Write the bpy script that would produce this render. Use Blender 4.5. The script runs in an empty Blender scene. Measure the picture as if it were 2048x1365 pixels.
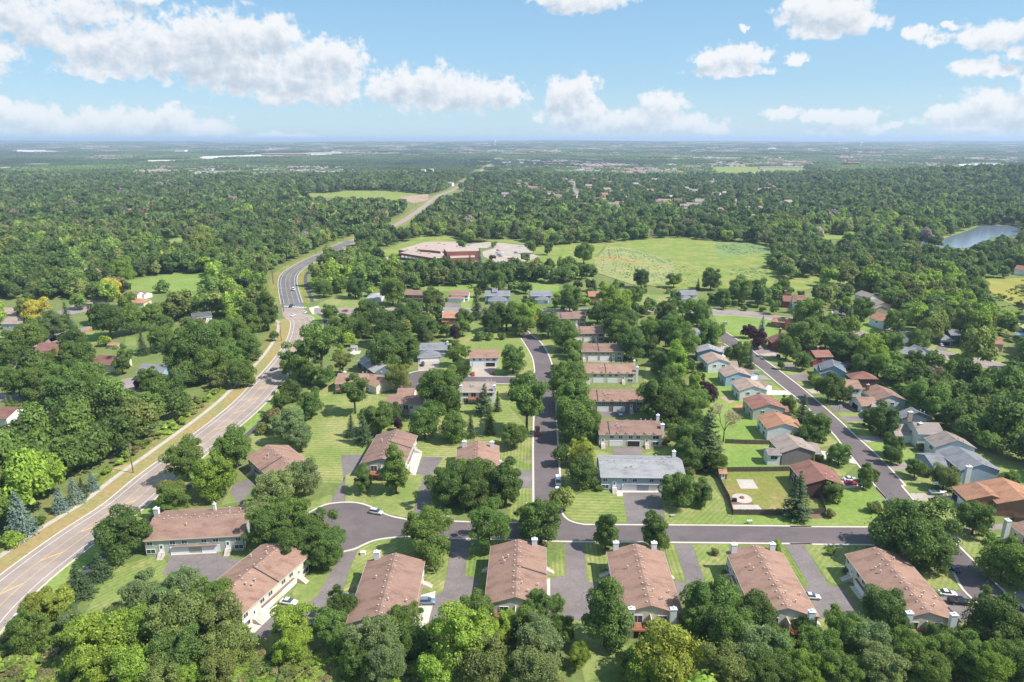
import bpy, math, random
import numpy as np
from mathutils import Vector, Matrix
R = math.radians
scene = bpy.context.scene
# ------------------------------------------------------------------ camera
F = 1365.0; CH = 118.0; PITCH = math.atan((682.5 - 279) / F)
cd = bpy.data.cameras.new('camera'); cam = bpy.data.objects.new('camera', cd)
scene.collection.objects.link(cam); scene.camera = cam
cam.location = (0, 0, CH); cam.rotation_euler = (math.pi / 2 - PITCH, 0, 0)
cd.sensor_width = 36; cd.lens = 36 * F / 2048; cd.clip_start = 1; cd.clip_end = 120000
# ------------------------------------------------------------------ exposure
scene.render.engine = 'CYCLES'
scene.view_settings.view_transform = 'Standard'; scene.view_settings.look = 'None'
scene.view_settings.exposure = 0.92; scene.view_settings.gamma = 1
cy = scene.cycles
cy.max_bounces = 4; cy.diffuse_bounces = 3; cy.glossy_bounces = 2; cy.transmission_bounces = 2
cy.transparent_max_bounces = 4; cy.volume_bounces = 0; cy.use_denoising = True
cy.caustics_reflective = False; cy.caustics_refractive = False
# ------------------------------------------------------------------ sun
SUN = Vector((9.0, -2.6, 11.4)).normalized()
sl = bpy.data.lights.new('sun', 'SUN'); sl.energy = 4.0; sl.angle = R(0.55); sl.color = (1.0, 0.955, 0.89)
so = bpy.data.objects.new('sun', sl); scene.collection.objects.link(so)
so.rotation_euler = SUN.to_track_quat('Z', 'Y').to_euler(); so.location = (200, -100, 400)
SUN_EL = math.asin(SUN.z); SUN_AZ = math.atan2(SUN.x, SUN.y)
# ------------------------------------------------------------------ picture <-> ground
VW = {'p':(0,0,1),'a':(0,270,2.904),'b':(650,270,2.904),'c':(1348,270,2.904),'d':(0,600,3.413),'e':(500,600,3.413),
 'f':(1000,600,3.413),'g':(1448,600,3.413),'h':(0,950,3.289),'i':(500,950,3.289),'j':(1000,950,3.289),'k':(1428,950,3.289),
 'l':(450,840,6.827),'m':(650,680,5.12),'n':(1150,600,4.552),'o':(1350,640,5.851),'q':(1600,680,5.689),'r':(1450,840,5.851),
 's':(1780,840,5.25),'t':(780,460,5.689),'u':(0,560,6.827),'v':(500,560,6.827),'w':(1360,560,6.827),'x':(1640,560,5.02),'y':(720,560,5.12)}
HAZE = 8e-5
CP, SP = math.cos(PITCH), math.sin(PITCH)
def px(v, x, y):
    ox, oy, s = VW[v]; return ox + x / s, oy + y / s
def hgt(x, y):
    z = 36 * math.exp(-((x - 1400) / 380) ** 2 - ((y - 1800) / 420) ** 2)
    if y > 3000:
        t = min(1.0, (y - 3000) / 11000.0); z += (62 + 14 * math.sin(x / 1900.0 + 1) + 9 * math.sin(x / 640.0 + y / 2300.0)) * t * t * (3 - 2 * t)
    return z
def G(v, x, y, h=0.0):
    X, Y = px(v, x, y); X = (X - 1024) / F; Y = -(Y - 682.5) / F
    dy = CP + Y * SP; dz = min(-SP + Y * CP, -0.002)
    t = (h - CH) / dz
    return Vector((X * t, dy * t, h))
def proj(x, y, z):
    z = z - CH; d = y * CP - z * SP; u = y * SP + z * CP
    return 1024 + F * x / d, 682.5 - F * u / d
def pxm(v, x, y, h=0.0):          # pixels per metre at this spot
    X, Y = px(v, x, y); return F * (SP + (Y - 682.5) / F * CP) / (CH - h)
# ------------------------------------------------------------------ world: sky with clouds
world = bpy.data.worlds.new('World'); scene.world = world; world.use_nodes = True
wn, wl = world.node_tree.nodes, world.node_tree.links
wn.clear()
def dirang(X, Y):
    X = (X - 1024) / F; Y = -(Y - 682.5) / F
    d = Vector((X, CP + Y * SP, -SP + Y * CP)).normalized()
    return math.degrees(math.atan2(d.x, d.y)), math.degrees(math.asin(d.z))
CLOUDS = [ # px, py, half width px, half height px  (cumulus lumps by bearing and elevation)
 (40,40,75,40),(170,18,90,32),(270,-12,70,16),(20,15,60,26),
 (110,85,50,22),(210,95,110,45),(320,100,110,55),(430,85,130,62),(520,75,80,50),(560,70,50,30),(400,120,170,42),(490,140,150,48),
 (640,120,90,45),(690,120,50,45),(600,160,120,38),(560,190,50,20),(660,190,80,28),(200,145,55,12),
 (790,175,75,42),(860,175,90,48),(940,185,85,40),(1010,190,45,34),(900,205,120,22),
 (0,205,30,22),(40,230,70,28),(120,250,110,26),(240,250,110,32),(330,245,90,30),(410,262,60,22),(560,274,90,8),
 (1130,195,58,42),(1165,185,40,35),(1150,232,90,28),(1210,250,120,26),(1320,212,52,34),(1290,240,80,30),(1370,250,85,24),(1430,262,30,14),
 (1120,-4,70,26),(1200,-6,90,22),(1165,18,45,12),
 (1620,20,70,32),(1680,25,70,34),(1720,38,55,24),(1650,60,70,18),(1725,60,20,14),(1575,42,16,9),
 (1435,118,55,24),(1500,113,50,22),(1460,140,85,12),(1592,115,24,11),(1486,58,11,8),
 (1835,68,26,14),(1870,80,26,10),(1897,56,14,9),(1980,68,55,28),(1930,75,26,12),(2040,105,24,12),(1960,132,42,16),(2010,138,40,13),
 (1570,230,40,16),(1640,235,52,16),(1710,238,50,20),(1690,262,80,9),(1775,255,26,8),
 (1975,212,62,34),(1900,222,36,16),(2035,225,60,30),(1960,245,110,14),(1940,262,60,12),(2020,265,60,12),
 (2110,60,80,40),(2180,180,110,50),(-80,110,90,40),(-150,230,120,36),(880,-60,130,40),(1420,-70,100,40),(500,-90,170,50),(-120,-60,150,50),(1900,-80,160,40)]
def cloud_group():
    g = bpy.data.node_groups.new('cloud_field', 'ShaderNodeTree')
    g.interface.new_socket('P', in_out='INPUT', socket_type='NodeSocketVector')
    g.interface.new_socket('D', in_out='OUTPUT', socket_type='NodeSocketFloat')
    n, l = g.nodes, g.links
    gi = n.new('NodeGroupInput'); go = n.new('NodeGroupOutput')
    # billowing warp of the coordinate
    wz = n.new('ShaderNodeTexNoise'); wz.inputs['Scale'].default_value = 0.55; wz.inputs['Detail'].default_value = 7; wz.inputs['Roughness'].default_value = .62
    l.new(gi.outputs[0], wz.inputs['Vector'])
    sb = n.new('ShaderNodeVectorMath'); sb.operation = 'MULTIPLY_ADD'; sb.inputs[1].default_value = (3.0, 1.7, 0)
    sb.inputs[2].default_value = (-1.5, -.85, 0); l.new(wz.outputs['Color'], sb.inputs[0])
    ad = n.new('ShaderNodeVectorMath'); ad.operation = 'ADD'; l.new(gi.outputs[0], ad.inputs[0]); l.new(sb.outputs[0], ad.inputs[1])
    fz = n.new('ShaderNodeTexNoise'); fz.inputs['Scale'].default_value = 1.0; fz.inputs['Detail'].default_value = 9; fz.inputs['Roughness'].default_value = .6
    l.new(gi.outputs[0], fz.inputs['Vector'])
    prev = None
    for (a, b, hw, hh) in CLOUDS:
        az, el = dirang(a, b); k = 57.3 / F * .95
        wa, we = hw * k * 1.25, hh * k * 1.25
        m = n.new('ShaderNodeVectorMath'); m.operation = 'MULTIPLY_ADD'
        m.inputs[1].default_value = (1 / wa, 1 / we, 0); m.inputs[2].default_value = (-az / wa, -el / we, 0)
        l.new(ad.outputs[0], m.inputs[0])
        q = n.new('ShaderNodeVectorMath'); q.operation = 'LENGTH'; l.new(m.outputs[0], q.inputs[0])
        if prev is None: prev = q.outputs['Value']
        else:
            mn = n.new('ShaderNodeMath'); mn.operation = 'SMOOTH_MIN'; mn.inputs[2].default_value = .25
            l.new(prev, mn.inputs[0]); l.new(q.outputs['Value'], mn.inputs[1]); prev = mn.outputs[0]
    s = n.new('ShaderNodeMath'); s.operation = 'SUBTRACT'; s.inputs[0].default_value = .86; l.new(prev, s.inputs[1])
    a2 = n.new('ShaderNodeMath'); a2.operation = 'MULTIPLY_ADD'; a2.inputs[1].default_value = 1.65; l.new(fz.outputs['Fac'], a2.inputs[0])
    s2 = n.new('ShaderNodeMath'); s2.operation = 'SUBTRACT'; s2.inputs[1].default_value = .83; l.new(s.outputs[0], s2.inputs[0])
    l.new(s2.outputs[0], a2.inputs[2]); l.new(a2.outputs[0], go.inputs[0])
    return g
cg = cloud_group()
tc = wn.new('ShaderNodeTexCoord'); sx = wn.new('ShaderNodeSeparateXYZ'); wl.new(tc.outputs['Generated'], sx.inputs[0])
def wm(op, a, b=None, c=None, clamp=False):
    m = wn.new('ShaderNodeMath'); m.operation = op; m.use_clamp = clamp
    for i, v in enumerate((a, b, c)):
        if v is None: continue
        if isinstance(v, (int, float)): m.inputs[i].default_value = v
        else: wl.new(v, m.inputs[i])
    return m.outputs[0]
azn = wm('MULTIPLY', wm('ARCTAN2', sx.outputs[0], sx.outputs[1]), 57.2958)
eln = wm('MULTIPLY', wm('ARCSINE', sx.outputs[2]), 57.2958)
def cloud_at(dx, dy):
    c = wn.new('ShaderNodeCombineXYZ'); wl.new(wm('ADD', azn, dx), c.inputs[0]); wl.new(wm('ADD', eln, dy), c.inputs[1])
    g = wn.new('ShaderNodeGroup'); g.node_tree = cg; wl.new(c.outputs[0], g.inputs[0]); return g.outputs[0]
f0 = cloud_at(0, 0); f1 = cloud_at(.35, .85)
def wsm(v, lo, hi):
    m = wn.new('ShaderNodeMapRange'); m.interpolation_type = 'SMOOTHSTEP'; m.inputs[1].default_value = lo; m.inputs[2].default_value = hi
    wl.new(v, m.inputs[0]); return m.outputs[0]
alpha = wsm(f0, 0.0, 0.42)
dens = wsm(f1, 0.05, 1.0)
sky = wn.new('ShaderNodeTexSky'); sky.sky_type = 'NISHITA'; sky.sun_disc = False; sky.sun_elevation = SUN_EL; sky.sun_rotation = SUN_AZ
sky.altitude = 200; sky.air_density = 1.0; sky.dust_density = 1.0; sky.ozone_density = 1.6
mulS = wn.new('ShaderNodeVectorMath'); mulS.operation = 'MULTIPLY'; wl.new(sky.outputs[0], mulS.inputs[0]); mulS.inputs[1].default_value = (.8, 1.0, 1.15)
skr = wn.new('ShaderNodeValToRGB'); er = skr.color_ramp.elements; er[0].position = 0; er[0].color = (2.75, 3.5, 3.9, 1); er[1].position = 1; er[1].color = (1.7, 2.5, 3.5, 1)
e2 = er.new(.12); e2.color = (1.75, 2.75, 3.6, 1); e3 = er.new(.4); e3.color = (1.05, 2.1, 3.2, 1)
wl.new(wm('DIVIDE', eln, 35.0, clamp=True), skr.inputs[0])
mixS = wn.new('ShaderNodeMix'); mixS.data_type = 'RGBA'; mixS.inputs['Factor'].default_value = .82; wl.new(mulS.outputs[0], mixS.inputs['A']); wl.new(skr.outputs[0], mixS.inputs['B'])
cc = wn.new('ShaderNodeMix'); cc.data_type = 'RGBA'; cc.inputs['A'].default_value = (4.3, 4.35, 4.45, 1); cc.inputs['B'].default_value = (2.6, 2.98, 3.45, 1)
wl.new(dens, cc.inputs['Factor'])
mx = wn.new('ShaderNodeMix'); mx.data_type = 'RGBA'
lowfade = wm('MULTIPLY', wsm(eln, -0.5, 3.5), .35); lf2 = wm('MULTIPLY', alpha, wm('ADD', lowfade, .60), clamp=True)
wl.new(lf2, mx.inputs['Factor']); wl.new(mixS.outputs['Result'], mx.inputs['A']); wl.new(cc.outputs['Result'], mx.inputs['B'])
bg = wn.new('ShaderNodeBackground'); bg.inputs['Strength'].default_value = 0.117; wl.new(mx.outputs['Result'], bg.inputs['Color'])
wo = wn.new('ShaderNodeOutputWorld'); wl.new(bg.outputs[0], wo.inputs[0])
world.cycles.sampling_method = 'MANUAL'; world.cycles.sample_map_resolution = 512
# ------------------------------------------------------------------ materials
MATS = {}
def nt(m): return m.node_tree.nodes, m.node_tree.links
def new_mat(name, rough=.85, spec=.3):
    m = bpy.data.materials.new(name); m.use_nodes = True; b = m.node_tree.nodes['Principled BSDF']
    b.inputs['Roughness'].default_value = rough; b.inputs['Specular IOR Level'].default_value = spec
    MATS[name] = m; return m, b
def noise(m, scale, detail=4, rough=.6, coord='Object', stretch=None):
    n, l = nt(m); t = n.new('ShaderNodeTexCoord'); z = n.new('ShaderNodeTexNoise')
    z.inputs['Scale'].default_value = scale; z.inputs['Detail'].default_value = detail; z.inputs['Roughness'].default_value = rough
    src = t.outputs[coord]
    if coord == 'World':
        pass
    if stretch:
        mp = n.new('ShaderNodeMapping'); mp.inputs['Scale'].default_value = stretch; l.new(src, mp.inputs[0]); src = mp.outputs[0]
    l.new(src, z.inputs['Vector']); return z.outputs['Fac']
def ramp(m, fac, stops, interp='LINEAR'):
    n, l = nt(m); r = n.new('ShaderNodeValToRGB'); r.color_ramp.interpolation = interp
    e = r.color_ramp.elements
    while len(e) < len(stops): e.new(.5)
    for i, (p, c) in enumerate(stops): e[i].position = p; e[i].color = (*c, 1) if len(c) == 3 else c
    l.new(fac, r.inputs[0]); return r.outputs['Color']
def mixc(m, fac, a, b, mode='MIX'):
    n, l = nt(m); x = n.new('ShaderNodeMix'); x.data_type = 'RGBA'; x.blend_type = mode
    for s, v in (('Factor', fac), ('A', a), ('B', b)):
        if isinstance(v, (int, float)): x.inputs[s].default_value = v
        elif isinstance(v, tuple): x.inputs[s].default_value = (*v, 1)
        else: l.new(v, x.inputs[s])
    return x.outputs['Result']
def setc(m, c): nt(m)[1].new(c, m.node_tree.nodes['Principled BSDF'].inputs['Base Color'])
def bump(m, h, strength=.4, dist=.05):
    n, l = nt(m); b = n.new('ShaderNodeBump'); b.inputs['Strength'].default_value = strength; b.inputs['Distance'].default_value = dist
    l.new(h, b.inputs['Height']); l.new(b.outputs[0], m.node_tree.nodes['Principled BSDF'].inputs['Normal'])
def varied(name, col, amt=.18, scale=1.2, rough=.85, spec=.3, big=.05):
    m, b = new_mat(name, rough, spec)
    f = noise(m, scale, 5, .7); g = noise(m, big, 3)
    lo = tuple(c * (1 - amt) for c in col); hi = tuple(min(1, c * (1 + amt)) for c in col)
    c1 = ramp(m, f, [(.3, lo), (.7, hi)])
    c2 = ramp(m, g, [(.35, (1 - amt * .6,) * 3), (.65, (1 + amt * .4,) * 3)])
    setc(m, mixc(m, 1.0, c1, c2, 'MULTIPLY')); return m
def plain(name, col, rough=.6, spec=.3, metal=0):
    m, b = new_mat(name, rough, spec); b.inputs['Base Color'].default_value = (*col, 1); b.inputs['Metallic'].default_value = metal; return m
def shingle(name, col, amt=.22):
    m, b = new_mat(name, .92, .15)
    f = noise(m, 3.5, 4, .75); s = noise(m, .5, 4, .65, stretch=(.35, .9, 1)); w = noise(m, .12, 2)
    n, l = nt(m); t = n.new('ShaderNodeTexCoord'); bt = n.new('ShaderNodeTexBrick'); l.new(t.outputs['Object'], bt.inputs['Vector'])
    bt.inputs['Scale'].default_value = 1.0; bt.inputs['Brick Width'].default_value = 1.3; bt.inputs['Row Height'].default_value = .42
    bt.inputs['Mortar Size'].default_value = .04
    bt.inputs['Color1'].default_value = (1, 1, 1, 1); bt.inputs['Color2'].default_value = (.86, .86, .86, 1); bt.inputs['Mortar'].default_value = (.72, .72, .72, 1)
    c1 = ramp(m, f, [(.3, tuple(c * (1 - amt) for c in col)), (.7, tuple(c * (1 + amt) for c in col))])
    c2 = ramp(m, s, [(.3, (.68, .66, .66)), (.48, (.98,) * 3), (.72, (1.16, 1.15, 1.12))])
    oi = n.new('ShaderNodeObjectInfo'); c1 = mixc(m, 1.0, c1, ramp(m, oi.outputs['Random'], [(0, (.84, .86, .88)), (.5, (1, .99, .97)), (1, (1.12, 1.1, 1.06))]), 'MULTIPLY')
    c3 = mixc(m, 1.0, c1, c2, 'MULTIPLY'); setc(m, mixc(m, .6, c3, bt.outputs['Color'], 'MULTIPLY')); bump(m, bt.outputs['Fac'], .25, .04)
    return m
def siding(name, col):
    m, b = new_mat(name, .75, .3)
    n, l = nt(m); t = n.new('ShaderNodeTexCoord'); s = n.new('ShaderNodeSeparateXYZ'); l.new(t.outputs['Object'], s.inputs[0])
    q = n.new('ShaderNodeMath'); q.operation = 'MULTIPLY'; q.inputs[1].default_value = 4.5; l.new(s.outputs[2], q.inputs[0])
    fr = n.new('ShaderNodeMath'); fr.operation = 'FRACT'; l.new(q.outputs[0], fr.inputs[0])
    c1 = ramp(m, fr.outputs[0], [(0, tuple(c * .72 for c in col)), (.14, col), (1, col)])
    z = noise(m, .7, 4); c2 = ramp(m, z, [(.3, (.9,) * 3), (.7, (1.06,) * 3)])
    setc(m, mixc(m, 1.0, c1, c2, 'MULTIPLY')); return m
ROOFC = {'brown': (.285, .178, .138), 'tan': (.34, .255, .21), 'grey': (.2, .205, .225), 'orange': (.38, .2, .125), 'red': (.25, .125, .10), 'lightgrey': (.33, .32, .32), 'taupe': (.31, .25, .22), 'dark': (.1, .1, .11)}
for k_, c_ in ROOFC.items(): shingle('roof_' + k_, c_)
WALLC = {'cream': (.62, .57, .46), 'white': (.74, .74, .72), 'grey': (.38, .40, .42), 'greyblue': (.33, .40, .48), 'blue': (.18, .33, .45), 'skyblue': (.34, .47, .56), 'taupe': (.2, .175, .165), 'darkbrown': (.09, .05, .045), 'red': (.22, .05, .045), 'tan': (.42, .35, .26), 'brick': (.3, .15, .1), 'sage': (.42, .45, .38), 'slate': (.12, .15, .18)}
for k_, c_ in WALLC.items(): siding('wall_' + k_, c_)
plain('trim_white', (.78, .78, .76), .5); plain('trim_beige', (.6, .53, .42), .6); plain('garage_white', (.8, .8, .79), .5)
plain('dark_opening', (.03, .03, .035), .8); m_, b_ = new_mat('window_glass', .12, .6); b_.inputs['Base Color'].default_value = (.05, .065, .08, 1)
varied('chimney_stucco', (.66, .66, .66), .08, 2); plain('vent_metal', (.5, .43, .38), .6, .3)
varied('deck_wood', (.27, .11, .06), .25, 2.5); varied('fence_wood', (.12, .09, .075), .3, 3); varied('bark', (.12, .09, .065), .3, 4); varied('pole_wood', (.13, .09, .07), .25, 3)
varied('stone', (.42, .38, .33), .3, 3); varied('path_concrete', (.43, .39, .33), .12, .8, big=.2); varied('concrete', (.52, .47, .41), .1, .8, big=.2); varied('kerb_concrete', (.56, .49, .42), .12, 1.2)
varied('brickwork', (.27, .095, .07), .2, 1.5); varied('school_roof', (.39, .30, .25), .14, .3, big=.03); varied('mulch', (.17, .105, .08), .25, 2)
plain('metal_grey', (.35, .36, .38), .4, .5, .3); plain('rubber', (.02, .02, .02), .8); plain('wire_black', (.04, .04, .045), .6); plain('sign_green', (.02, .2, .08), .5)
def asphalt(name, col, amt=.14, crack=.0):
    m, b = new_mat(name, .9, .2)
    f = noise(m, 1.6, 6, .8); g = noise(m, .07, 5, .65); h_ = noise(m, .35, 3, .6, stretch=(.25, 1, 1))
    c1 = ramp(m, f, [(.3, tuple(c * (1 - amt) for c in col)), (.7, tuple(c * (1 + amt) for c in col))])
    c2 = ramp(m, g, [(.3, (.84,) * 3), (.55, (1,) * 3), (.72, (1.22, 1.19, 1.15))])
    c3 = ramp(m, h_, [(.3, (.93,) * 3), (.7, (1.07,) * 3)])
    n, l = nt(m); t = n.new('ShaderNodeTexCoord'); wz = n.new('ShaderNodeTexNoise'); wz.inputs['Scale'].default_value = .25; wz.inputs['Detail'].default_value = 4; l.new(t.outputs['Object'], wz.inputs['Vector'])
    ma = n.new('ShaderNodeVectorMath'); ma.operation = 'MULTIPLY_ADD'; ma.inputs[1].default_value = (5, 5, 0); l.new(wz.outputs['Color'], ma.inputs[0]); l.new(t.outputs['Object'], ma.inputs[2])
    vo = n.new('ShaderNodeTexVoronoi'); vo.feature = 'DISTANCE_TO_EDGE'; vo.inputs['Scale'].default_value = .11; l.new(ma.outputs[0], vo.inputs['Vector'])
    cr = ramp(m, vo.outputs['Distance'], [(0, (.62,) * 3), (.012, (.7,) * 3), (.022, (1,) * 3)])
    pt = ramp(m, noise(m, .11, 1, .4), [(.62, (1,) * 3), (.635, (.92,) * 3)])
    c4 = mixc(m, crack, mixc(m, 1.0, mixc(m, 1.0, c1, c2, 'MULTIPLY'), c3, 'MULTIPLY'), cr, 'MULTIPLY')
    setc(m, mixc(m, 1.0, c4, pt, 'MULTIPLY')); return m
asphalt('street_asphalt', (.138, .113, .112), .12); asphalt('main_asphalt', (.31, .25, .215), .1, .15); asphalt('main_asphalt_new', (.15, .145, .145), .1)
asphalt('drive_asphalt', (.19, .162, .155), .22, .35); asphalt('path_asphalt', (.085, .08, .085)); asphalt('old_asphalt', (.28, .23, .215), .16, .3); asphalt('lot_asphalt', (.39, .325, .275), .1)
plain('paint_white', (.72, .7, .66), .7); plain('paint_yellow', (.72, .45, .12), .7)
def grass(name, a, b_, dry, dry_lo=.6, stripes=None, fine=.6, drymix=.9):
    m, bs = new_mat(name, .95, .1)
    n, l = nt(m); geo = n.new('ShaderNodeNewGeometry')
    def nz(scale, det=5, r=.65):
        z = n.new('ShaderNodeTexNoise'); z.inputs['Scale'].default_value = scale; z.inputs['Detail'].default_value = det; z.inputs['Roughness'].default_value = r
        l.new(geo.outputs['Position'], z.inputs['Vector']); return z.outputs['Fac']
    c1 = ramp(m, nz(fine, 6, .75), [(.3, tuple(c * .72 for c in a)), (.5, a), (.7, tuple(c * 1.25 for c in a))])
    c1 = mixc(m, ramp(m, nz(.05, 4), [(.42, (0,) * 3), (.62, (1,) * 3)]), c1, mixc(m, 1.0, c1, tuple(y / max(x, .001) for x, y in zip(a, b_)), 'MULTIPLY'))
    dm = ramp(m, nz(.085, 6, .72), [(dry_lo, (0,) * 3), (dry_lo + .1, (drymix,) * 3)])
    c2 = mixc(m, dm, c1, dry)
    if stripes:
        ang, wid, amt = stripes
        mp = n.new('ShaderNodeMapping'); mp.inputs['Rotation'].default_value = (0, 0, ang); l.new(geo.outputs['Position'], mp.inputs[0])
        wv = n.new('ShaderNodeTexWave'); wv.wave_profile = 'SIN'; wv.inputs['Scale'].default_value = 3.1416 / (10 * wid) ; wv.inputs['Distortion'].default_value = .6; wv.inputs['Detail Scale'].default_value = .3
        l.new(mp.outputs[0], wv.inputs['Vector'])
        st = ramp(m, wv.outputs['Fac'], [(.3, (1 - amt,) * 3), (.7, (1 + amt, 1 + amt * .9, 1 + amt * .5))])
        c2 = mixc(m, 1.0, c2, st, 'MULTIPLY')
    setc(m, c2); return m
LAWN = (.175, .225, .062); LAWN2 = (.26, .265, .10); DRY = (.37, .29, .14)
grass('ground_grass', (.13, .175, .05), (.18, .19, .07), (.24, .19, .085), .62)
grass('lawn', LAWN, LAWN2, DRY, .6)
grass('lawn_bright', (.165, .245, .052), (.22, .27, .075), DRY, .72)
grass('lawn_stripes_across', LAWN, LAWN2, DRY, .6, (R(94), 1.9, .13))
grass('lawn_stripes_along', (.15, .2, .05), LAWN2, (.33, .27, .13), .6, (R(2), 1.3, .12))
grass('lawn_stripes_slant', LAWN, LAWN2, DRY, .57, (R(40), 1.5, .08))
grass('boulevard_dry', (.31, .235, .105), (.25, .235, .095), (.34, .215, .105), .54, (R(35), .8, .08))
grass('verge', (.17, .2, .045), (.24, .2, .07), DRY, .55)
grass('meadow', (.17, .23, .05), (.25, .255, .075), (.33, .26, .1), .6, fine=.15)
grass('meadow_gold', (.32, .27, .07), (.2, .23, .05), (.36, .27, .09), .6, fine=.1)
grass('garden_plots', (.22, .255, .09), (.29, .28, .12), (.38, .30, .17), .56, (R(80), 5, .22), fine=.3)
grass('garden_leafy', (.14, .22, .08), (.2, .26, .09), (.3, .25, .13), .6, (R(95), 2.2, .22), fine=.3)
grass('wild_grass', (.16, .2, .05), (.22, .22, .06), (.34, .25, .11), .54, fine=.4)
grass('flower_rows', (.36, .25, .10), (.25, .27, .09), (.5, .19, .08), .56, (R(80), 4, .2), fine=.5)
varied('crop_green', (.15, .205, .065), .35, .3); varied('crop_pale', (.24, .285, .12), .3, .3); varied('crop_teal', (.17, .245, .12), .3, .3); varied('crop_flower', (.38, .18, .09), .35, .4)
varied('bare_soil', (.36, .25, .17), .2, .1, big=.01); varied('far_pavement', (.55, .5, .46), .15, .02, big=.003)
m_, b_ = new_mat('lake_water', .09, .5); b_.inputs['Base Color'].default_value = (.17, .22, .28, 1)
bump(m_, noise(m_, .25, 5, .7), .35, .5)
varied('algae', (.30, .30, .13), .2, .3)
for k_, c_ in {'silver': (.5, .51, .52), 'white': (.78, .78, .78), 'red': (.45, .012, .025), 'black': (.015, .015, .018), 'blue': (.05, .1, .2), 'lightblue': (.25, .38, .46), 'steel': (.13, .2, .27), 'navy': (.02, .035, .08)}.items(): plain('car_' + k_, c_, .28, .5)
plain('lamp_glass', (.75, .72, .65), .2, .5); plain('tail_red', (.4, .02, .02), .3, .5); plain('patio_orange', (.5, .2, .12), .8); plain('flowers_orange', (.5, .13, .03), .9)
plain('teal', (.1, .3, .32), .6); plain('table_light', (.6, .6, .58), .6)
# foliage: colour from the object (single trees) or from the instancer (wood)
def foliage(name, inst):
    m = bpy.data.materials.new(name); m.use_nodes = True; n, l = nt(m); n.clear(); MATS[name] = m
    o = n.new('ShaderNodeOutputMaterial'); d = n.new('ShaderNodeBsdfPrincipled'); d.inputs['Roughness'].default_value = .62; d.inputs['Specular IOR Level'].default_value = .28
    tr = n.new('ShaderNodeBsdfTranslucent'); ms = n.new('ShaderNodeMixShader'); ms.inputs[0].default_value = .40
    if inst:
        at = n.new('ShaderNodeAttribute'); at.attribute_type = 'INSTANCER'; at.attribute_name = 'tint'; base = at.outputs['Color']
    else:
        oi = n.new('ShaderNodeObjectInfo'); base = oi.outputs['Color']
    geo = n.new('ShaderNodeNewGeometry')
    z = n.new('ShaderNodeTexNoise'); z.inputs['Scale'].default_value = .45 if not inst else .12; z.inputs['Detail'].default_value = 3; l.new(geo.outputs['Position'], z.inputs['Vector'])
    c1 = ramp(m, z.outputs['Fac'], [(.35, (.82, .85, .8)), (.65, (1.2, 1.18, 1.05))])
    c2 = ramp(m, geo.outputs['Random Per Island'], [(0, (.72, .76, .7)), (.75, (1.1, 1.1, 1.0)), (1, (1.55, 1.45, 1.2))])
    c = mixc(m, 1.0, mixc(m, 1.0, base, c1, 'MULTIPLY'), c2, 'MULTIPLY')
    l.new(c, d.inputs['Base Color']); l.new(mixc(m, 1.0, c, (1.3, 1.4, .8), 'MULTIPLY'), tr.inputs['Color'])
    l.new(d.outputs[0], ms.inputs[1]); l.new(tr.outputs[0], ms.inputs[2]); l.new(ms.outputs[0], o.inputs[0]); return m
foliage('foliage', False); foliage('foliage_wood', True)
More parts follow.
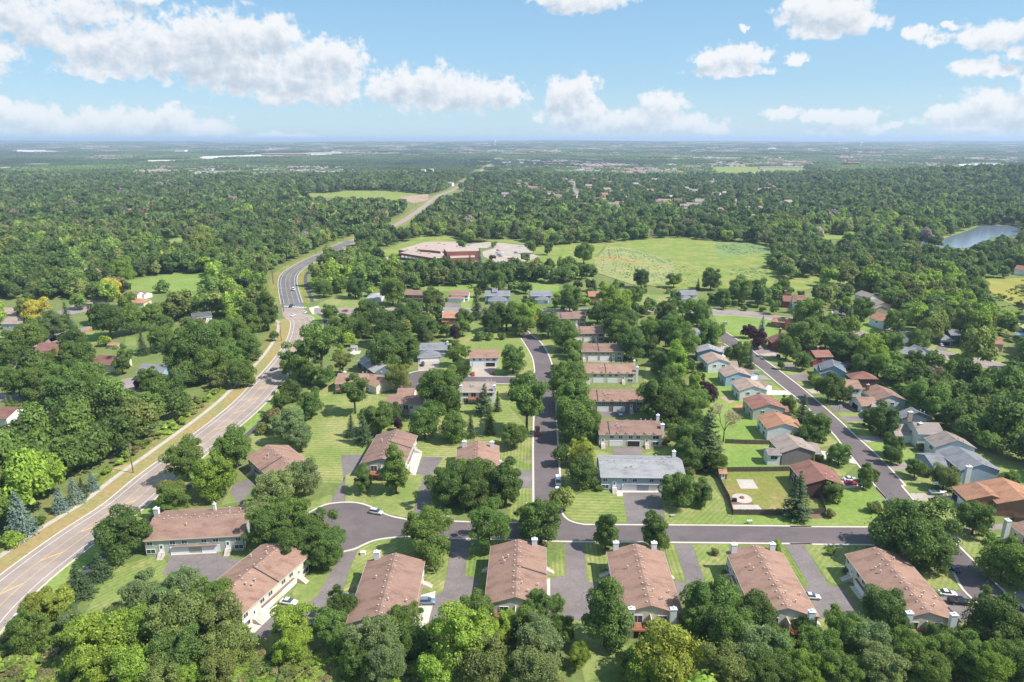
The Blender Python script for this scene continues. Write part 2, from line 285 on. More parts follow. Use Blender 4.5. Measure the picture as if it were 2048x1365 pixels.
# ------------------------------------------------------------------ object helpers
COL = scene.collection
def link(o, parent=None):
    COL.objects.link(o)
    if parent is not None: o.parent = parent
    return o
def meshobj(name, me, parent=None, mat=None):
    if mat is not None and not me.materials: me.materials.append(MATS[mat] if isinstance(mat, str) else mat)
    return link(bpy.data.objects.new(name, me), parent)
def tag(o, label=None, cat=None, group=None, kind=None):
    for k, v in (('label', label), ('category', cat), ('group', group), ('kind', kind)):
        if v: o[k] = v
    return o
def thing(name, label, cat, loc=(0, 0, 0), rz=0.0, group=None):
    o = bpy.data.objects.new(name, None); o.location = loc; o.rotation_euler = (0, 0, rz); o.empty_display_size = .5
    link(o); tag(o, label, cat, group); return o
class MB:
    def __init__(s): s.v = []; s.f = []; s.m = []
    def add(s, vs, fs, mi=0):
        b = len(s.v); s.v += [tuple(v) for v in vs]; s.f += [tuple(i + b for i in f) for f in fs]; s.m += [mi] * len(fs)
    def box(s, x0, x1, y0, y1, z0, z1, mi=0):
        s.add([(x0,y0,z0),(x1,y0,z0),(x1,y1,z0),(x0,y1,z0),(x0,y0,z1),(x1,y0,z1),(x1,y1,z1),(x0,y1,z1)],
              [(0,3,2,1),(4,5,6,7),(0,1,5,4),(1,2,6,5),(2,3,7,6),(3,0,4,7)], mi)
    def tube(s, p, q, r0, r1, n=8, mi=0):
        p, q = Vector(p), Vector(q); d = (q - p).normalized(); a = d.orthogonal().normalized(); b = d.cross(a)
        vs = []
        for c, r in ((p, r0), (q, r1)):
            for i in range(n): t = 2 * math.pi * i / n; vs.append(c + a * math.cos(t) * r + b * math.sin(t) * r)
        s.add(vs, [(i, (i + 1) % n, n + (i + 1) % n, n + i) for i in range(n)] + [tuple(range(n - 1, -1, -1)), tuple(range(n, 2 * n))], mi)
    def prism(s, pts, z0, z1, mi=0):
        n = len(pts); area = sum(pts[i][0] * pts[(i + 1) % n][1] - pts[(i + 1) % n][0] * pts[i][1] for i in range(n))
        if area < 0: pts = pts[::-1]
        s.add([(p[0], p[1], z0) for p in pts] + [(p[0], p[1], z1) for p in pts],
              [tuple(range(n - 1, -1, -1)), tuple(range(n, 2 * n))] + [(i, (i + 1) % n, n + (i + 1) % n, n + i) for i in range(n)], mi)
    def mesh(s, name, mats, smooth=False):
        me = bpy.data.meshes.new(name); me.from_pydata(s.v, [], s.f)
        for m in (mats if isinstance(mats, (list, tuple)) else [mats]): me.materials.append(MATS[m])
        for p, i in zip(me.polygons, s.m): p.material_index = i; p.use_smooth = smooth
        me.update(); return me
    def obj(s, name, mats, parent=None, smooth=False): return meshobj(name, s.mesh(name, mats, smooth), parent)
def triangulate_poly(pts):
    from mathutils.geometry import tessellate_polygon
    return tessellate_polygon([[Vector((p[0], p[1], 0)) for p in pts]])
def smooth_line(P, n=8, closed=False):
    out = []; m = len(P)
    rng_ = range(m) if closed else range(m - 1)
    for i in rng_:
        p0, p1, p2, p3 = (P[(i - 1) % m] if closed or i > 0 else P[i]), P[i], P[(i + 1) % m], (P[(i + 2) % m] if closed or i + 2 < m else P[(i + 1) % m])
        for k in range(n):
            t = k / n
            out.append(.5 * ((2 * p1) + (p2 - p0) * t + (2 * p0 - 5 * p1 + 4 * p2 - p3) * t * t + (3 * p1 - p0 - 3 * p2 + p3) * t ** 3))
    if not closed: out.append(P[-1].copy())
    return out
def W(spec):
    """'v x y x y ... v2 x y' -> ground points"""
    out = []; v = None; num = []
    for tkn in spec.split():
        if tkn[0].isalpha(): v = tkn; continue
        num.append(float(tkn))
        if len(num) == 2: out.append(G(v, *num)); num = []
    return out
def PX(spec):
    out = []; v = None; num = []
    for tkn in spec.split():
        if tkn[0].isalpha(): v = tkn; continue
        num.append(float(tkn))
        if len(num) == 2: out.append(px(v, *num)); num = []
    return out
def sheet(name, pts, z, mat, kind='structure', label=None):
    tris = triangulate_poly(pts); vs = [(p[0], p[1], z + hgt(p[0], p[1])) for p in pts]; fs = []
    for t in tris:
        a, b, c = (Vector(vs[i]) for i in t); fs.append(t if (b - a).cross(c - a).z > 0 else t[::-1])
    me = bpy.data.meshes.new(name); me.from_pydata(vs, [], fs); o = meshobj(name, me, None, mat); tag(o, label, None, None, kind); return o
def offset_line(P, d):
    out = []
    for i, p in enumerate(P):
        a = P[max(i - 1, 0)]; b = P[min(i + 1, len(P) - 1)]; t = (b - a); t.z = 0
        if t.length < 1e-6: t = Vector((1, 0, 0))
        t.normalize(); out.append(Vector((p.x - t.y * d, p.y + t.x * d, p.z)))
    return out
def ribbon(name, P, width, z, mat, height=0, kind='structure', off=0.0):
    L_ = offset_line(P, off + width / 2); R_ = offset_line(P, off - width / 2); n = len(P); mb = MB()
    if height:
        vs = []
        for a, b in zip(L_, R_): vs += [(a.x, a.y, z), (a.x, a.y, z + height), (b.x, b.y, z + height), (b.x, b.y, z)]
        fs = []
        for i in range(n - 1):
            for k in range(3): fs.append((4*i+k, 4*i+k+1, 4*(i+1)+k+1, 4*(i+1)+k))
        fs += [(3, 2, 1, 0), (4*n-4, 4*n-3, 4*n-2, 4*n-1)]
        mb.add(vs, fs)
    else:
        vs = []
        for a, b in zip(L_, R_): vs += [(a.x, a.y, z + hgt(a.x, a.y)), (b.x, b.y, z + hgt(b.x, b.y))]
        mb.add(vs, [(2*i+1, 2*i+3, 2*i+2, 2*i) for i in range(n - 1)])
    o = mb.obj(name, mat); tag(o, None, None, None, kind); return o
def inpoly(x, y, P):
    c = False; n = len(P); j = n - 1
    for i in range(n):
        xi, yi = P[i][0], P[i][1]; xj, yj = P[j][0], P[j][1]
        if (yi > y) != (yj > y) and x < (xj - xi) * (y - yi) / (yj - yi) + xi: c = not c
        j = i
    return c
# ------------------------------------------------------------------ ground sheet to the horizon
def build_ground():
    ys = [-120, -40, 40] + list(np.arange(90, 700, 60)) + list(np.geomspace(700, 70000, 60))
    us = np.linspace(-1.25, 1.25, 61); vs = []; fs = []
    for y in ys:
        for u in us:
            x = u * max(y, 420) ; vs.append((x, y, hgt(x, y)))
    n = len(us)
    for j in range(len(ys) - 1):
        for i in range(n - 1): fs.append((j*n+i, j*n+i+1, (j+1)*n+i+1, (j+1)*n+i))
    me = bpy.data.meshes.new('ground'); me.from_pydata(vs, [], fs); o = meshobj('ground', me, None, 'ground_grass'); tag(o, kind='structure')
build_ground()
# ------------------------------------------------------------------ main road
ROAD_PAIRS = [('p',-420,1420,'p',-240,1560),('p',-200,1290,'p',-80,1435),('h',0,665,'h',0,975),('h',400,355,'h',640,460),('h',700,170,'h',910,265),('h',930,0,'h',1130,40),('d',1150,1050,'d',1440,1030),('d',1500,780,'d',1850,680),
 ('d',1760,560,'e',200,560),('d',1900,400,'e',330,400),('d',1970,240,'e',425,290),('d',1985,130,'e',443,150),('a',1622,1050,'a',1800,1050),('a',1615,990,'a',1785,1000),('a',1612,880,'a',1733,890),('a',1640,800,'a',1715,840),
 ('a',1720,750,'a',1745,790),('a',1850,690,'a',1830,735),('a',1980,640,'a',1950,690),('b',60,640,'b',60,672),('b',170,600,'b',185,622),('b',300,550,'b',315,566),('b',420,512,'b',440,519),('b',560,415,'b',590,420),('b',640,352,'b',668,356),('b',740,318,'b',768,320),('b',800,272,'b',820,274),('b',920,195,'b',938,196),('b',975,152,'b',988,153),('b',1000,125,'b',1008,126)]
LP_ = [G(*q[:3]) for q in ROAD_PAIRS]; RP_ = [G(*q[3:]) for q in ROAD_PAIRS]
CLN = [(a + b) / 2 for a, b in zip(LP_, RP_)]
CL = smooth_line(CLN, 8)
# even out the centre line and give the road its real, constant width near the camera
def relax(P, k=6):
    for _ in range(k): P = [P[0]] + [(P[i-1] + P[i] * 2 + P[i+1]) / 4 for i in range(1, len(P) - 1)] + [P[-1]]
    return P
CL = relax(CL)
RW = 15.4
i_new = next(i for i, p in enumerate(CL) if p.y > G('a', 1612, 1010).y)
ribbon('main_road', CL[:i_new + 1], RW, .06, 'main_asphalt'); i_thin = next(i for i, p in enumerate(CL) if p.y > 820)
ribbon('main_road', CL[i_new:i_thin + 1], RW, .062, 'main_asphalt_new'); ribbon('main_road', CL[i_thin:], 11, .064, 'main_asphalt')
i_cross0 = next(i for i, p in enumerate(CL) if p.y > G('v', 600, 500).y); i_cross1 = next(i for i, p in enumerate(CL) if p.y > G('v', 600, 350).y)
i_far = i_thin
def kerb(P, side): ribbon('kerb', P, .45, 0, 'kerb_concrete', .15, off=side)
for sd in (1, -1):
    kerb(CL[:i_cross0], sd * (RW / 2 + .1)); kerb(CL[i_cross1:i_far], sd * (RW / 2 + .1))
def dashes(name, P, off, w, mat, on, gap, z=.075):
    L_ = 0; mb = MB(); Q = offset_line(P, off); seg = []; state = True; acc = 0
    cur = [Q[0]]
    for a, b in zip(Q, Q[1:]):
        d = (b - a).length; t = 0
        while t < d:
            lim = on if state else gap; step = min(lim - acc, d - t); t += step; acc += step; pt = a.lerp(b, t / d if d else 0)
            if state: cur.append(pt)
            if acc >= lim - 1e-6:
                if state and len(cur) > 1: seg.append(cur)
                state = not state; acc = 0; cur = [pt]
    if state and len(cur) > 1: seg.append(cur)
    for s in seg:
        A, B = offset_line(s, w / 2), offset_line(s, -w / 2); vs = []
        for a, b in zip(A, B): vs += [(a.x, a.y, z), (b.x, b.y, z)]
        mb.add(vs, [(2*i+1, 2*i+3, 2*i+2, 2*i) for i in range(len(s) - 1)])
    o = mb.obj(name, mat); tag(o, kind='structure')
mk = [CL[:i_cross0], CL[i_cross1:i_far]]
for q in mk:
    for s_, w_, m_, on, gp in ((RW/2-2.1,.16,'paint_white',1e5,1),(-RW/2+2.1,.16,'paint_white',1e5,1),(1.75,.14,'paint_yellow',1e5,1),(-1.75,.14,'paint_yellow',1e5,1)):
        dashes('road_marking', q, s_, w_, m_, on, gp)
# slanting hatch bars in the median
mb = MB(); acc = 0
for q in (CL[:i_cross0 - 14], CL[i_cross1 + 10:i_cross1 + 40]):
    nxt = 6; acc = 0
    for a, b in zip(q, q[1:]):
        acc += (b - a).length
        if acc > nxt:
            nxt = acc + (13.5 if q is not CL and a.y < 400 else 3.2); t = (b - a).normalized(); nrm = Vector((-t.y, t.x, 0)); c = b.copy()
            p0 = c + nrm * 1.6 - t * 2.4; p1 = c - nrm * 1.6 + t * 2.4; w = Vector((-(p1-p0).y, (p1-p0).x, 0)).normalized() * .16
            if q[0].y > 400: p0 = c + nrm * 1.6; p1 = c - nrm * 1.6 + t * 1.0
            mb.add([p0 - w + Vector((0,0,.078)), p1 - w + Vector((0,0,.078)), p1 + w + Vector((0,0,.078)), p0 + w + Vector((0,0,.078))], [(0, 1, 2, 3)])
o = mb.obj('road_marking', 'paint_yellow'); tag(o, kind='structure')
# crosswalk bars
mb = MB(); a_, b_ = G('v', 480, 362), G('v', 760, 380); dxy = (b_ - a_); un = dxy.normalized(); vn = Vector((-un.y, un.x, 0))
for k in range(9):
    c = a_ + dxy * (k / 8); mb.add([c - un*.5 - vn*1.3 + Vector((0,0,.08)), c + un*.5 - vn*1.3 + Vector((0,0,.08)), c + un*.5 + vn*1.3 + Vector((0,0,.08)), c - un*.5 + vn*1.3 + Vector((0,0,.08))], [(0,1,2,3)])
tag(mb.obj('crosswalk', 'paint_white'), kind='structure')
# boulevard, footpath on the left; cycle path on the right
iC = i_cross0
ribbon('boulevard_verge', CL[:iC], 6.9, .02, 'boulevard_dry', off=RW/2 + 3.5)
fp = offset_line(CL[:iC + 1], RW / 2 + 7.6); ribbon('footpath', fp, 2.0, .045, 'path_concrete')
ribbon('outer_verge', CL[:iC], 4.5, .015, 'verge', off=RW/2 + 10.6)
ribbon('boulevard_verge', CL[i_cross1:i_far], 7, .02, 'verge', off=RW/2 + 3.7); ribbon('boulevard_verge', CL[i_cross1:i_far], 5, .02, 'verge', off=-RW/2 - 2.7)
ribbon('boulevard_verge', CL[i_far:], 30, .021, 'verge')
ribbon('right_verge', CL[:iC], 5.4, .02, 'lawn_bright', off=-RW/2 - 3.0)
ribbon('cycle_path', offset_line(CL[:iC], -RW/2 - 7.2), 2.7, .045, 'path_asphalt')
ribbon('cycle_path', offset_line(CL[i_cross1:i_cross1 + 60], -RW/2 - 7.2), 2.7, .045, 'path_asphalt')
# ------------------------------------------------------------------ streets
cul1 = W('i 640 500 540 492 440 460 370 405 335 345 345 285 420 232 500 197 600 183 700 185 790 210 900 264 1000 289 1070 297 1200 300 1440 311 1720 316 1800 306 1850 275 1863 225 1863 0 e 1932 1000 1935 850 1938 700 1925 620 1905 580')
cul2 = W('e 1680 574 1480 578 1300 590 1200 604 1110 618 1040 625 1000 610 1000 560 1050 520 1100 498 1160 486 1250 484 1380 502 1490 522 1800 524 1905 520 1938 500 1940 465 1925 390 1880 310 1840 250 1800 190 1760 130 y 1750 370 1780 310')
topr = W('y 1960 320 f 90 90 140 150 205 230 270 282 320 352 355 440 370 520 378 640 395 970 j 395 0 402 200 415 262 460 303 540 325 640 329 1340 333 2039 340 k 500 342 1090 345 1150 320 1185 250')
diagL = W('k 1180 222 1060 80 g 1110 1365 1030 1270 900 1110 800 985 730 900 530 700 390 590 220 450 0 300 w 560 800 480 730 430 670 400 610')
diagR = W('w 470 590 540 640 620 710 g 120 293 230 375 420 515 560 625 750 790 900 930 1060 1075 1230 1260 k 1240 80 1400 262 1450 312 1590 450 1800 660 1980 840 2039 900 2200 1070')
lower = W('k 2000 1120 1810 915 1640 760 1560 620 1380 490 1240 470 1060 463 0 450 j 2039 456 1300 448 415 440 i 1900 432 1500 424 1300 418 1060 409 960 412 830 430 750 460 690 488')
sheet('street', cul1 + cul2 + topr + diagL + diagR + lower, .05, 'street_asphalt')
kerb_lines = ['i 335 345 345 285 420 232 500 197 600 183 700 185 790 210 900 264 1000 289 1070 297 1200 300 1440 311 1720 316 1800 306 1850 275 1863 225 1863 0 e 1932 1000 1935 850 1938 700 1925 620 1905 580',
 'i 600 510 690 488 750 460 830 430 960 412 1060 409 1300 418 1500 424 1900 432 j 415 440 1300 448 2039 456 k 500 457 1060 463',
 'e 1480 578 1680 574 1910 580','e 1050 520 1100 498 1160 486 1250 484 1380 502 1490 522 1800 524 1905 520 1938 500 1940 465 1925 390 1880 310 1840 250 1790 180',
 'f 140 150 205 230 270 282 320 352 355 440 370 520 378 640 395 970 j 395 0 402 200 415 262 460 303 540 325 640 329 1340 333 2039 340 k 500 342 1090 345',
 'k 1180 222 1060 80 g 1110 1365 1030 1270 900 1110 800 985 730 900 530 700 390 590 220 450 0 300','w 620 710 g 120 293 230 375 420 515 560 625 750 790 900 930 1060 1075 1230 1260 k 1240 80 1400 262 1450 312 1590 450 1800 660 1980 840 2039 900 2200 1070',
 'k 2000 1120 1810 915 1640 760 1560 620 1480 560']
for s_ in kerb_lines: ribbon('kerb', smooth_line(W(s_), 4), .7, 0, 'kerb_concrete', .13)
coll = W('v 880 385 1370 395 y 886 288 1270 300 f 320 65 950 58 w 420 403 700 415 1000 440 1300 488 1570 535 x 330 495 540 562 900 640 1080 690 1500 768 1860 852 1990 885 2020 930 1840 910 1480 850 1060 742 500 590 200 525 w 1540 598 1230 548 1000 515 700 490 450 480 f 950 82 330 82 y 1250 332 v 1370 466 870 465')
sheet('collector_street', coll, .04, 'old_asphalt')
for s_ in ('v 930 385 1370 395 y 886 288 1270 300 f 320 65 950 58 w 420 403 700 415 1000 440 1300 488 1570 535 x 330 495 540 562 900 640 1080 690 1500 768 1860 852','w 1540 598 1230 548 1000 515 700 490 450 480 f 950 82 330 82 y 1250 332 v 1370 466 870 465','x 1840 910 1480 850 1060 742 500 590'):
    ribbon('kerb', smooth_line(W(s_), 4), .5, 0, 'kerb_concrete', .13)
cm = [(G(*a) + G(*b)) / 2 for a, b in ((('w',700,415),('w',700,490)),(('w',1000,440),('w',1000,515)),(('w',1300,488),('w',1230,548)),(('x',540,562),('x',500,590)),(('x',1080,690),('x',1060,742)),(('x',1500,768),('x',1480,850)),(('x',1860,852),('x',1840,910)))]
for o_ in (.3, -.3): dashes('road_marking', smooth_line(cm, 6), o_, .14, 'paint_yellow', 1e5, 1)
sheet('loop_street', W('x 300 540 200 520 90 425 125 350 105 290 180 240 280 258 275 320 240 400 225 470 330 505'), .045, 'street_asphalt'); ribbon('kerb', smooth_line(W('x 80 420 115 385 127 345 118 310 100 285'), 4), .6, 0, 'kerb_concrete', .13)
for s_ in ('u 640 790 770 735 1000 680 1290 620 1330 650 1150 700 1040 740 870 790 700 850','u 700 460 930 390 1030 330 1380 290 1500 310 1350 380 1200 430 950 480 720 520','d 770 570 840 540 920 530 960 600 880 650 800 680 700 720 690 660','d -80 640 0 640 150 650 150 690 0 695 -80 700','v -60 375 40 372 40 440 -60 440','u 0 860 120 850 250 900 300 960 200 980 0 890','d 0 380 200 330 d 420 230 440 250 d 130 470 300 465 300 485 130 490'):
    sheet('side_street', W(s_), .035, 'old_asphalt')
# ------------------------------------------------------------------ lawns, fields
LAWNS = [('lawn_stripes_across','d 1690 920 2048 870 e 400 620 560 560 850 650 1130 700 1500 600 1700 640 1900 880 1900 1150 1500 1250 1150 1280 700 1180 640 1250 300 1250 0 1000'),
 ('lawn_stripes_across','e 1300 180 1500 150 1840 250 1890 310 1925 390 1938 470 1905 505 1700 515 1280 470 1300 300'),
 ('lawn_stripes_along','e 1700 860 1925 860 1925 1165 1700 1165'),('lawn_stripes_along','i 1700 60 1855 60 1855 260 1800 300 1700 305'),
 ('lawn_stripes_across','e 1680 585 1900 585 1925 640 1930 760 1740 720 1450 800 1430 700'),
 ('lawn_stripes_across','j 420 0 420 210 440 265 480 300 560 315 838 320 805 110 640 90 450 -40'),('lawn_stripes_slant','j 1095 322 1060 130 1400 80 1540 260 2039 330'),
 ('lawn_bright','j 1540 262 1560 326 2039 332 k 1085 338 1190 215 1050 70 880 60 720 130 735 270 300 270'),
 ('lawn_stripes_slant','h 540 940 740 610 1060 520 1110 600 1070 660 1290 648 1325 690 1300 745 1000 760 700 980'),('lawn','h 1455 200 1530 60 1560 180'),
 ('lawn','i 625 185 620 0 1130 0 1065 285 900 255 780 205'),('lawn','i 270 215 540 130 540 180 420 225 350 260'),
 ('lawn_stripes_slant','i 712 492 840 430 1000 415 1330 420 1270 770 1220 795 1170 750 1130 560 612 770 650 640'),('lawn','i 300 850 380 862 435 805 540 630 420 640 330 690 280 780'),
 ('lawn_stripes_along','i 1420 480 1560 470 1570 600 1500 670 1420 665'),('lawn_stripes_along','j 430 450 300 640 330 665 430 665'),
 ('lawn_stripes_along','j 550 450 700 450 720 640 640 705 575 705'),('lawn_stripes_along','j 1080 455 1150 460 1225 700 1140 680'),('lawn_stripes_slant','j 1265 460 1500 455 1540 650 1425 715 1355 715'),
 ('lawn_stripes_along','k 410 480 465 480 630 725 600 730'),('lawn_stripes_slant','k 590 465 1000 465 900 700 810 725 755 700'),('lawn_stripes_slant','k 1260 480 1540 600 1645 765 1440 745 1280 580'),
 ('lawn_stripes_slant','k 1590 340 1640 360 1900 400 2039 450 2039 880 1960 800 1560 400'),('lawn','k 1330 170 1560 170 1620 215 1640 310 1470 305'),
 ('lawn_bright','r 0 255 520 270 640 560 20 580 -80 400'),('verge','r 20 600 770 590 1000 800 1160 1080 90 1080 0 880'),
 ('lawn_bright','g -100 300 250 620 230 950 0 960 -260 940 -200 620'),('lawn_bright','f 1500 700 1700 650 1800 950 1480 960 1450 850'),
 ('lawn','g 400 640 520 710 640 860 700 920 800 985 640 1010 480 700'),('lawn','g 620 1110 900 1130 820 1200 700 1200'),
 ('lawn_bright','w 450 480 700 492 1000 517 1230 550 1500 800 1000 900 840 860 620 710 540 620'),('lawn','g 190 540 330 560 400 615 300 620'),('lawn','g 330 650 470 660 520 700 400 740'),
 ('lawn','g 210 360 480 380 560 500 400 500'),('lawn','g 380 470 560 480 560 500 490 550'),('lawn','g 490 550 650 610 600 640'),('lawn','g 640 660 800 700 690 720'),('lawn','g 770 770 990 765 980 790 810 800'),
 ('lawn','g 830 830 990 830 1120 930 940 935'),('lawn_bright','g 970 975 1110 970 1340 1050 1320 1110 1120 1115'),('lawn','g 1130 1160 1260 1160 1500 1260 1400 1315 1230 1315'),
 ('lawn_bright','g 1050 590 1260 600 1270 690 1190 670'),('lawn_bright','s 1050 465 1250 480 1407 560 1407 780 1180 700'),('lawn_bright','x 360 400 480 400 660 480 640 550 560 560 330 495'),
 ('lawn','x 1290 660 1430 700 1400 750 1270 710'),('lawn','x 1110 650 1190 650 1150 700 1080 690'),('lawn','x 1740 770 1880 770 1830 850 1740 820'),
 ('lawn_bright','a 740 850 1000 805 1190 815 1210 900 900 930 720 900'),('lawn_bright','u 1180 720 1380 680 1400 850 1180 880'),('lawn','d 860 250 930 260 930 310 850 320'),
 ('lawn','v 930 320 1300 180 1560 160 1560 390 950 385'),('lawn','v 750 150 850 250 1000 240 780 330 740 250'),('lawn','y 620 40 1200 30 1200 110 900 120 620 100'),('lawn_bright','y 1720 30 2040 60 2040 120 1720 110'),('lawn_bright','y 1040 130 1160 130 1150 300 1030 295'),
 ('lawn_stripes_slant','f 930 -40 1180 -30 1180 58 930 58'),('lawn_bright','f -60 150 130 150 190 240 200 300 60 230'),('lawn','f 215 235 330 240 380 330 350 400 280 290'),('lawn','f 560 1000 760 1050 600 1130 420 1100'),('lawn_bright','f 970 1050 1180 1000 1180 1060 970 1060'),('lawn','f 870 590 980 570 1000 450 1050 480 1070 600'),
 ('lawn','d 1640 40 1730 30 1740 60 1640 60'),('lawn','u 0 700 180 680 130 840 0 850'),
 ('meadow','b -30 350 130 325 330 325 450 335 600 350 560 390 400 385 130 365 -20 370'),('bare_soil','b 440 360 600 345 600 380 520 400 450 380'),
 ('meadow','a 1560 360 1800 340 2033 340 2033 365 1800 365'),('meadow','a 880 620 1000 610 1120 590 1120 610 960 650'),
 ('meadow','b 420 640 560 595 730 590 760 615 620 640 450 700 250 720 150 710 300 690'),('meadow','b 860 615 1100 610 1200 640 1400 740 1400 760 1100 760 1270 700 1150 640 1000 625'),('meadow','b 1080 740 1350 730 1450 760 1100 770'),
 ('meadow','b 1500 630 1640 630 1560 720 1560 860 1380 740 1200 690 1240 650 1400 640'),('lawn_bright','b 520 860 780 870 880 860 880 900 560 900'),
 ('meadow','b 1640 630 1900 605 2033 600 c 560 650 580 700 520 720 600 820 560 890 0 900 b 1780 860 1560 800'),
 ('garden_plots','b 1640 650 1780 660 1900 700 2033 740 2033 860 1780 870 1570 800 1560 740'),('garden_plots','c 0 740 150 780 150 860 120 900 0 880'),('garden_leafy','c 230 640 420 625 560 660 560 700 480 690 260 720'),('garden_leafy','c 300 790 520 780 560 820 430 840 320 810'),
 ('flower_rows','b 1560 715 1640 700 1760 722 1850 745 1840 752 1700 735 1560 728'),('flower_rows','b 1900 752 1975 765 1970 775 1905 765'),('flower_rows','c 30 800 50 810 62 880 40 880'),('garden_leafy','b 1700 660 1880 690 1960 700 1800 690'),('garden_leafy','c 10 735 140 765 150 780 10 750'),('meadow','c 600 840 830 825 1100 835 1200 850 900 860 760 900 600 900'),('meadow_gold','c 1760 840 2100 830 2100 980 1990 990 1900 960'),('meadow','c 730 575 1100 590 1180 600 880 612'),('meadow','c 690 700 760 700 740 760 690 760'),
 ('meadow','c 240 185 500 185 780 200 780 222 500 222 240 222'),('far_pavement','c 380 258 860 258 860 268 380 262'),('meadow','c 1400 185 1760 178 1760 200 1420 200'),('far_pavement','c 1580 172 1900 166 1900 178 1700 182'),
 ('far_pavement','a 1150 130 1980 108 1980 118 1800 132 1500 138 1200 150'),('far_pavement','a 0 195 200 200 200 212 0 210'),('far_pavement','a 860 148 1110 148 1110 158 860 160'),('far_pavement','a 100 97 360 103 360 113 100 108'),
 ('wild_grass','h -250 1180 60 1050 350 1000 480 1100 380 1365 360 1600 -300 1600'),('wild_grass','h 1300 1220 1800 1180 i 640 1230 640 1600 h 1300 1600'),('verge','i 0 1060 150 1060 160 1180 0 1200'),
 ('lawn','j 460 940 540 940 840 1130 800 1250 560 1365 520 1200'),('lawn','i 1160 1020 1300 1020 1250 1060 1160 1060'),('lawn','k 690 940 740 940 740 1000 690 1000'),('lawn','k 1620 980 1680 960 1660 1040 1610 1060')]
for i_, (m_, s_) in enumerate(LAWNS):
    nm = {'mea': 'meadow', 'gar': 'garden_field', 'bar': 'bare_field', 'far': 'far_yard', 'flo': 'flower_rows', 'wil': 'rough_grassland', 'ver': 'lawn'}.get(m_[:3], 'lawn')
    sheet(nm, W(s_), .008 + .0009 * (i_ % 12) if W(s_)[0].y < 700 else .3 + .01 * (i_ % 9), m_)
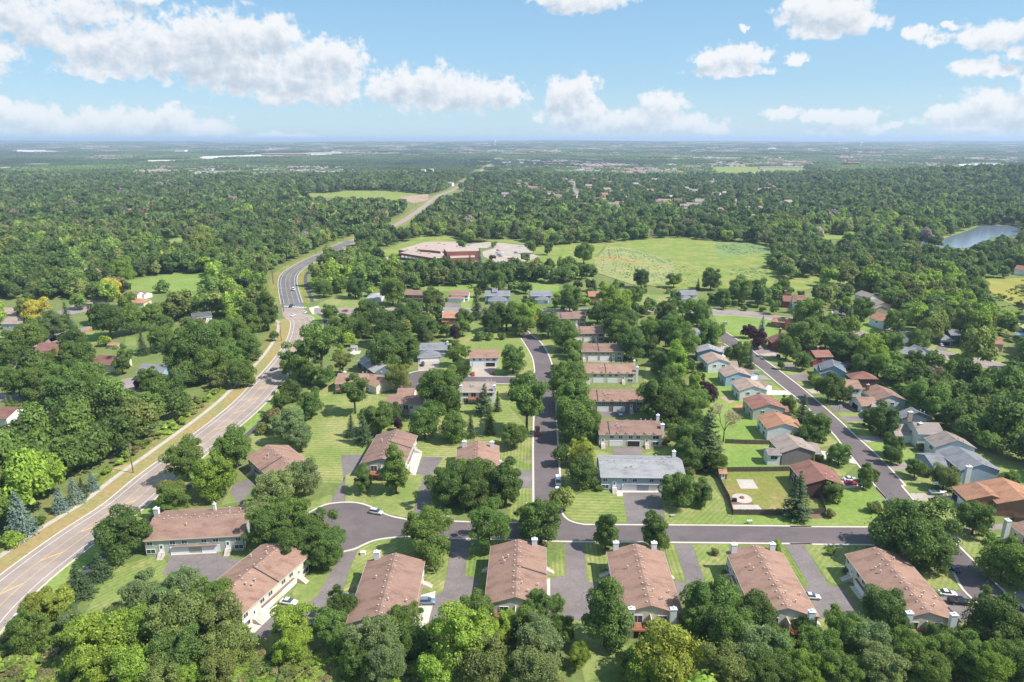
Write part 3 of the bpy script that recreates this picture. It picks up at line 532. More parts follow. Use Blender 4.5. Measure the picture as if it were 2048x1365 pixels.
# ------------------------------------------------------------------ drives, pads
DRIVES = [('drive_asphalt','h 1125 520 1430 512 1480 545 1590 560 1620 620 1380 745 1312 750 1325 690 1290 645 1070 660'),
 ('drive_asphalt','i 615 508 715 476 680 560 640 660 606 780 600 850 480 1010 370 1003 0 1095 -80 1060 60 980 180 890 250 860 350 862 440 800 575 560'),
 ('drive_asphalt','i 1330 420 1448 424 1420 600 1420 665 1500 680 1495 840 1370 1000 1165 1022 1215 800 1275 760 1310 560'),
 ('drive_asphalt','j 425 445 552 447 565 640 575 705 645 710 660 860 540 960 430 950 325 800 340 680 430 665'),
 ('drive_asphalt','j 1148 456 1262 458 1355 718 1450 716 1500 800 1300 900 1160 780 1150 690 1225 715'),
 ('drive_asphalt','k 465 462 590 462 755 730 850 735 980 940 700 945 590 735 630 730'),
 ('drive_asphalt','k 1440 750 1645 765 1810 918 1650 985 1500 850'),
 ('drive_asphalt','i 545 185 620 183 625 0 e 640 1250 620 1060 770 1055 800 1060 700 1180 650 1200 560 1365 555 1450'),
 ('drive_asphalt','i 1065 290 1180 296 1200 0 e 1250 1180 1320 1075 1180 1070 1130 1190 1185 1195 1140 1365'),
 ('drive_asphalt','e 1760 1162 1926 1165 1928 1290 1850 1285 1800 1200'),('drive_asphalt','i 240 215 340 270 300 290 150 300 150 240'),
 ('drive_asphalt','j 838 322 1090 324 1055 115 805 110'),('drive_asphalt','f 770 1005 970 1005 975 1060 780 1060'),('drive_asphalt','f 680 765 890 765 890 800 700 800'),('old_asphalt','f 600 410 760 412 740 430 600 425'),
 ('drive_asphalt','f 130 1090 400 1060 640 1100 620 1130 380 1110'),
 ('lot_asphalt','m 955 220 1175 220 1155 320 955 318'),('lot_asphalt','m 1510 275 1760 275 1710 375 1490 373'),('drive_asphalt','m 520 440 640 440 680 500 530 535 510 500'),('concrete','m 740 550 830 490 900 500 920 560'),
 ('drive_asphalt','l 120 880 300 820 420 830 330 1000 200 1170 150 1100 60 980'),
 ('drive_asphalt','y 880 238 1035 240 1030 296 840 294'),('old_asphalt','y 1330 242 1490 242 1450 300 1310 300'),
 ('old_asphalt','o 820 640 1040 650 1130 705 900 700'),('concrete','o 1050 825 1310 828 1360 880 1080 880'),('old_asphalt','o 780 560 940 570 1010 605 820 600'),('lot_asphalt','o 500 310 600 310 690 350 520 350'),
 ('concrete','g 620 1050 720 1040 900 1100 870 1110 700 1090'),('concrete','r 1100 360 1180 370 1500 450 1540 520 1200 450'),('concrete','r 1370 680 1560 690 1700 780 1400 800 1340 740'),
 ('old_asphalt','g 180 290 120 297 230 372 380 370 350 350'),('lot_asphalt','g 240 370 370 360 400 385 270 392'),('drive_asphalt','g 330 440 480 440 500 465 400 470'),('drive_asphalt','g 430 515 570 500 590 550 490 555'),
 ('lot_asphalt','g 560 612 640 612 660 640 600 640'),('drive_asphalt','g 700 722 850 700 930 760 770 768'),('drive_asphalt','g 780 798 980 792 960 825 830 828'),('lot_asphalt','g 910 930 1100 930 1100 970 970 972'),
 ('old_asphalt','g 1090 1115 1290 1110 1250 1160 1130 1160'),('lot_asphalt','s 205 770 600 770 740 915 640 850 270 850'),('old_asphalt','s 560 1070 740 1080 780 1140 1180 1090 1180 1150 1050 1160 620 1145'),
 ('old_asphalt','k 1960 770 2039 765 2039 815 1975 812'),('drive_asphalt','x 1165 700 1190 655 1310 655 1270 715'),('lot_asphalt','x 1560 780 1600 735 1740 745 1740 820'),
 ('concrete','i 1100 800 1220 765 1218 800 1160 1022 1075 948'),('concrete','e 1110 1045 1175 1050 1130 1200 1085 1190'),('concrete','h 1120 505 1420 490 1425 515 1125 530'),('concrete','h 1580 1000 1820 855 1840 880 1640 1075 1580 1040'),
 ('concrete','j 690 700 735 710 745 760 700 760'),('concrete','j 1500 715 1545 740 1570 800 1540 800'),('concrete','j 300 690 330 680 330 800 295 780'),('concrete','k 890 735 930 730 1000 840 985 860'),
 ('concrete','f 790 1280 835 1280 840 1342 800 1342'),('concrete','f 830 1302 1080 1302 1085 1316 832 1316'),('concrete','v 1360 1000 1400 975 1520 970 1500 1010 1380 1030'),('concrete','v 800 385 930 352 1000 440 930 470 850 470'),
 ('path_concrete','r 130 697 325 700 390 808 185 806'),('mulch','r 0 880 60 900 330 980 450 1060 90 1075 0 900'),('path_concrete','r 85 995 385 995 440 1055 105 1060'),('mulch','r 990 1110 1170 1095 1180 1150 1000 1160'),
 ('lot_asphalt','t 600 140 850 150 880 165 1100 140 1330 140 1480 165 1600 230 1750 310 1720 345 1480 375 1220 380 1060 300 1050 250 1200 205 900 210 600 215'),('lot_asphalt','t -100 260 60 235 100 245 60 290 20 340 20 380 70 400 -10 395 -40 330'),
 ('lot_asphalt','b 150 690 300 690 430 670 430 685 300 705 200 700'),('old_asphalt','b 1420 290 1440 285 1500 350 1460 350'),('far_pavement','b 1290 240 1320 240 1430 300 1420 310'),('far_pavement','b 800 345 900 347 900 355 810 353'),('bare_soil','o 520 910 600 890 700 950 640 980'),('patio_orange','o 700 1010 790 990 810 1040 720 1060')]
for i_, (m_, s_) in enumerate(DRIVES):
    nm = {'con': 'paved_pad', 'mul': 'mulch_bed', 'bar': 'patio', 'pat': 'patio', 'far': 'far_street'}.get(m_[:3], 'driveway')
    P_ = W(s_); sheet(nm, P_, .026 + .0011 * (i_ % 6) + (.012 if m_ in ('concrete',) else 0) if P_[0].y < 900 else .45, m_)
# road entry hidden under the big elm and the fire pit
def disc(name, c, r, z, mat, n=24): return sheet(name, [Vector((c.x + r * math.cos(2*math.pi*i/n), c.y + r * math.sin(2*math.pi*i/n), 0)) for i in range(n)], z, mat)
disc('patio', G('r', 200, 920), 3.3, .05, 'path_concrete')
# ------------------------------------------------------------------ water
LAKE = 'c 1400 615 1550 610 1700 560 1780 528 1960 528 2030 545 2060 575 1990 590 1830 600 1830 620 1700 660 1560 660 1440 640'
sheet('lake', W(LAKE), .3, 'lake_water'); sheet('shore_reeds', W('c 1560 590 1700 540 1780 510 1960 515 1975 528 1780 532 1700 562 1570 605'), .25, 'meadow')
sheet('pond', W('x 1860 470 1900 430 2060 405 2060 600 1990 560 1900 500'), .03, 'lake_water'); sheet('pond_algae', W('x 1870 450 1920 420 2060 405 2060 500 1950 490'), .06, 'algae'); sheet('pond', W('c 1260 750 1340 765 1330 790 1250 775'), .03, 'algae')
# ------------------------------------------------------------------ buildings
FOOT = []; LAND = []       # footprints to keep trees off, landmarks for naming
def win_mesh(w, h, kind):
    mb = MB(); t = .11
    mb.box(-w/2, w/2, -.06, .05, -t, 0); mb.box(-w/2, w/2, -.06, .05, h, h + t); mb.box(-w/2 - t, -w/2, -.06, .05, -t, h + t); mb.box(w/2, w/2 + t, -.06, .05, -t, h + t)
    mb.box(-.04, .04, -.05, .05, 0, h)
    f = mb.mesh('window_frame', 'trim_white'); mb = MB(); mb.box(-w/2, w/2, -.02, .03, 0, h); return f, mb.mesh('window_pane', 'window_glass')
WM = {'win': win_mesh(1.5, 1.15, 0), 'wide': win_mesh(2.4, 1.3, 0), 'slider': win_mesh(2.2, 2.1, 0)}
def garage_mesh(w, open_=False):
    mb = MB(); t = .14; mb.box(-w/2 - t, w/2 + t, -.07, .05, 2.3, 2.3 + t); mb.box(-w/2 - t, -w/2, -.07, .05, 0, 2.3); mb.box(w/2, w/2 + t, -.07, .05, 0, 2.3)
    f = mb.mesh('garage_frame', 'trim_white'); mb = MB()
    if open_: mb.box(-w/2, w/2, -.01, .04, 0.02, 2.3); return f, mb.mesh('garage_opening', 'dark_opening')
    for k in range(4): mb.box(-w/2, w/2, -.03, .04, .03 + k * .57, .03 + k * .57 + .545)
    return f, mb.mesh('garage_panel', 'garage_white')
GM = {True: garage_mesh(4.9, True), False: garage_mesh(4.9)}
def door_mesh():
    mb = MB(); mb.box(-.5, .5, -.06, .04, 0, 2.1); mb.box(-.62, -.5, -.08, .04, 0, 2.2); mb.box(.5, .62, -.08, .04, 0, 2.2); mb.box(-.62, .62, -.08, .04, 2.1, 2.22)
    f = mb.mesh('door', 'garage_white'); mb = MB(); mb.box(-.3, .3, -.09, -.05, 1.0, 1.9); return f, mb.mesh('door_pane', 'window_glass')
DM = door_mesh()
def place(root, name, me, sub, subme, loc, rz):
    o = meshobj(name, me, root); o.location = loc; o.rotation_euler = (0, 0, rz)
    if sub: meshobj(sub, subme, o)
    return o
def roof_vent_mesh():
    mb = MB(); mb.box(-.12, .12, -.12, .12, -.1, .14); mb.box(-.17, .17, -.17, .17, .14, .2); return mb.mesh('roof_vent', 'vent_metal')
RV = roof_vent_mesh()
def pipe_mesh():
    mb = MB(); mb.tube((0, 0, -.2), (0, 0, .75), .13, .13, 8); mb.tube((0, 0, .75), (0, 0, .9), .24, .24, 8); return mb.mesh('flue', 'vent_metal')
FL = pipe_mesh()
def chimney(root, c, top, wallm, z0=0.0, wx=1.5, wy=1.0, rz=0.0):
    mb = MB(); mb.box(-wx/2, wx/2, -wy/2, wy/2, z0, top); o = mb.obj('chimney', wallm, root); o.location = (c[0], c[1], 0); o.rotation_euler = (0, 0, rz)
    mb = MB(); mb.box(-wx/2 - .1, wx/2 + .1, -wy/2 - .1, wy/2 + .1, top, top + .14); mb.tube((0, 0, top + .14), (0, 0, top + .7), .22, .22, 8); mb.obj('chimney_cap', 'trim_white' if wallm != 'brickwork' else 'concrete', o)
def wing(root, P, Q, depth, he, rise, wall, roof, hip=False, front='', back='', g0='', g1='', L=None, vents=0, flues=0, step=None, ov=.45, z=0.0, dormers=0, cross=0):
    """P, Q: roof eave corners in root space (Vector). The body lies to the left of P->Q."""
    d = Q - P; d.z = 0; L = L or d.length; u = d.normalized(); w = Vector((-u.y, u.x, 0)); ang = math.atan2(u.y, u.x)
    th = math.atan2(rise, depth / 2); k = rise / (depth / 2)
    X = lambda a, b, c: (P.x + u.x * a + w.x * b, P.y + u.y * a + w.y * b, c + z)
    # roof: built in local axes so that shingle courses follow the slope
    r = bpy.data.objects.new('roof', None)
    mb = MB(); t = .16; D = depth; H = he + rise
    if hip:
        i0 = min(D / 2, L / 2 - .01)
        v = [(0,0,he),(L,0,he),(L,D,he),(0,D,he),(i0,D/2,H),(L-i0,D/2,H)]
        mb.add([X(*q) for q in v], [(0,1,5,4),(1,2,5),(2,3,4,5),(3,0,4)])
        mb.add([X(a, b, he - .14) for a, b in ((0,0),(L,0),(L,D),(0,D))], [(3,2,1,0)])
        mb.add([X(*q) for q in [(0,0,he-.14),(L,0,he-.14),(L,D,he-.14),(0,D,he-.14),(0,0,he),(L,0,he),(L,D,he),(0,D,he)]], [(0,1,5,4),(1,2,6,5),(2,3,7,6),(3,0,4,7)])
    else:
        for (b0, b1, z0, z1) in ((0, D/2, he, H), (D, D/2, he, H)):
            v = [(0,b0,z0),(L,b0,z0),(L,b1,z1),(0,b1,z1),(0,b0,z0-t),(L,b0,z0-t),(L,b1,z1-t),(0,b1,z1-t)]
            f = [(0,1,2,3),(7,6,5,4),(0,4,5,1),(2,6,7,3),(1,5,6,2),(3,7,4,0)]
            if b0: f = [q[::-1] for q in f]
            mb.add([X(*q) for q in v], f)
    for c in range(cross):     # small gablets over the upper windows
        a = L * (c + 1) / (cross + 1); mb.add([X(a-1.1, .0, he+.02), X(a+1.1, .0, he+.02), X(a, .0, he+.62), X(a, 1.9, he+.62)], [(0,1,2),(1,3,2),(2,3,0)])
    ro = mb.obj('roof', 'roof_' + roof, root)
    # gutters / fascia
    for b in (-.06, D + .02):
        mb = MB(); q = [X(0, b, he - .2), X(L, b, he - .2), X(L, b + .05, he - .2), X(0, b + .05, he - .2), X(0, b, he + .0), X(L, b, he + .0), X(L, b + .05, he + .0), X(0, b + .05, he + .0)]
        mb.add(q, [(0,3,2,1),(4,5,6,7),(0,1,5,4),(1,2,6,5),(2,3,7,6),(3,0,4,7)])
        mb.obj('gutter', 'trim_beige' if roof in ('brown', 'red', 'orange') else 'trim_white', root)
    # walls
    o_ = ov; a0, a1, b0, b1 = o_ * .8, L - o_ * .8, o_, D - o_; zt = he + k * o_ - .17 if not hip else he - .1; zr = H - .2
    mb = MB()
    if hip: mb.add([X(a,b,c) for c in (-.3, zt) for a,b in ((a0,b0),(a1,b0),(a1,b1),(a0,b1))], [(0,1,5,4),(1,2,6,5),(2,3,7,6),(3,0,4,7),(7,6,5,4)])
    else:
        v = [(a0,b0,-.3),(a1,b0,-.3),(a1,b1,-.3),(a0,b1,-.3),(a0,b0,zt),(a1,b0,zt),(a1,b1,zt),(a0,b1,zt),(a0,D/2,zr),(a1,D/2,zr)]
        mb.add([X(*q) for q in v], [(0,1,5,4),(2,3,7,6),(1,2,6,9,5),(3,0,4,8,7)])
    mb.obj('wall', 'wall_' + wall if 'wall_' + wall in MATS else wall, root)
    FOOT.append([(root.location.x + X(a, b, 0)[0], root.location.y + X(a, b, 0)[1]) for a, b in ((-1,-1),(L+1,-1),(L+1,D+1),(-1,D+1))])
    # openings: 'pos:kind:z' items, pos 0..1 along the side
    sides = {'F': (lambda s: X(a0 + (a1 - a0) * s, b0 - .045, 0), ang), 'B': (lambda s: X(a1 - (a1 - a0) * s, b1 + .045, 0), ang + math.pi),
             '1': (lambda s: X(a1 + .045, b0 + (b1 - b0) * s, 0), ang + math.pi / 2), '0': (lambda s: X(a0 - .045, b1 - (b1 - b0) * s, 0), ang - math.pi / 2)}
    for sd, spec in (('F', front), ('B', back), ('0', g0), ('1', g1)):
        for it in spec.split():
            p, kd, zz = it.split(':'); p = float(p); zz = float(zz); fn, rz = sides[sd]; c = fn(p); c = (c[0], c[1], z + zz)
            if kd in WM: place(root, 'window', WM[kd][0], 'pane', WM[kd][1], c, rz)
            elif kd == 'gar': place(root, 'garage_door', GM[False][0], 'door_panel', GM[False][1], c, rz)
            elif kd == 'gop': place(root, 'garage_door', GM[True][0], 'dark_opening', GM[True][1], c, rz)
            elif kd == 'door': place(root, 'door', DM[0], 'pane', DM[1], c, rz)
            elif kd == 'deck':
                mb = MB(); mb.box(-2.4, 2.4, -3.0, -.03, -.2, 0)
                for qx in (-2.35, 0, 2.35): mb.box(qx - .06, qx + .06, -2.95, -2.83, -zz, -.2)
                dk = mb.obj('deck', 'deck_wood', root); dk.location = c; dk.rotation_euler = (0, 0, rz)
                mb = MB(); mb.box(-2.4, 2.4, -3.0, -2.93, .85, .95); mb.box(-2.4, -2.33, -2.93, 0, .85, .95); mb.box(2.33, 2.4, -2.93, 0, .85, .95)
                for q in range(17): mb.box(-2.36 + q * .293, -2.32 + q * .293, -2.98, -2.94, 0, .85)
                for q in range(8):
                    for sx_ in (-2.38, 2.34): mb.box(sx_, sx_ + .04, -.3 - q * .36, -.26 - q * .36, 0, .85)
                mb.obj('railing', 'deck_wood', dk)
            elif kd == 'steps':
                mb = MB(); n = max(2, int(zz / .2))
                for q in range(n): mb.box(-.8, .8, -.35 * (n - q) - .6, -.6 if q == n - 1 else -.35 * (n - q - 1) - .6, -zz, -zz + zz * (q + 1) / n)
                mb.box(-.8, .8, -.6, -.02, -zz, 0)
                st = mb.obj('steps', 'concrete', root); st.location = c; st.rotation_euler = (0, 0, rz)
                for sx_ in (-.82, .78):
                    mb = MB()
                    mb.add([(sx_, -.6, .9), (sx_+.05, -.6, .9), (sx_+.05, -.6, .97), (sx_, -.6, .97), (sx_, -.35*n-.6, -zz+1.0), (sx_+.05, -.35*n-.6, -zz+1.0), (sx_+.05, -.35*n-.6, -zz+1.07), (sx_, -.35*n-.6, -zz+1.07)], [(0,1,2,3),(7,6,5,4),(0,4,5,1),(1,5,6,2),(2,6,7,3),(3,7,4,0)])
                    mb.obj('handrail', 'deck_wood', st)
            elif kd == 'wallfin':
                mb = MB(); mb.box(-.1, .1, -2.6, 0, -1, 2.4); fo = mb.obj('divider_wall', 'wall_' + wall, root); fo.location = c; fo.rotation_euler = (0, 0, rz)
            elif kd == 'brick':
                mb = MB(); mb.box(-1.0, 1.0, -.5, .0, 0, 2.4); fo = mb.obj('pier', 'brickwork', root); fo.location = c; fo.rotation_euler = (0, 0, rz)
            elif kd == 'fasc':
                mb = MB(); mb.box(-6.4, 6.4, -.55, -.02, -.12, .12); fo = mb.obj('canopy', 'roof_' + roof, root); fo.location = c; fo.rotation_euler = (0, 0, rz)
    # ridge vents in two staggered rows and flues
    for q in range(vents):
        for s_ in (-1, 1):
            a = L * (q + .5 + .15 * s_) / vents; b = D / 2 + s_ * .75; h = H - k * .75 + .08
            o = meshobj('roof_vent', RV, ro); o.location = X(a, b, h)
    rr = random.Random(int(abs(P.x * 7 + P.y * 13)) % 9999)
    for q in range(flues):
        a = L * rr.uniform(.1, .9); b = D / 2 + rr.choice((-1, 1)) * rr.uniform(1.2, D * .36); h = he + (rise - abs(b - D / 2) * k)
        o = meshobj('flue', FL, ro); o.location = X(a, b, h)
    if step is not None:     # party-wall break across the slope
        mb = MB(); sgn, a = step
        zz_ = [(a-.12, D/2), (a+.12, D/2), (a+.12, D - .05 if sgn > 0 else .05), (a-.12, D - .05 if sgn > 0 else .05)]
        vs = [X(p, b, he + rise - abs(b - D/2) * k + .02) for p, b in zz_] + [X(p, b, he + rise - abs(b - D/2) * k + .3) for p, b in zz_]
        mb.add(vs, [(0,1,2,3),(7,6,5,4),(0,4,5,1),(1,5,6,2),(2,6,7,3),(3,7,4,0)]); mb.obj('party_wall', 'roof_dark', ro)
    return X
def house(name, label, cat, short, wings, wall, roof, chim=(), group=None):
    first = wings[0]; he = first[3]
    P0 = G(*first[0], he); c = thing(name, label, cat, (P0.x, P0.y, 0), 0, group)
    cx = cy_ = 0
    for wg in wings:
        a, b, dep, he, rise = wg[:5]; kw = dict(wg[5]) if len(wg) > 5 else {}
        P, Q = G(*a, he), G(*b, he); wl_, rf = kw.pop('wall', wall), kw.pop('roof', roof)
        L = kw.get('L') or (Q - P).length; mid = P + (Q - P).normalized() * L / 2
        if wg is first: nrm = Vector((-(Q-P).y, (Q-P).x, 0)).normalized(); LAND.append((short, mid.x + nrm.x * dep / 2, mid.y + nrm.y * dep / 2))
        wing(c, P - c.location, Q - c.location, dep, he, rise, wl_, rf, **kw)
    for ch in chim:
        v, x, y, top, m = ch[:5]; g = G(v, x, y, top); chimney(c, (g.x - c.location.x, g.y - c.location.y), top, m, 0, *(ch[5:] if len(ch) > 5 else ()))
    return c
SIDE4 = '.05:win:3.4 .05:wide:.8 .16:door:1.3 .28:win:3.4 .34:gar:.05 .40:win:3.4 .60:win:3.4 .66:gar:.05 .72:win:3.4 .84:door:1.3 .95:win:3.4 .95:wide:.8 .5:fasc:2.6 .16:steps:1.25 .84:steps:1.25'
GABL = '.30:slider:2.6 .30:deck:2.55 .5:wallfin:2.8 .70:slider:2.6 .70:deck:2.55'
def big(lbl, short, A, B, dep, wall='cream', roof='brown', vents=11, flues=6, L=None, g1=GABL, g0='', front=SIDE4, back=SIDE4, chim=(), step=None, he=5.3, rise=2.6, **k):
    return house('townhouse', lbl, 'townhouse', short, [(A, B, dep, he, rise, dict(vents=vents, flues=flues, L=L, g1=g1, g0=g0, front=front, back=back, step=step, **k))], wall, roof, chim, 'long townhouses along the cul-de-sac streets')
CHM = 'chimney_stucco'

big('long brown-roofed townhouse with one white chimney, right below the cul-de-sac bulb', 'townhouse below the cul-de-sac', ('i',770,565), ('i',640,950), 16.2, L=26, chim=[('i',835,508,8.4,CHM)], flues=4)
big('brown-roofed townhouse with a dark ridge across its right slope and one far chimney', 'dark-ridged townhouse', ('i',1583,470), ('i',1540,850), 16, L=26, chim=[('i',1872,424,8.4,CHM)], step=(1, 13), flues=6)
big('long brown-roofed townhouse with two far and two near chimneys, behind the oval tree', 'townhouse with four chimneys', ('j',700,500), ('j',772,905), 16.3, L=27, chim=[('j',763,445,8.4,CHM),('j',1014,447,8.4,CHM),('j',866,880,8.2,CHM),('j',1142,882,8.2,CHM)], flues=4)
big('long brown-roofed townhouse left of the angled driveway with the silver sedan', 'silver sedan townhouse', ('j',1485,505), ('k',262,925), 16, L=27.5, chim=[('j',1542,458,8.4,CHM),('j',1793,454,8.4,CHM),('k',645,898,8.2,CHM)], flues=5)
big('long brown-roofed townhouse beside the black pickup at the bottom right', 'townhouse beside the black pickup', ('k',860,520), ('k',1174,950), 16.3, L=28, chim=[('k',1287,908,8.2,CHM),('k',1580,920,8.2,CHM)], flues=8)
big('slanting brown-roofed townhouse with a white car at its garages, lower left', 'slanting townhouse', ('h',1590,925), ('h',1968,590), 16.3, L=27, step=(-1, 14), vents=10, g1='', g0=GABL)
big('brown-roofed townhouse with two white garage doors and stairs, left of the grey maples', 'townhouse by the main road', ('h',935,437), ('h',1600,400), 17.2, wall='sage', chim=[('h',1027,222,8.2,CHM),('h',1410,192,8.4,CHM,.7,.7)], vents=11, g1='', flues=4)
big('brown-roofed townhouse half hidden by silver maples below the striped lawn', 'townhouse below the striped lawn', ('l',290,510), ('l',600,790), 16, L=26, wall='tan', vents=9, step=(-1, 14), g1='')
big('long brown-roofed townhouse behind two round trees above the cul-de-sac bulb', 'townhouse above the cul-de-sac', ('e',865,920), ('e',735,1145), 16.4, L=26, wall='sage', step=(1, 12), chim=[], flues=5)
big('brown-roofed townhouse with two white chimneys behind the dense maple at the street corner', 'townhouse beside the corner maple', ('e',1415,1000), ('e',1390,1240), 16, L=26, chim=[('e',1462,968,8.4,CHM),('e',1652,970,8.4,CHM)], flues=2)
big('grey-roofed pale blue townhouse facing the corner lawn, two white garage doors', 'grey-roofed duplex', ('f',685,1210), ('f',1275,1218), 17.3, wall='greyblue', roof='lightgrey', vents=12, g1='', chim=[('f',1188,1035,8.6,CHM,1.2,1.0)], flues=5)
FG = '.06:door:1.3 .2:win:3.4 .27:gar:.05 .34:win:3.4 .50:win:3.4 .55:gop:.05 .62:win:3.4 .76:door:1.3 .9:wide:3.3 .9:wide:.8 .06:steps:1.25 .76:steps:1.25'
FG2 = FG.replace('gop', 'gar')
big('brown-roofed townhouse with one open dark garage, directly behind the grey-roofed duplex', 'open-garage townhouse', ('n',215,1226), ('n',805,1230), 14.6, vents=8, chim=[('n',755,1050,8.6,CHM,1.2,1),('n',797,1135,8.2,CHM,1.4,1.2)], front=FG, cross=6, g1='', step=(-1, 4.5))
big('brown-roofed townhouse with a silver car parked at its white garage door', 'silver car townhouse', ('n',110,922), ('n',650,925), 14.6, wall='taupe', vents=8, chim=[('n',638,775,8.4,CHM,1,1)], front=FG2, cross=6, g1='', step=(-1, 5))
big('brown-roofed cream townhouse with a chimney and a curved flower bed at its right end', 'curved-bed townhouse', ('n',85,668), ('n',560,670), 14.6, vents=7, chim=[('n',540,552,8.4,CHM,1,1),('n',567,612,8.2,CHM,1.2,1.2)], front=FG2, cross=5, g1='', step=(-1, 11))
big('brown-roofed townhouse with a pale concrete drive, fifth of the row beside the curving street', 'townhouse with the pale drive', ('n',55,472), ('n',450,472), 14.6, wall='tan', vents=6, front=FG2, g1='', step=(-1, 10))
big('brown-roofed townhouse beside the tall maples, sixth of the row beside the curving street', 'sixth row townhouse', ('f',460,232), ('f',720,228), 14.4, wall='tan', vents=5, front=FG2, g1='', step=(-1, 8))
big('brown-roofed townhouse at the far end of the row, under the yellowish tree', 'farthest row townhouse', ('f',325,130), ('f',590,126), 14.4, wall='tan', vents=5, front=FG2, g1='', step=(-1, 9))
big('white two-storey house with taupe roof, two chimneys and a balcony behind spruces', 'white house with the balcony', ('m',1378,537), ('m',1745,537), 14.5, wall='white', roof='taupe', vents=6, front='.15:wide:3.4 .15:slider:.1 .38:slider:2.7 .38:deck:2.65 .62:slider:2.7 .62:deck:2.65 .85:wide:3.4 .5:win:.7', g1='', chim=[('m',1390,468,8.2,CHM,1.2,1.2),('m',1732,468,8.2,CHM,1.2,1.2)], rise=2.4)
big('brown-roofed duplex with two red cars on its drive', 'duplex with the two red cars', ('m',1475,184), ('m',1782,182), 13, wall='white', vents=0, front='.15:win:3.4 .28:gar:.05 .36:win:3.4 .62:win:3.4 .72:gop:.05 .85:win:3.4', g1='', flues=1)
house('house', 'grey-roofed house with hipped double garage and dark car on the upper cul-de-sac', 'house', 'hipped-garage house', [(('m',960,104),('m',1255,102),12,4.6,2.4,dict(front='.8:win:3 .92:win:3 .8:wide:.8 .92:wide:.8')),(('m',945,183),('m',1192,170),13,2.9,2.3,dict(hip=True,front='.3:gar:.05 .72:gar:.05'))], 'greyblue', 'grey', [('m',1253,22,7.8,CHM,1,1)])
house('house', 'brown-roofed house with split ridge and white stairs left of the upper cul-de-sac', 'house', 'split-ridge house', [(('m',95,450),('m',420,452),15,4.6,2.8,dict(front='.2:slider:2.4 .2:deck:2.3 .5:win:2.6 .8:win:2.6',flues=5)),(('m',360,430),('m',520,482),13,4.2,2.2,dict(front='.5:door:.3 .2:win:2'))], 'cream', 'brown', [('m',200,330,7.6,CHM,1.3,1.2)])
house('house', 'small brown-roofed house with a raised white deck and stairs', 'house', 'small house with the raised deck', [(('m',612,662),('m',1000,668),12,5.0,2.2,dict(front='.38:win:3 .55:slider:2.6 .5:deck:2.5 .7:win:3 .4:wide:.7',vents=6)),(('m',730,566),('m',910,568),9,5.0,1.8,{})], 'white', 'brown')
house('house', 'grey-roofed house mostly hidden under the broad elm, beside the shed', 'house', 'house under the broad elm', [(('m',322,212),('m',500,338),13,3.6,2.6,dict(front='.3:win:1.2 .6:win:1.2')),(('m',470,320),('m',580,332),9,3.2,2.4,dict(hip=True))], 'slate', 'lightgrey')
DUP = '.12:win:3.2 .3:win:3.2 .7:win:3.2 .88:win:3.2'
house('duplex', 'grey-roofed duplex with a central double garage and brown drive, beyond the tall spruce', 'duplex', 'grey duplex behind the spruce', [(('y',1275,165),('y',1540,165),15,4.8,2.6,dict(front=DUP)),(('y',1308,215),('y',1500,215),14,3,2.6,dict(hip=True,front='.3:gar:.05 .7:gar:.05')),(('y',1350,122),('y',1410,122),8,7.2,1.6,{})], 'greyblue', 'grey', [], 'duplexes on the far side of the collector street')
house('duplex', 'brown-roofed duplex with a front garage and dark patched drive', 'duplex', 'duplex with the dark patched drive', [(('y',930,160),('y',1115,160),14,4.8,2.6,dict(front='.85:win:3.2 .85:wide:.8',g1='')),(('y',890,190),('y',1066,195),13,3,2.4,dict(hip=True,front='.3:gar:.05 .7:gar:.05'))], 'white', 'brown', [], 'duplexes on the far side of the collector street')
house('duplex', 'grey-roofed duplex with a white garage gable, right end of the far row', 'duplex', 'right-hand grey duplex', [(('y',1745,165),('y',1965,163),14,4.8,2.4,dict(front=DUP)),(('y',1780,205),('y',1930,210),12,3,2.2,dict(hip=True,front='.5:gar:.05'))], 'greyblue', 'grey', [], 'duplexes on the far side of the collector street')
house('duplex', 'two-storey duplex with white balcony bands and a brown roof in two halves', 'duplex', 'duplex with balcony bands', [(('y',445,152),('y',660,156),14,6.2,2.2,dict(front='.15:slider:3.6 .38:slider:3.6 .62:slider:3.6 .85:slider:3.6 .25:slider:.4 .75:slider:.4 .5:fasc:3.1'))], 'brick', 'brown')
house('house', 'grey-roofed bungalow at the left end of the far row beside the main road', 'house', 'grey-roofed bungalow', [(('y',58,190),('y',215,190),16,3.4,2.6,dict(hip=True,front='.5:win:1.2'))], 'white', 'lightgrey')
house('house', 'orange-brown roofed brick house in front of the collector street', 'house', 'orange-brown roofed house', [(('y',838,390),('y',1010,392),14,4.6,2.6,dict(front='.2:slider:2.5 .2:deck:2.4 .6:slider:2.5 .8:win:.8'))], 'brick', 'orange', [('y',848,330,7.8,'chimney_stucco',1.2,1)])
house('house', 'rust-roofed house between the tall maples beyond the collector street', 'house', 'rust-roofed house', [(('b',1530,938),('b',1600,938),12,4.6,2.6,dict(front='.5:win:3'))], 'brick', 'orange')
house('house', 'pale-roofed house glimpsed under the maples beside the collector street', 'house', 'pale-roofed house', [(('v',1340,505),('v',1480,515),12,3.2,2.2,{})], 'white', 'grey')
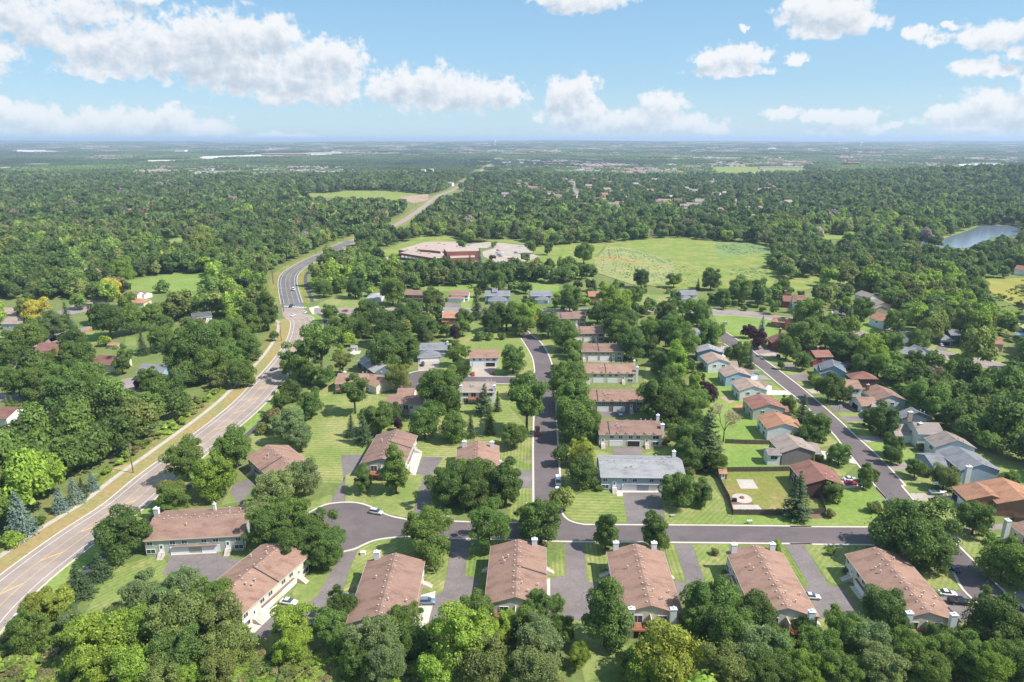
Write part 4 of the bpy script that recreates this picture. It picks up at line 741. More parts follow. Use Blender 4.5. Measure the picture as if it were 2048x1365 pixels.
# left bank of the diagonal street (ridges run along the street)
g2 = 'houses along the diagonal street'
def dh(lbl, short, A, B, dep, he=5.2, rise=2.3, wall='white', roof='tan', gar=None, more=(), chim=(), fr='.2:slider:.2 .25:win:3.3 .5:win:3.3 .75:win:3.3 .7:slider:.2', g1='.3:win:3.2 .7:win:3.2', L=None, **k):
    ws = [(A, B, dep, he, rise, dict(front=fr, g1=g1, flues=2, L=L, **k))]
    if gar: ws.append((gar[0], gar[1], gar[2], 3.0, gar[3] if len(gar) > 3 else 1.8, dict(g1='.5:gar:.05', front='.5:win:1.2', **(gar[4] if len(gar) > 4 else {}))))
    return house('house', lbl, 'house', short, ws + list(more), wall, roof, chim, g2)
dh('light blue house with grey-tan roof and an orange deck behind it', 'blue house with the orange deck', ('o',495,580), ('o',590,668), 13.5, wall='skyblue', gar=(('o',700,600),('o',860,665),8), more=[])
dh('white house with tan roof, concrete drive and stone patio', 'house with the stone patio', ('o',655,725), ('o',755,832), 13.5, wall='white', roof='tan', gar=(('o',880,760),('o',1050,808),8))
dh('house with red-brown roof and attached garage above the orange-brown roofed one', 'red-brown roofed house', ('o',785,920), ('o',910,1048), 15, wall='sage', roof='red', gar=(('o',1130,1090),('o',1345,1104),10))
dh('white house with orange-brown roof beside the dead grey tree lawn', 'orange-brown roofed white house', ('o',955,1125), ('o',1078,1275), 14, wall='white', roof='orange', g1='', gar=(('g',420,868),('g',526,868),9))
dh('dark taupe house with a sunroom on the fenced lawn', 'taupe house with the sunroom', ('r',508,225), ('r',665,388), 13.5, wall='taupe', roof='taupe', g1='', gar=(('r',900,396),('r',1138,400),11), more=[(('r',500,408),('r',668,412),6,4.6,1.0,dict(wall='white',front='.5:wide:2.6'))])
dh('dark brown house with two skylights and a red car on its drive', 'dark brown house with skylights', ('r',750,530), ('r',938,762), 13.5, wall='darkbrown', roof='red', g1='', gar=(('r',1190,732),('r',1372,728),12))
dh('tan-roofed white house above the light blue one', 'tan-roofed white house', ('o',288,420), ('o',385,512), 12.5, wall='white', roof='tan', gar=(('o',640,545),('o',745,548),8))
dh('slate blue house with pale grey roof stepping down to a garage', 'slate blue house with pale roof', ('o',232,318), ('o',262,382), 14, wall='blue', roof='lightgrey', gar=(('o',400,372),('o',540,405),8))
house('house', 'small house with brown hipped roof between leafy trees, left of the diagonal street', 'house', 'brown hipped house', [(('w',250,850),('w',430,900),10,3.2,2.0,dict(hip=True))], 'taupe', 'brown')
house('house', 'house with stepped grey roofs beside the parked cars, left of the diagonal street', 'house', 'house with stepped grey roofs', [(('w',20,640),('w',150,655),9,3.6,1.8,{}),(('w',90,700),('w',225,720),8,3.4,1.8,dict(roof='taupe')),(('w',200,765),('w',292,775),8,3.2,1.6,{})], 'greyblue', 'grey')
# right bank
dh('blue house with two pointed gables facing the street', 'blue house with two gables', ('q',215,268), ('q',250,400), 12, he=5, rise=3.0, wall='blue', roof='grey', fr='', g1='.5:win:1.2', more=[(('q',300,330),('q',375,352),13,5.2,3.4,dict(g1='.5:win:1.5')),(('q',150,292),('q',235,392),9,3.6,2,{})], L=12)
house('house', 'brown-red roofed house with a round window, next to the two-gabled blue house', 'house', 'house with the round window', [(('q',520,390),('q',590,445),13,4.6,3,dict(hip=True)),(('q',690,440),('q',760,445),9,4.4,2,dict())], 'darkbrown', 'red', [], g2)
dh('large sprawling brown-roofed white house with a front garage and lamp post drive', 'sprawling brown-roofed house', ('q',690,562), ('q',868,692), 14, he=4.8, rise=2.6, wall='white', roof='brown', g1='.25:win:2.6 .55:win:2.6', fr='.1:wide:2 .3:wide:2', more=[(('q',480,552),('q',720,556),13,4.2,2.2,dict(front='.6:win:2.2 .75:win:2.2')),(('q',700,754),('q',912,750),11,3.4,2.2,dict(g0='.5:gop:.05'))], chim=[('q',775,512,8,'brickwork',1.2,1)])
dh('slate grey house with a tan brick chimney on its gable', 'slate house with the tan chimney', ('q',1072,836), ('q',1165,895), 14, he=5, rise=2.8, wall='slate', roof='grey', fr='.4:wide:3 .8:win:2.8', g1='', more=[(('q',800,800),('q',1075,850),10,4.4,1.8,dict(roof='lightgrey'))], chim=[('q',1258,822,8.6,'wall_tan',1.8,1)])
dh('cream house with an angled front gable and a long low garage', 'cream house with the angled gable', ('q',1408,1112), ('q',1476,1168), 15, he=5.4, rise=3.2, wall='white', roof='taupe', fr='.6:wide:3', g1='.3:win:3.2', more=[(('q',1345,1070),('q',1655,1080),12,6.2,2.6,dict(g0='.5:win:4')),(('q',1090,1092),('q',1338,1094),12,3.4,2.6,dict(g0='.5:gar:.05'))], chim=[('q',1370,950,8.8,CHM,1.2,1.2)], L=9)
dh('white and grey house with a big slate roof and a white gable chimney', 'house with the big slate roof', ('s',500,338), ('s',750,532), 14, he=5, rise=2.5, wall='greyblue', roof='grey', fr='.6:wide:3 .75:win:3 .87:win:3 .75:win:.8', g1='', more=[(('s',460,504),('s',640,500),12,3.4,2.2,dict(g0='.5:gar:.05',roof='grey'))], chim=[('s',832,492,7.6,CHM,1.8,1)])
dh('low wide brown-roofed brick-coloured house beside the basketball hoop', 'wide hoop-side house', ('s',900,652), ('s',1125,882), 15.5, he=4.6, rise=2.5, wall='brick', roof='orange', fr='.75:wide:2.7 .9:wide:.8', g1='', more=[(('s',648,702),('s',805,848),15,3.9,2.3,dict(front='.3:gop:.05 .7:gar:.05'))])
house('townhouse', 'cream townhouse with a tall white chimney cut off by the right edge', 'townhouse', 'right-edge cream townhouse', [(('s',1252,1102),('s',1440,1240),16,5.3,2.6,dict(front='.1:win:2.9 .25:slider:2.6 .25:deck:2.5 .5:slider:2.6',L=26,vents=9))], 'cream', 'brown', [('s',1240,1055,8.2,CHM,1.3,1.3)])
house('house', 'barn-red house with brown gable roof above the grey garage', 'house', 'barn-red gable house', [(('w',1195,790),('w',1240,845),12,4.6,3,dict(L=11)),(('w',1330,790),('w',1420,835),12,4.8,3,dict(L=9))], 'red', 'red', [('w',1370,668,8.4,'brickwork',1.2,1)], g2)
house('house', 'low grey-roofed pale house in front of the barn-red one', 'house', 'pale low house', [(('w',1290,835),('w',1420,900),12,4.2,2.2,dict(g1='.5:win:1.2'))], 'sage', 'grey', [('w',1475,795,7.4,CHM,1.4,1)], g2)
house('house', 'dark red house with a flat-looking brown roof beside the dark spruce-like maple', 'house', 'dark red house', [(('q',175,196),('q',385,192),12,5.6,2.0,dict(front='.5:win:3 .8:win:3')),(('q',40,200),('q',145,245),9,3.4,2,{})], 'red', 'red', [('q',205,80,8.8,'brickwork',1,1)], g2)
house('house', 'brown brick house with orange hipped roof at the street corner', 'house', 'orange hipped house', [(('w',1235,566),('w',1570,606),12,3.8,2.4,dict(hip=True,front='.3:win:1.5 .7:win:1.5'))], 'brick', 'orange', [('w',1460,535,7.2,'brickwork',1.6,1)])
house('house', 'dark red house with a pale grey garage roof beyond the collector street', 'house', 'far dark red house', [(('w',1405,290),('w',1600,300),12,5,3,dict(g1='.5:win:2')),(('w',1600,270),('w',1735,268),10,5,2.2,{}),(('w',1555,330),('w',1640,385),10,3.4,2.4,dict(roof='grey',wall='skyblue'))], 'red', 'red', [('w',1440,150,8.8,'brickwork',1.4,1.2)])
house('house', 'grey-roofed house at the left of the collector street bend', 'house', 'grey-roofed house by the bend', [(('w',-20,205),('w',245,205),14,3.4,2.4,dict(front='.3:win:1 .7:win:1')),(('w',20,262),('w',170,262),9,3.2,2.0,dict(hip=True))], 'white', 'grey')
house('house', 'white gabled house with red roof above the bright green lawn', 'house', 'red-roofed white house', [(('x',488,378),('x',600,412),13,5.2,3.2,dict(g1='.4:win:3.3 .4:win:.8',front='.5:win:3',L=13))], 'white', 'orange')
house('house', 'tan two-level house with brown roof behind the red-roofed one', 'house', 'tan two-level house', [(('x',484,222),('x',540,250),11,5.2,2.6,dict(g1='.5:win:3',L=12)),(('x',520,272),('x',560,290),9,4,2,{})], 'tan', 'taupe')
house('house', 'grey-roofed white house at the head of the loop street', 'house', 'loop street white house', [(('x',345,140),('x',470,185),11,5.4,2.6,dict(g1='.5:win:3'))], 'white', 'taupe')
house('house', 'slate blue house and garage with a white car on its drive', 'house', 'slate blue house', [(('x',1212,604),('x',1350,612),10,3.4,2.2,dict(hip=True,front='.4:gop:.05')),(('x',1310,555),('x',1420,560),11,5.4,1.8,dict(front='.6:win:2.5'))], 'slate', 'grey')
house('house', 'tan brick house with a wide double garage and brown stepped roofs', 'house', 'tan brick house', [(('x',1590,690),('x',1795,705),12,3.2,2.6,dict(hip=True,front='.27:gar:.05 .72:gar:.05')),(('x',1700,640),('x',1850,650),12,4.6,3,{})], 'tan', 'orange', [('x',1765,568,8,'wall_tan',1,1)])
house('house', 'teal-trimmed white house glimpsed through trees, right of the maples', 'house', 'teal-trimmed white house', [(('x',765,735),('x',860,745),12,4.6,2.6,dict(L=10)),(('x',860,700),('x',950,735),10,5,2.8,dict(roof='grey'))], 'skyblue', 'grey')
house('house', 'house with a broad pale brown roof beside the collector street', 'house', 'broad pale brown roof', [(('x',1090,838),('x',1300,850),16,3.8,2.6,dict(flues=4,vents=5))], 'tan', 'tan')
house('house', 'purple-brown roofed house beside the purple-leaved tree', 'house', 'purple-brown roofed house', [(('x',800,565),('x',905,575),10,4,2,{}),(('x',790,612),('x',860,640),9,3.2,2,dict(roof='grey'))], 'darkbrown', 'dark')
house('house', 'white-walled red-roofed house at the far right above the gold meadow', 'house', 'house above the gold meadow', [(('c',1975,780),('c',2060,790),14,5,3,dict(g0='.5:win:2')),(('c',1880,798),('c',1960,800),9,3,1.4,dict(roof='dark'))], 'white', 'red')
# left neighbourhood
house('house', 'brick house with orange-red roof and separate matching garage in front', 'house', 'brick house with the matching garage', [(('u',465,968),('u',755,955),13,5.4,2.6,dict(front='.5:win:3',g1='.5:win:3')),(('u',372,1058),('u',640,1068),9,3.2,2.2,dict(roof='red',g1='.5:win:1.4'))], 'brick', 'red')
house('house', 'white-gabled house with long orange-red roof left of the grey-roofed one', 'house', 'long orange-red roofed house', [(('u',1235,1140),('u',1560,1165),13,4.2,2.8,dict(front='.4:win:1.5',g1='.5:win:2'))], 'cream', 'red')
house('house', 'grey-roofed house with a white balcony near the gravel drive', 'house', 'grey-roofed balcony house', [(('d',925,492),('d',1105,500),12,5,2.4,dict(front='.3:slider:2.6 .3:deck:2.5 .7:win:3'))], 'skyblue', 'grey')
house('house', 'dark grey roofed house with a raised deck and white posts', 'house', 'dark grey deck house', [(('d',1310,128),('d',1450,112),11,4.8,2.4,dict(front='.3:slider:2.5 .6:slider:2.5 .45:deck:2.4')),(('d',1245,142),('d',1330,140),9,4,1.6,{})], 'white', 'dark')
house('house', 'upper of two grey-walled houses with brown roofs at the left edge', 'house', 'upper grey-walled house', [(('u',-40,470),('u',215,462),15,4,2.8,dict(g1=''))], 'grey', 'tan')
house('house', 'lower of two grey-walled houses with brown roofs at the left edge', 'house', 'lower grey-walled house', [(('u',10,600),('u',285,598),15,4,2.8,dict(front='.3:win:1.4 .7:win:1.4'))], 'grey', 'tan')
house('house', 'brown-roofed white house beside the yellow tree and green field', 'house', 'yellow-tree house', [(('u',1640,225),('u',1850,232),13,3.6,2.8,{}),(('u',1840,200),('u',1960,210),9,3.2,1.8,{})], 'white', 'brown')
house('house', 'salmon-roofed low house in front of the brown-roofed one', 'house', 'salmon-roofed low house', [(('u',1690,318),('u',1960,318),12,3.2,2.4,dict(hip=True)),(('u',1560,335),('u',1720,338),9,2.8,1.8,dict(hip=True))], 'cream', 'orange')
house('house', 'small red-roofed white house between trees near the crossing', 'house', 'small red-roofed house', [(('a',1262,955),('a',1312,950),10,3.4,2.2,{}),(('a',1395,945),('a',1435,945),9,3.2,2,{})], 'white', 'red')
house('house', 'tan-roofed house peeping out of the left tree belt', 'house', 'house in the left tree belt', [(('d',110,838),('d',245,842),12,3.6,2.4,{})], 'cream', 'tan')
house('house', 'white house corner at the left edge of the tree belt', 'house', 'white left-edge house', [(('d',-90,800),('d',40,812),12,4.6,2.4,dict(g1='.5:win:2'))], 'white', 'red')
def shed(lbl, P, Q, d_, wall, roof, h=2.3):
    r = thing('garden_shed', lbl, 'shed', (G(*P, h).x, G(*P, h).y, 0)); wing(r, G(*P, h) - r.location, G(*Q, h) - r.location, d_, h, .9, wall, roof, ov=.12, front='.5:door:.05')
shed('small salmon-roofed garden shed beside the vegetable garden', ('u',1455,890), ('u',1590,895), 5, 'tan', 'orange')
shed('small grey shed above the paved yard, left of the broad elm', ('m',258,78), ('m',325,78), 3.5, 'grey', 'lightgrey')
shed('small orange-roofed shed against the fence of the fire-pit yard', ('r',-70,628), ('r',32,632), 3.4, 'brick', 'orange')
# school
def flat(root, name, spec, h, m1='brickwork', m2='school_roof', z0=0):
    P = [(G(*s, h).x - root.location.x, G(*s, h).y - root.location.y) for s in spec]; mb = MB(); mb.prism(P, z0, h - .35); mb.obj('wall', m1, root)
    c = (sum(p[0] for p in P) / len(P), sum(p[1] for p in P) / len(P)); mb = MB(); mb.prism([((p[0]-c[0])*1.004+c[0], (p[1]-c[1])*1.004+c[1]) for p in P], h - .35, h); mb.obj('roof', m2, root)
    FOOT.append([(p[0] + root.location.x, p[1] + root.location.y) for p in P])
    return P
sg = G('t', 560, 300); school = thing('school', 'large red brick school with pale flat roofs beside the parking lot', 'school', (sg.x, sg.y, 0)); LAND.append(('red brick school', sg.x, sg.y))
flat(school, 'b', [('t',98,228),('t',400,138),('t',760,133),('t',790,205),('t',612,215),('t',618,318),('t',500,322),('t',112,262),('t',190,240)], 6.5)
flat(school, 'b', [('t',612,214),('t',985,198),('t',1030,238),('t',645,248)], 9.5)
flat(school, 'b', [('t',680,285),('t',960,262),('t',965,310),('t',690,322)], 5.0)
flat(school, 'b', [('t',310,222),('t',440,196),('t',570,198),('t',575,244),('t',470,232)], 9)
mb = MB()
for k in range(26):
    a = G('t', 125 + k * 14.5, 300 + k * 2.0, 3.6); 
    if k % 3: mb.box(a.x - sg.x - 1.1, a.x - sg.x + 1.1, a.y - sg.y - .2, a.y - sg.y + .5, 2.4, 4.2)
mb.obj('window', 'trim_white', school)
for k, (a, b) in enumerate([(300,205),(420,180),(350,265),(325,250),(450,270),(560,150),(620,165),(765,218),(895,205),(200,225)]):
    p = G('t', a, b, 7); mb = MB(); mb.box(-1.2, 1.2, -1, 1, 0, 1.3); o = mb.obj('roof_unit', 'vent_metal', school); o.location = (p.x - sg.x, p.y - sg.y, 6.5 if k not in (7, 8) else 9.5)
# ------------------------------------------------------------------ vehicles
def loft(mb, secs, mi=0, top_only=False):
    """secs: list of (x, [(y,z)...]) closed loops"""
    n = len(secs[0][1]); vs = []
    for x, ring in secs: vs += [(x, y, z) for y, z in ring]
    fs = [tuple(range(n))[::-1]]
    for i in range(len(secs) - 1):
        for k in range(n): fs.append((i*n+k, i*n+(k+1) % n, (i+1)*n+(k+1) % n, (i+1)*n+k))
    fs.append(tuple(range((len(secs)-1)*n, len(secs)*n)))
    mb.add(vs, [f[::-1] for f in fs], mi)
def ring(w, z0, z1, t=.86):
    return [(-w, z0), (w, z0), (w, z0 + (z1-z0)*.55), (w*t, z1), (-w*t, z1), (-w, z0 + (z1-z0)*.55)]
VEH = {}
def vehicle_meshes(kind):
    if kind in VEH: return VEH[kind]
    L, Wd, bz, rz = {'sedan': (4.7, .9, .92, 1.42), 'suv': (4.6, .93, 1.05, 1.72), 'pickup': (5.7, .98, 1.15, 1.85), 'van': (5.4, 1.0, 1.2, 2.2)}[kind]; h = L / 2
    mb = MB(); loft(mb, [(-h, ring(Wd*.86, .45, bz*.88)), (-h+.25, ring(Wd, .3, bz)), (-h+1.2, ring(Wd, .25, bz+.03)), (h*.35, ring(Wd, .25, bz)), (h-.5, ring(Wd*.97, .28, bz*.9)), (h-.08, ring(Wd*.88, .35, bz*.74)), (h, ring(Wd*.75, .42, bz*.62))])
    body = mb.mesh('car_body', 'car_silver', True)
    c0, c1, r0, r1 = {'sedan': (-h+.55, h*.42, -h+1.35, h*.02), 'suv': (-h+.1, h*.5, -h+.45, h*.15), 'pickup': (-.75, 1.55, -.45, .8), 'van': (-h+.05, h*.78, -h+.12, h*.45)}[kind]
    mb = MB(); w1, w2 = Wd*.9, Wd*.72
    mb.add([(c0,-w1,bz-.02),(c1,-w1,bz-.02),(c1,w1,bz-.02),(c0,w1,bz-.02),(r0,-w2,rz-.05),(r1,-w2,rz-.05),(r1,w2,rz-.05),(r0,w2,rz-.05)], [(4,5,6,7),(0,1,5,4),(1,2,6,5),(2,3,7,6),(3,0,4,7)])
    glass = mb.mesh('car_windows', 'window_glass')
    mb = MB(); mb.box(r0+.02, r1-.02, -w2-.01, w2+.01, rz-.06, rz); 
    roof = mb.mesh('car_roof', 'car_silver')
    mb = MB(); mb.tube((0, -.11, 0), (0, .11, 0), .34, .34, 16); wheel = mb.mesh('wheel', 'rubber'); mb = MB(); mb.tube((0, -.125, 0), (0, .125, 0), .2, .2, 10); rim = mb.mesh('rim', 'metal_grey')
    mb = MB(); mb.box(-.06, .05, -.2, .2, -.08, .08); hl = mb.mesh('headlight', 'lamp_glass'); mb = MB(); mb.box(-.05, .06, -.16, .16, -.1, .1); tl = mb.mesh('tail_light', 'tail_red')
    bed = None
    if kind == 'pickup': mb = MB(); mb.box(-h+.25, -.9, -Wd+.14, Wd-.14, bz-.0, bz+.045); bed = mb.mesh('truck_bed', 'rubber')
    VEH[kind] = (body, glass, roof, wheel, rim, hl, tl, bed, L, Wd, bz); return VEH[kind]
COLM = {}
def vehicle(kind, v, x, y, deg, col, label, far=False, name=None, cargo=None):
    body, glass, roof, wheel, rim, hl, tl, bed, L, Wd, bz = vehicle_meshes(kind); p = G(v, x, y, .7)
    nm = {'sedan': 'parked_car', 'suv': 'parked_car', 'pickup': 'pickup_truck', 'van': 'van'}[kind] if not name else name
    r = thing(nm, label, {'pickup': 'pickup truck', 'van': 'van'}.get(kind, 'car'), (p.x, p.y, .06 if p.y < 480 else .5), R(deg), 'vehicles on the streets and drives')
    def colored(me):
        key = (me.name, col)
        if key not in COLM: m2 = me.copy(); m2.materials.clear(); m2.materials.append(MATS['car_' + col]); COLM[key] = m2
        return COLM[key]
    meshobj('body', colored(body), r); meshobj('windows', glass, r); meshobj('roof', colored(roof), r)
    if not far:
        for sx_ in (-L*.31, L*.32):
            for sy in (-Wd+.08, Wd-.08): w = meshobj('wheel', wheel, r); w.location = (sx_, sy, .34); meshobj('rim', rim, w)
        for sy in (-Wd*.62, Wd*.62): a = meshobj('headlight', hl, r); a.location = (L/2-.12, sy, bz*.66); a = meshobj('tail_light', tl, r); a.location = (-L/2+.05, sy, bz*.75)
    if bed: meshobj('truck_bed', bed, r)
    if cargo:
        mb = MB(); mb.box(-L/2+.1, -1.0, -Wd, Wd, 1.1, 2.6); mb.obj('cargo_box', cargo, r)
for a in [('suv','i',830,243,-16,'silver','silver car at the kerb of the cul-de-sac bulb'),('suv','i',1163,832,2,'steel','slate blue car on the concrete apron below the cul-de-sac'),
 ('sedan','i',648,800,8,'lightblue','pale blue car half hidden behind a brown roof'),('sedan','i',255,832,-12,'white','white sedan at the garages of the slanting townhouse'),
 ('suv','j',380,112,-88,'white','white car at the kerb near the corner lawn'),('suv','e',1178,440,-90,'black','black car on the pale drive by the hipped garage'),
 ('sedan','e',1522,505,-84,'red','left of two red cars on the duplex drive'),('sedan','e',1652,495,96,'red','right of two red cars on the duplex drive'),('suv','n',408,1032,-84,'silver','silver car at a garage in the townhouse row'),
 ('sedan','k',642,797,-6,'silver','silver sedan alone on the angled driveway'),('sedan','k',1535,775,-8,'white','white sedan beside the black pickup'),('pickup','k',1615,832,-6,'black','black pickup truck at the bottom right'),
 ('sedan','k',1560,607,-56,'navy','dark blue sedan at the kerb beside the big maple'),('sedan','k',1168,187,-56,'lightblue','pale blue sedan at the kerb of the diagonal street'),('sedan','k',1566,415,-60,'black','black car half hidden behind the big maple'),
 ('sedan','k',2015,868,-50,'navy','dark car cut off by the right edge'),('sedan','r',1462,688,-2,'white','white car beside a red one on the skylight house drive'),('sedan','r',1472,735,3,'red','red car beside a white one on the skylight house drive')]:
    vehicle(*a)
vehicle('pickup','e',1962,905,-90,'red','red pickup truck with a loaded flatbed at the kerb',cargo='deck_wood')
vehicle('van','j',382,45,-90,'white','white box trailer behind the white car at the kerb',name='box_trailer')
for a in [('sedan','v',328,1217,62,'navy','dark blue car on the main road bend'),('sedan','v',585,482,-100,'white','white car just below the crossing, left lane'),('sedan','v',755,437,95,'white','white car just entering the crossing'),
 ('suv','v',562,362,-95,'navy','dark car on the white crossing bars'),('van','v',597,135,100,'white','white van beyond the crossing'),('sedan','v',1300,420,180,'red','dark red car on the collector street'),
 ('sedan','x',1220,650,70,'white','white car on the slate blue house drive'),('sedan','x',235,307,-80,'navy','dark car on the loop street'),('suv','w',935,350,10,'black','dark car under trees beside the collector street'),
 ('sedan','w',85,572,0,'silver','silver car beside the stepped grey roofs'),('sedan','w',150,578,0,'white','white car beside the stepped grey roofs'),
 ('sedan','t',1230,237,10,'red','red car in the school lot'),('sedan','t',1268,262,10,'white','white car next to the red one in the school lot'),('sedan','t',1222,268,10,'lightblue','pale blue car in the school lot row'),('sedan','t',1238,287,10,'blue','blue car in the middle of the school lot row'),('sedan','t',1258,303,10,'navy','dark blue car at the near end of the school lot row'),
 ('suv','t',1435,264,10,'steel','lone grey-blue car in the middle of the school lot'),('suv','t',1360,335,10,'red','dark red car at the near edge of the school lot'),('van','t',1500,182,0,'white','white truck at the far right corner of the school lot'),
 ('sedan','u',1235,380,5,'white','white car on the far left parking area'),('sedan','u',1205,350,20,'black','black car on the far left parking area'),('sedan','d',1630,88,0,'navy','dark car beside the trees left of the crossing')]:
    vehicle(*a, far=True)
# boat on the drive by the hoop
bp = G('s', 500, 768, .6); bt = thing('boat', 'silver motorboat on a trailer beside the basketball hoop', 'boat', (bp.x, bp.y, 0), R(-4))
mb = MB(); loft(mb, [(-2.6, [(-.9,.6),(.9,.6),(1.05,1.15),(.9,1.3),(-.9,1.3),(-1.05,1.15)]), (.6, [(-.8,.5),(.8,.5),(1.05,1.2),(.9,1.35),(-.9,1.35),(-1.05,1.2)]), (2.0, [(-.4,.6),(.4,.6),(.7,1.3),(.55,1.42),(-.55,1.42),(-.7,1.3)]), (2.9, [(-.05,1.0),(.05,1.0),(.08,1.4),(.05,1.48),(-.05,1.48),(-.08,1.4)])]); mb.obj('hull', 'car_silver', bt, True)
mb = MB(); mb.box(-2.2, .4, -.75, .75, 1.36, 1.42); mb.add([(.4,-.8,1.4),(.4,.8,1.4),(.1,.7,1.85),(.1,-.7,1.85)], [(0,1,2,3)]); mb.obj('windscreen', 'window_glass', bt); mb = MB(); mb.tube((-.4,-1,.34),(-.4,-.8,.34),.34,.34,12); mb.tube((-.4,.8,.34),(-.4,1,.34),.34,.34,12); mb.obj('wheel', 'rubber', bt); mb = MB(); mb.box(-2.5, 3.6, -.06, .06, .42, .52); mb.box(-.5,-.3,-.9,.9,.3,.4); mb.obj('trailer_frame', 'metal_grey', bt)
# ------------------------------------------------------------------ poles and wires
POLES = [((-64,1420),None,13),(('d',910,1181),0,11.8),(('d',1690,584),0,11.8),(('d',1921,282),0,11.8),(('v',461,442),0,11.8),(('v',324,64),0,11.8),(('a',1585,860),0,11),(('a',1657,765),0,11),(('a',1836,690),0,11),(('b',458,472),0,11),(('b',526,415),0,11),(('b',604,345),0,11)]
pts = []
for i_, (s_, _, h_) in enumerate(POLES):
    if i_ == 0: p = 2 * G('d', 910, 1181) - G('d', 1690, 584)
    else: p = G(*s_)
    pts.append((p, h_))
place_words = ['', 'nearest utility pole beside the boulevard strip', 'second utility pole from the camera beside the main road', 'utility pole at the upper end of the boulevard strip', 'utility pole beside the crossing', 'utility pole just beyond the crossing', 'utility pole on the far bend, left of the hatched median', 'utility pole past the hatched median on the far bend', 'utility pole where the main road bends right','utility pole on the far straight, nearest of three','utility pole on the far straight, middle of three','utility pole on the far straight, farthest of three']
cross = []
for i_, (p, h_) in enumerate(pts):
    q = pts[min(i_+1, len(pts)-1)][0] - pts[max(i_-1, 0)][0]; an = math.atan2(q.y, q.x)
    if i_ == 0: lab = 'tall wooden utility pole standing outside the lower left corner'
    else: lab = place_words[i_]
    r = thing('utility_pole', lab, 'utility pole', (p.x, p.y, 0), an, 'utility poles beside the main road')
    mb = MB(); mb.tube((0,0,0),(0,0,h_),.2 if i_ < 9 else .16,.13,8); mb.obj('pole', 'pole_wood', r)
    mb = MB(); mb.box(-.06,.06,-1.2,1.2,h_-.9,h_-.76); mb.obj('crossarm', 'pole_wood', r)
    mb = MB()
    for yy in (-1.1,-.4,.4,1.1): mb.tube((0,yy,h_-.76),(0,yy,h_-.55),.05,.05,6)
    mb.obj('insulator', 'metal_grey', r)
    nv = Vector((-math.sin(an), math.cos(an), 0)); cross.append([p + nv * yy + Vector((0,0,z_)) for yy, z_ in ((-1.1,h_-.55),(1.1,h_-.55),(.4,h_-.55),(0,h_-2.6))])
wn_ = ['outer', 'inner', 'middle', 'lowest']
for k in range(4):
    mb = MB()
    for a, b in zip(cross[:9], cross[1:9]):
        prev = a[k]
        for s in range(1, 9):
            t = s / 8; c = a[k].lerp(b[k], t); c.z -= 1.1 * 4 * t * (1 - t); mb.tube(prev, c, .022, .022, 4); prev = c
    tag(mb.obj('power_line', 'wire_black'), '%s of the four power lines strung beside the main road' % wn_[k], 'power line', 'power lines beside the main road')
# street lamps, sign, hoop, mailboxes, fences
def lamp(v, x, y, lab, h=5, twin=False):
    p = G(v, x, y); r = thing('street_lamp', lab, 'street lamp', (p.x, p.y, 0), 0, 'street lamps'); mb = MB(); mb.tube((0,0,0),(0,0,h),.08,.05,8)
    if twin: mb.box(-.7,.7,-.04,.04,h-.1,h)
    mb.obj('pole', 'metal_grey' if not twin else 'rubber', r)
    for q in ((-.7,.7) if twin else (0,)): mb = MB(); mb.tube((q,0,h),(q,0,h+.35),.14,.2,8); mb.obj('lamp_head', 'lamp_glass', r)
lamp('g', 783, 765, 'twin-headed lamp post beside the driveway of the sprawling house', 5.2, True); lamp('j', 172, 262, 'slim lamp post with street name sign at the corner of the two streets', 4); lamp('o', 680, 325, 'small lamp post on the diagonal street verge', 4)
for k, (a, b) in enumerate([(1055,205),(1335,300),(1222,250),(1392,215),(1478,265)]): lamp('t', a, b, ['tall lamp post at the left of the school lot','tall lamp post near the front of the school lot','tall lamp post beside the row of cars in the school lot','tall lamp post in the middle of the school lot','tall lamp post at the right of the school lot'][k], 9)
def sgn(v, x, y, lab):
    p = G(v, x, y); r = thing('street_sign', lab, 'sign', (p.x, p.y, 0)); mb = MB(); mb.tube((0,0,0),(0,0,2.9),.05,.05,6); mb.obj('post', 'metal_grey', r); mb = MB(); mb.box(-.5,.5,-.02,.02,2.6,2.85); mb.box(-.02,.02,-.5,.5,2.87,3.1); mb.obj('sign_plate', 'sign_green', r)
sgn('i', 1815, 262, 'green street name sign on the corner left of the north-south street')
def mailboxes(v, x, y, n, lab):
    p = G(v, x, y); r = thing('mailbox_cluster', lab, 'mailboxes', (p.x, p.y, 0), 0, 'mailbox clusters at the kerb'); mb = MB(); mb.box(-n*.3, n*.3, -.08, .08, .7, .85); [mb.box(-n*.22 + q * n*.44 - .06, -n*.22 + q*n*.44 + .06, -.06, .06, 0, .7) for q in (0, 1)]; mb.obj('stand', 'fence_wood', r)
    for q in range(n): mb = MB(); mb.box(-.2,.2,-.3,.3,0,.4); o = mb.obj('mailbox', 'trim_white', r); o.location = ((q - (n-1)/2) * .58, 0, .85)
mailboxes('i',1290,290,4,'row of pale mailboxes at the kerb below the dense maple'); mailboxes('k',232,322,3,'cluster of pale mailboxes at the kerb below the fenced yard'); mailboxes('k',1815,645,2,'pale mailboxes at the kerb beside the right-hand maple')
def hydrant(v, x, y, lab):
    p = G(v, x, y); r = thing('fire_hydrant', lab, 'fire hydrant', (p.x, p.y, 0)); mb = MB(); mb.tube((0,0,0),(0,0,.7),.16,.14,8); mb.tube((0,0,.7),(0,0,.85),.14,.05,8); mb.tube((-.25,0,.5),(.25,0,.5),.07,.07,6); mb.obj('body', 'car_red', r)
hydrant('i',350,300,'red hydrant at the left tip of the cul-de-sac bulb'); hydrant('i',345,238,'dark hydrant on the grass above the cul-de-sac bulb')
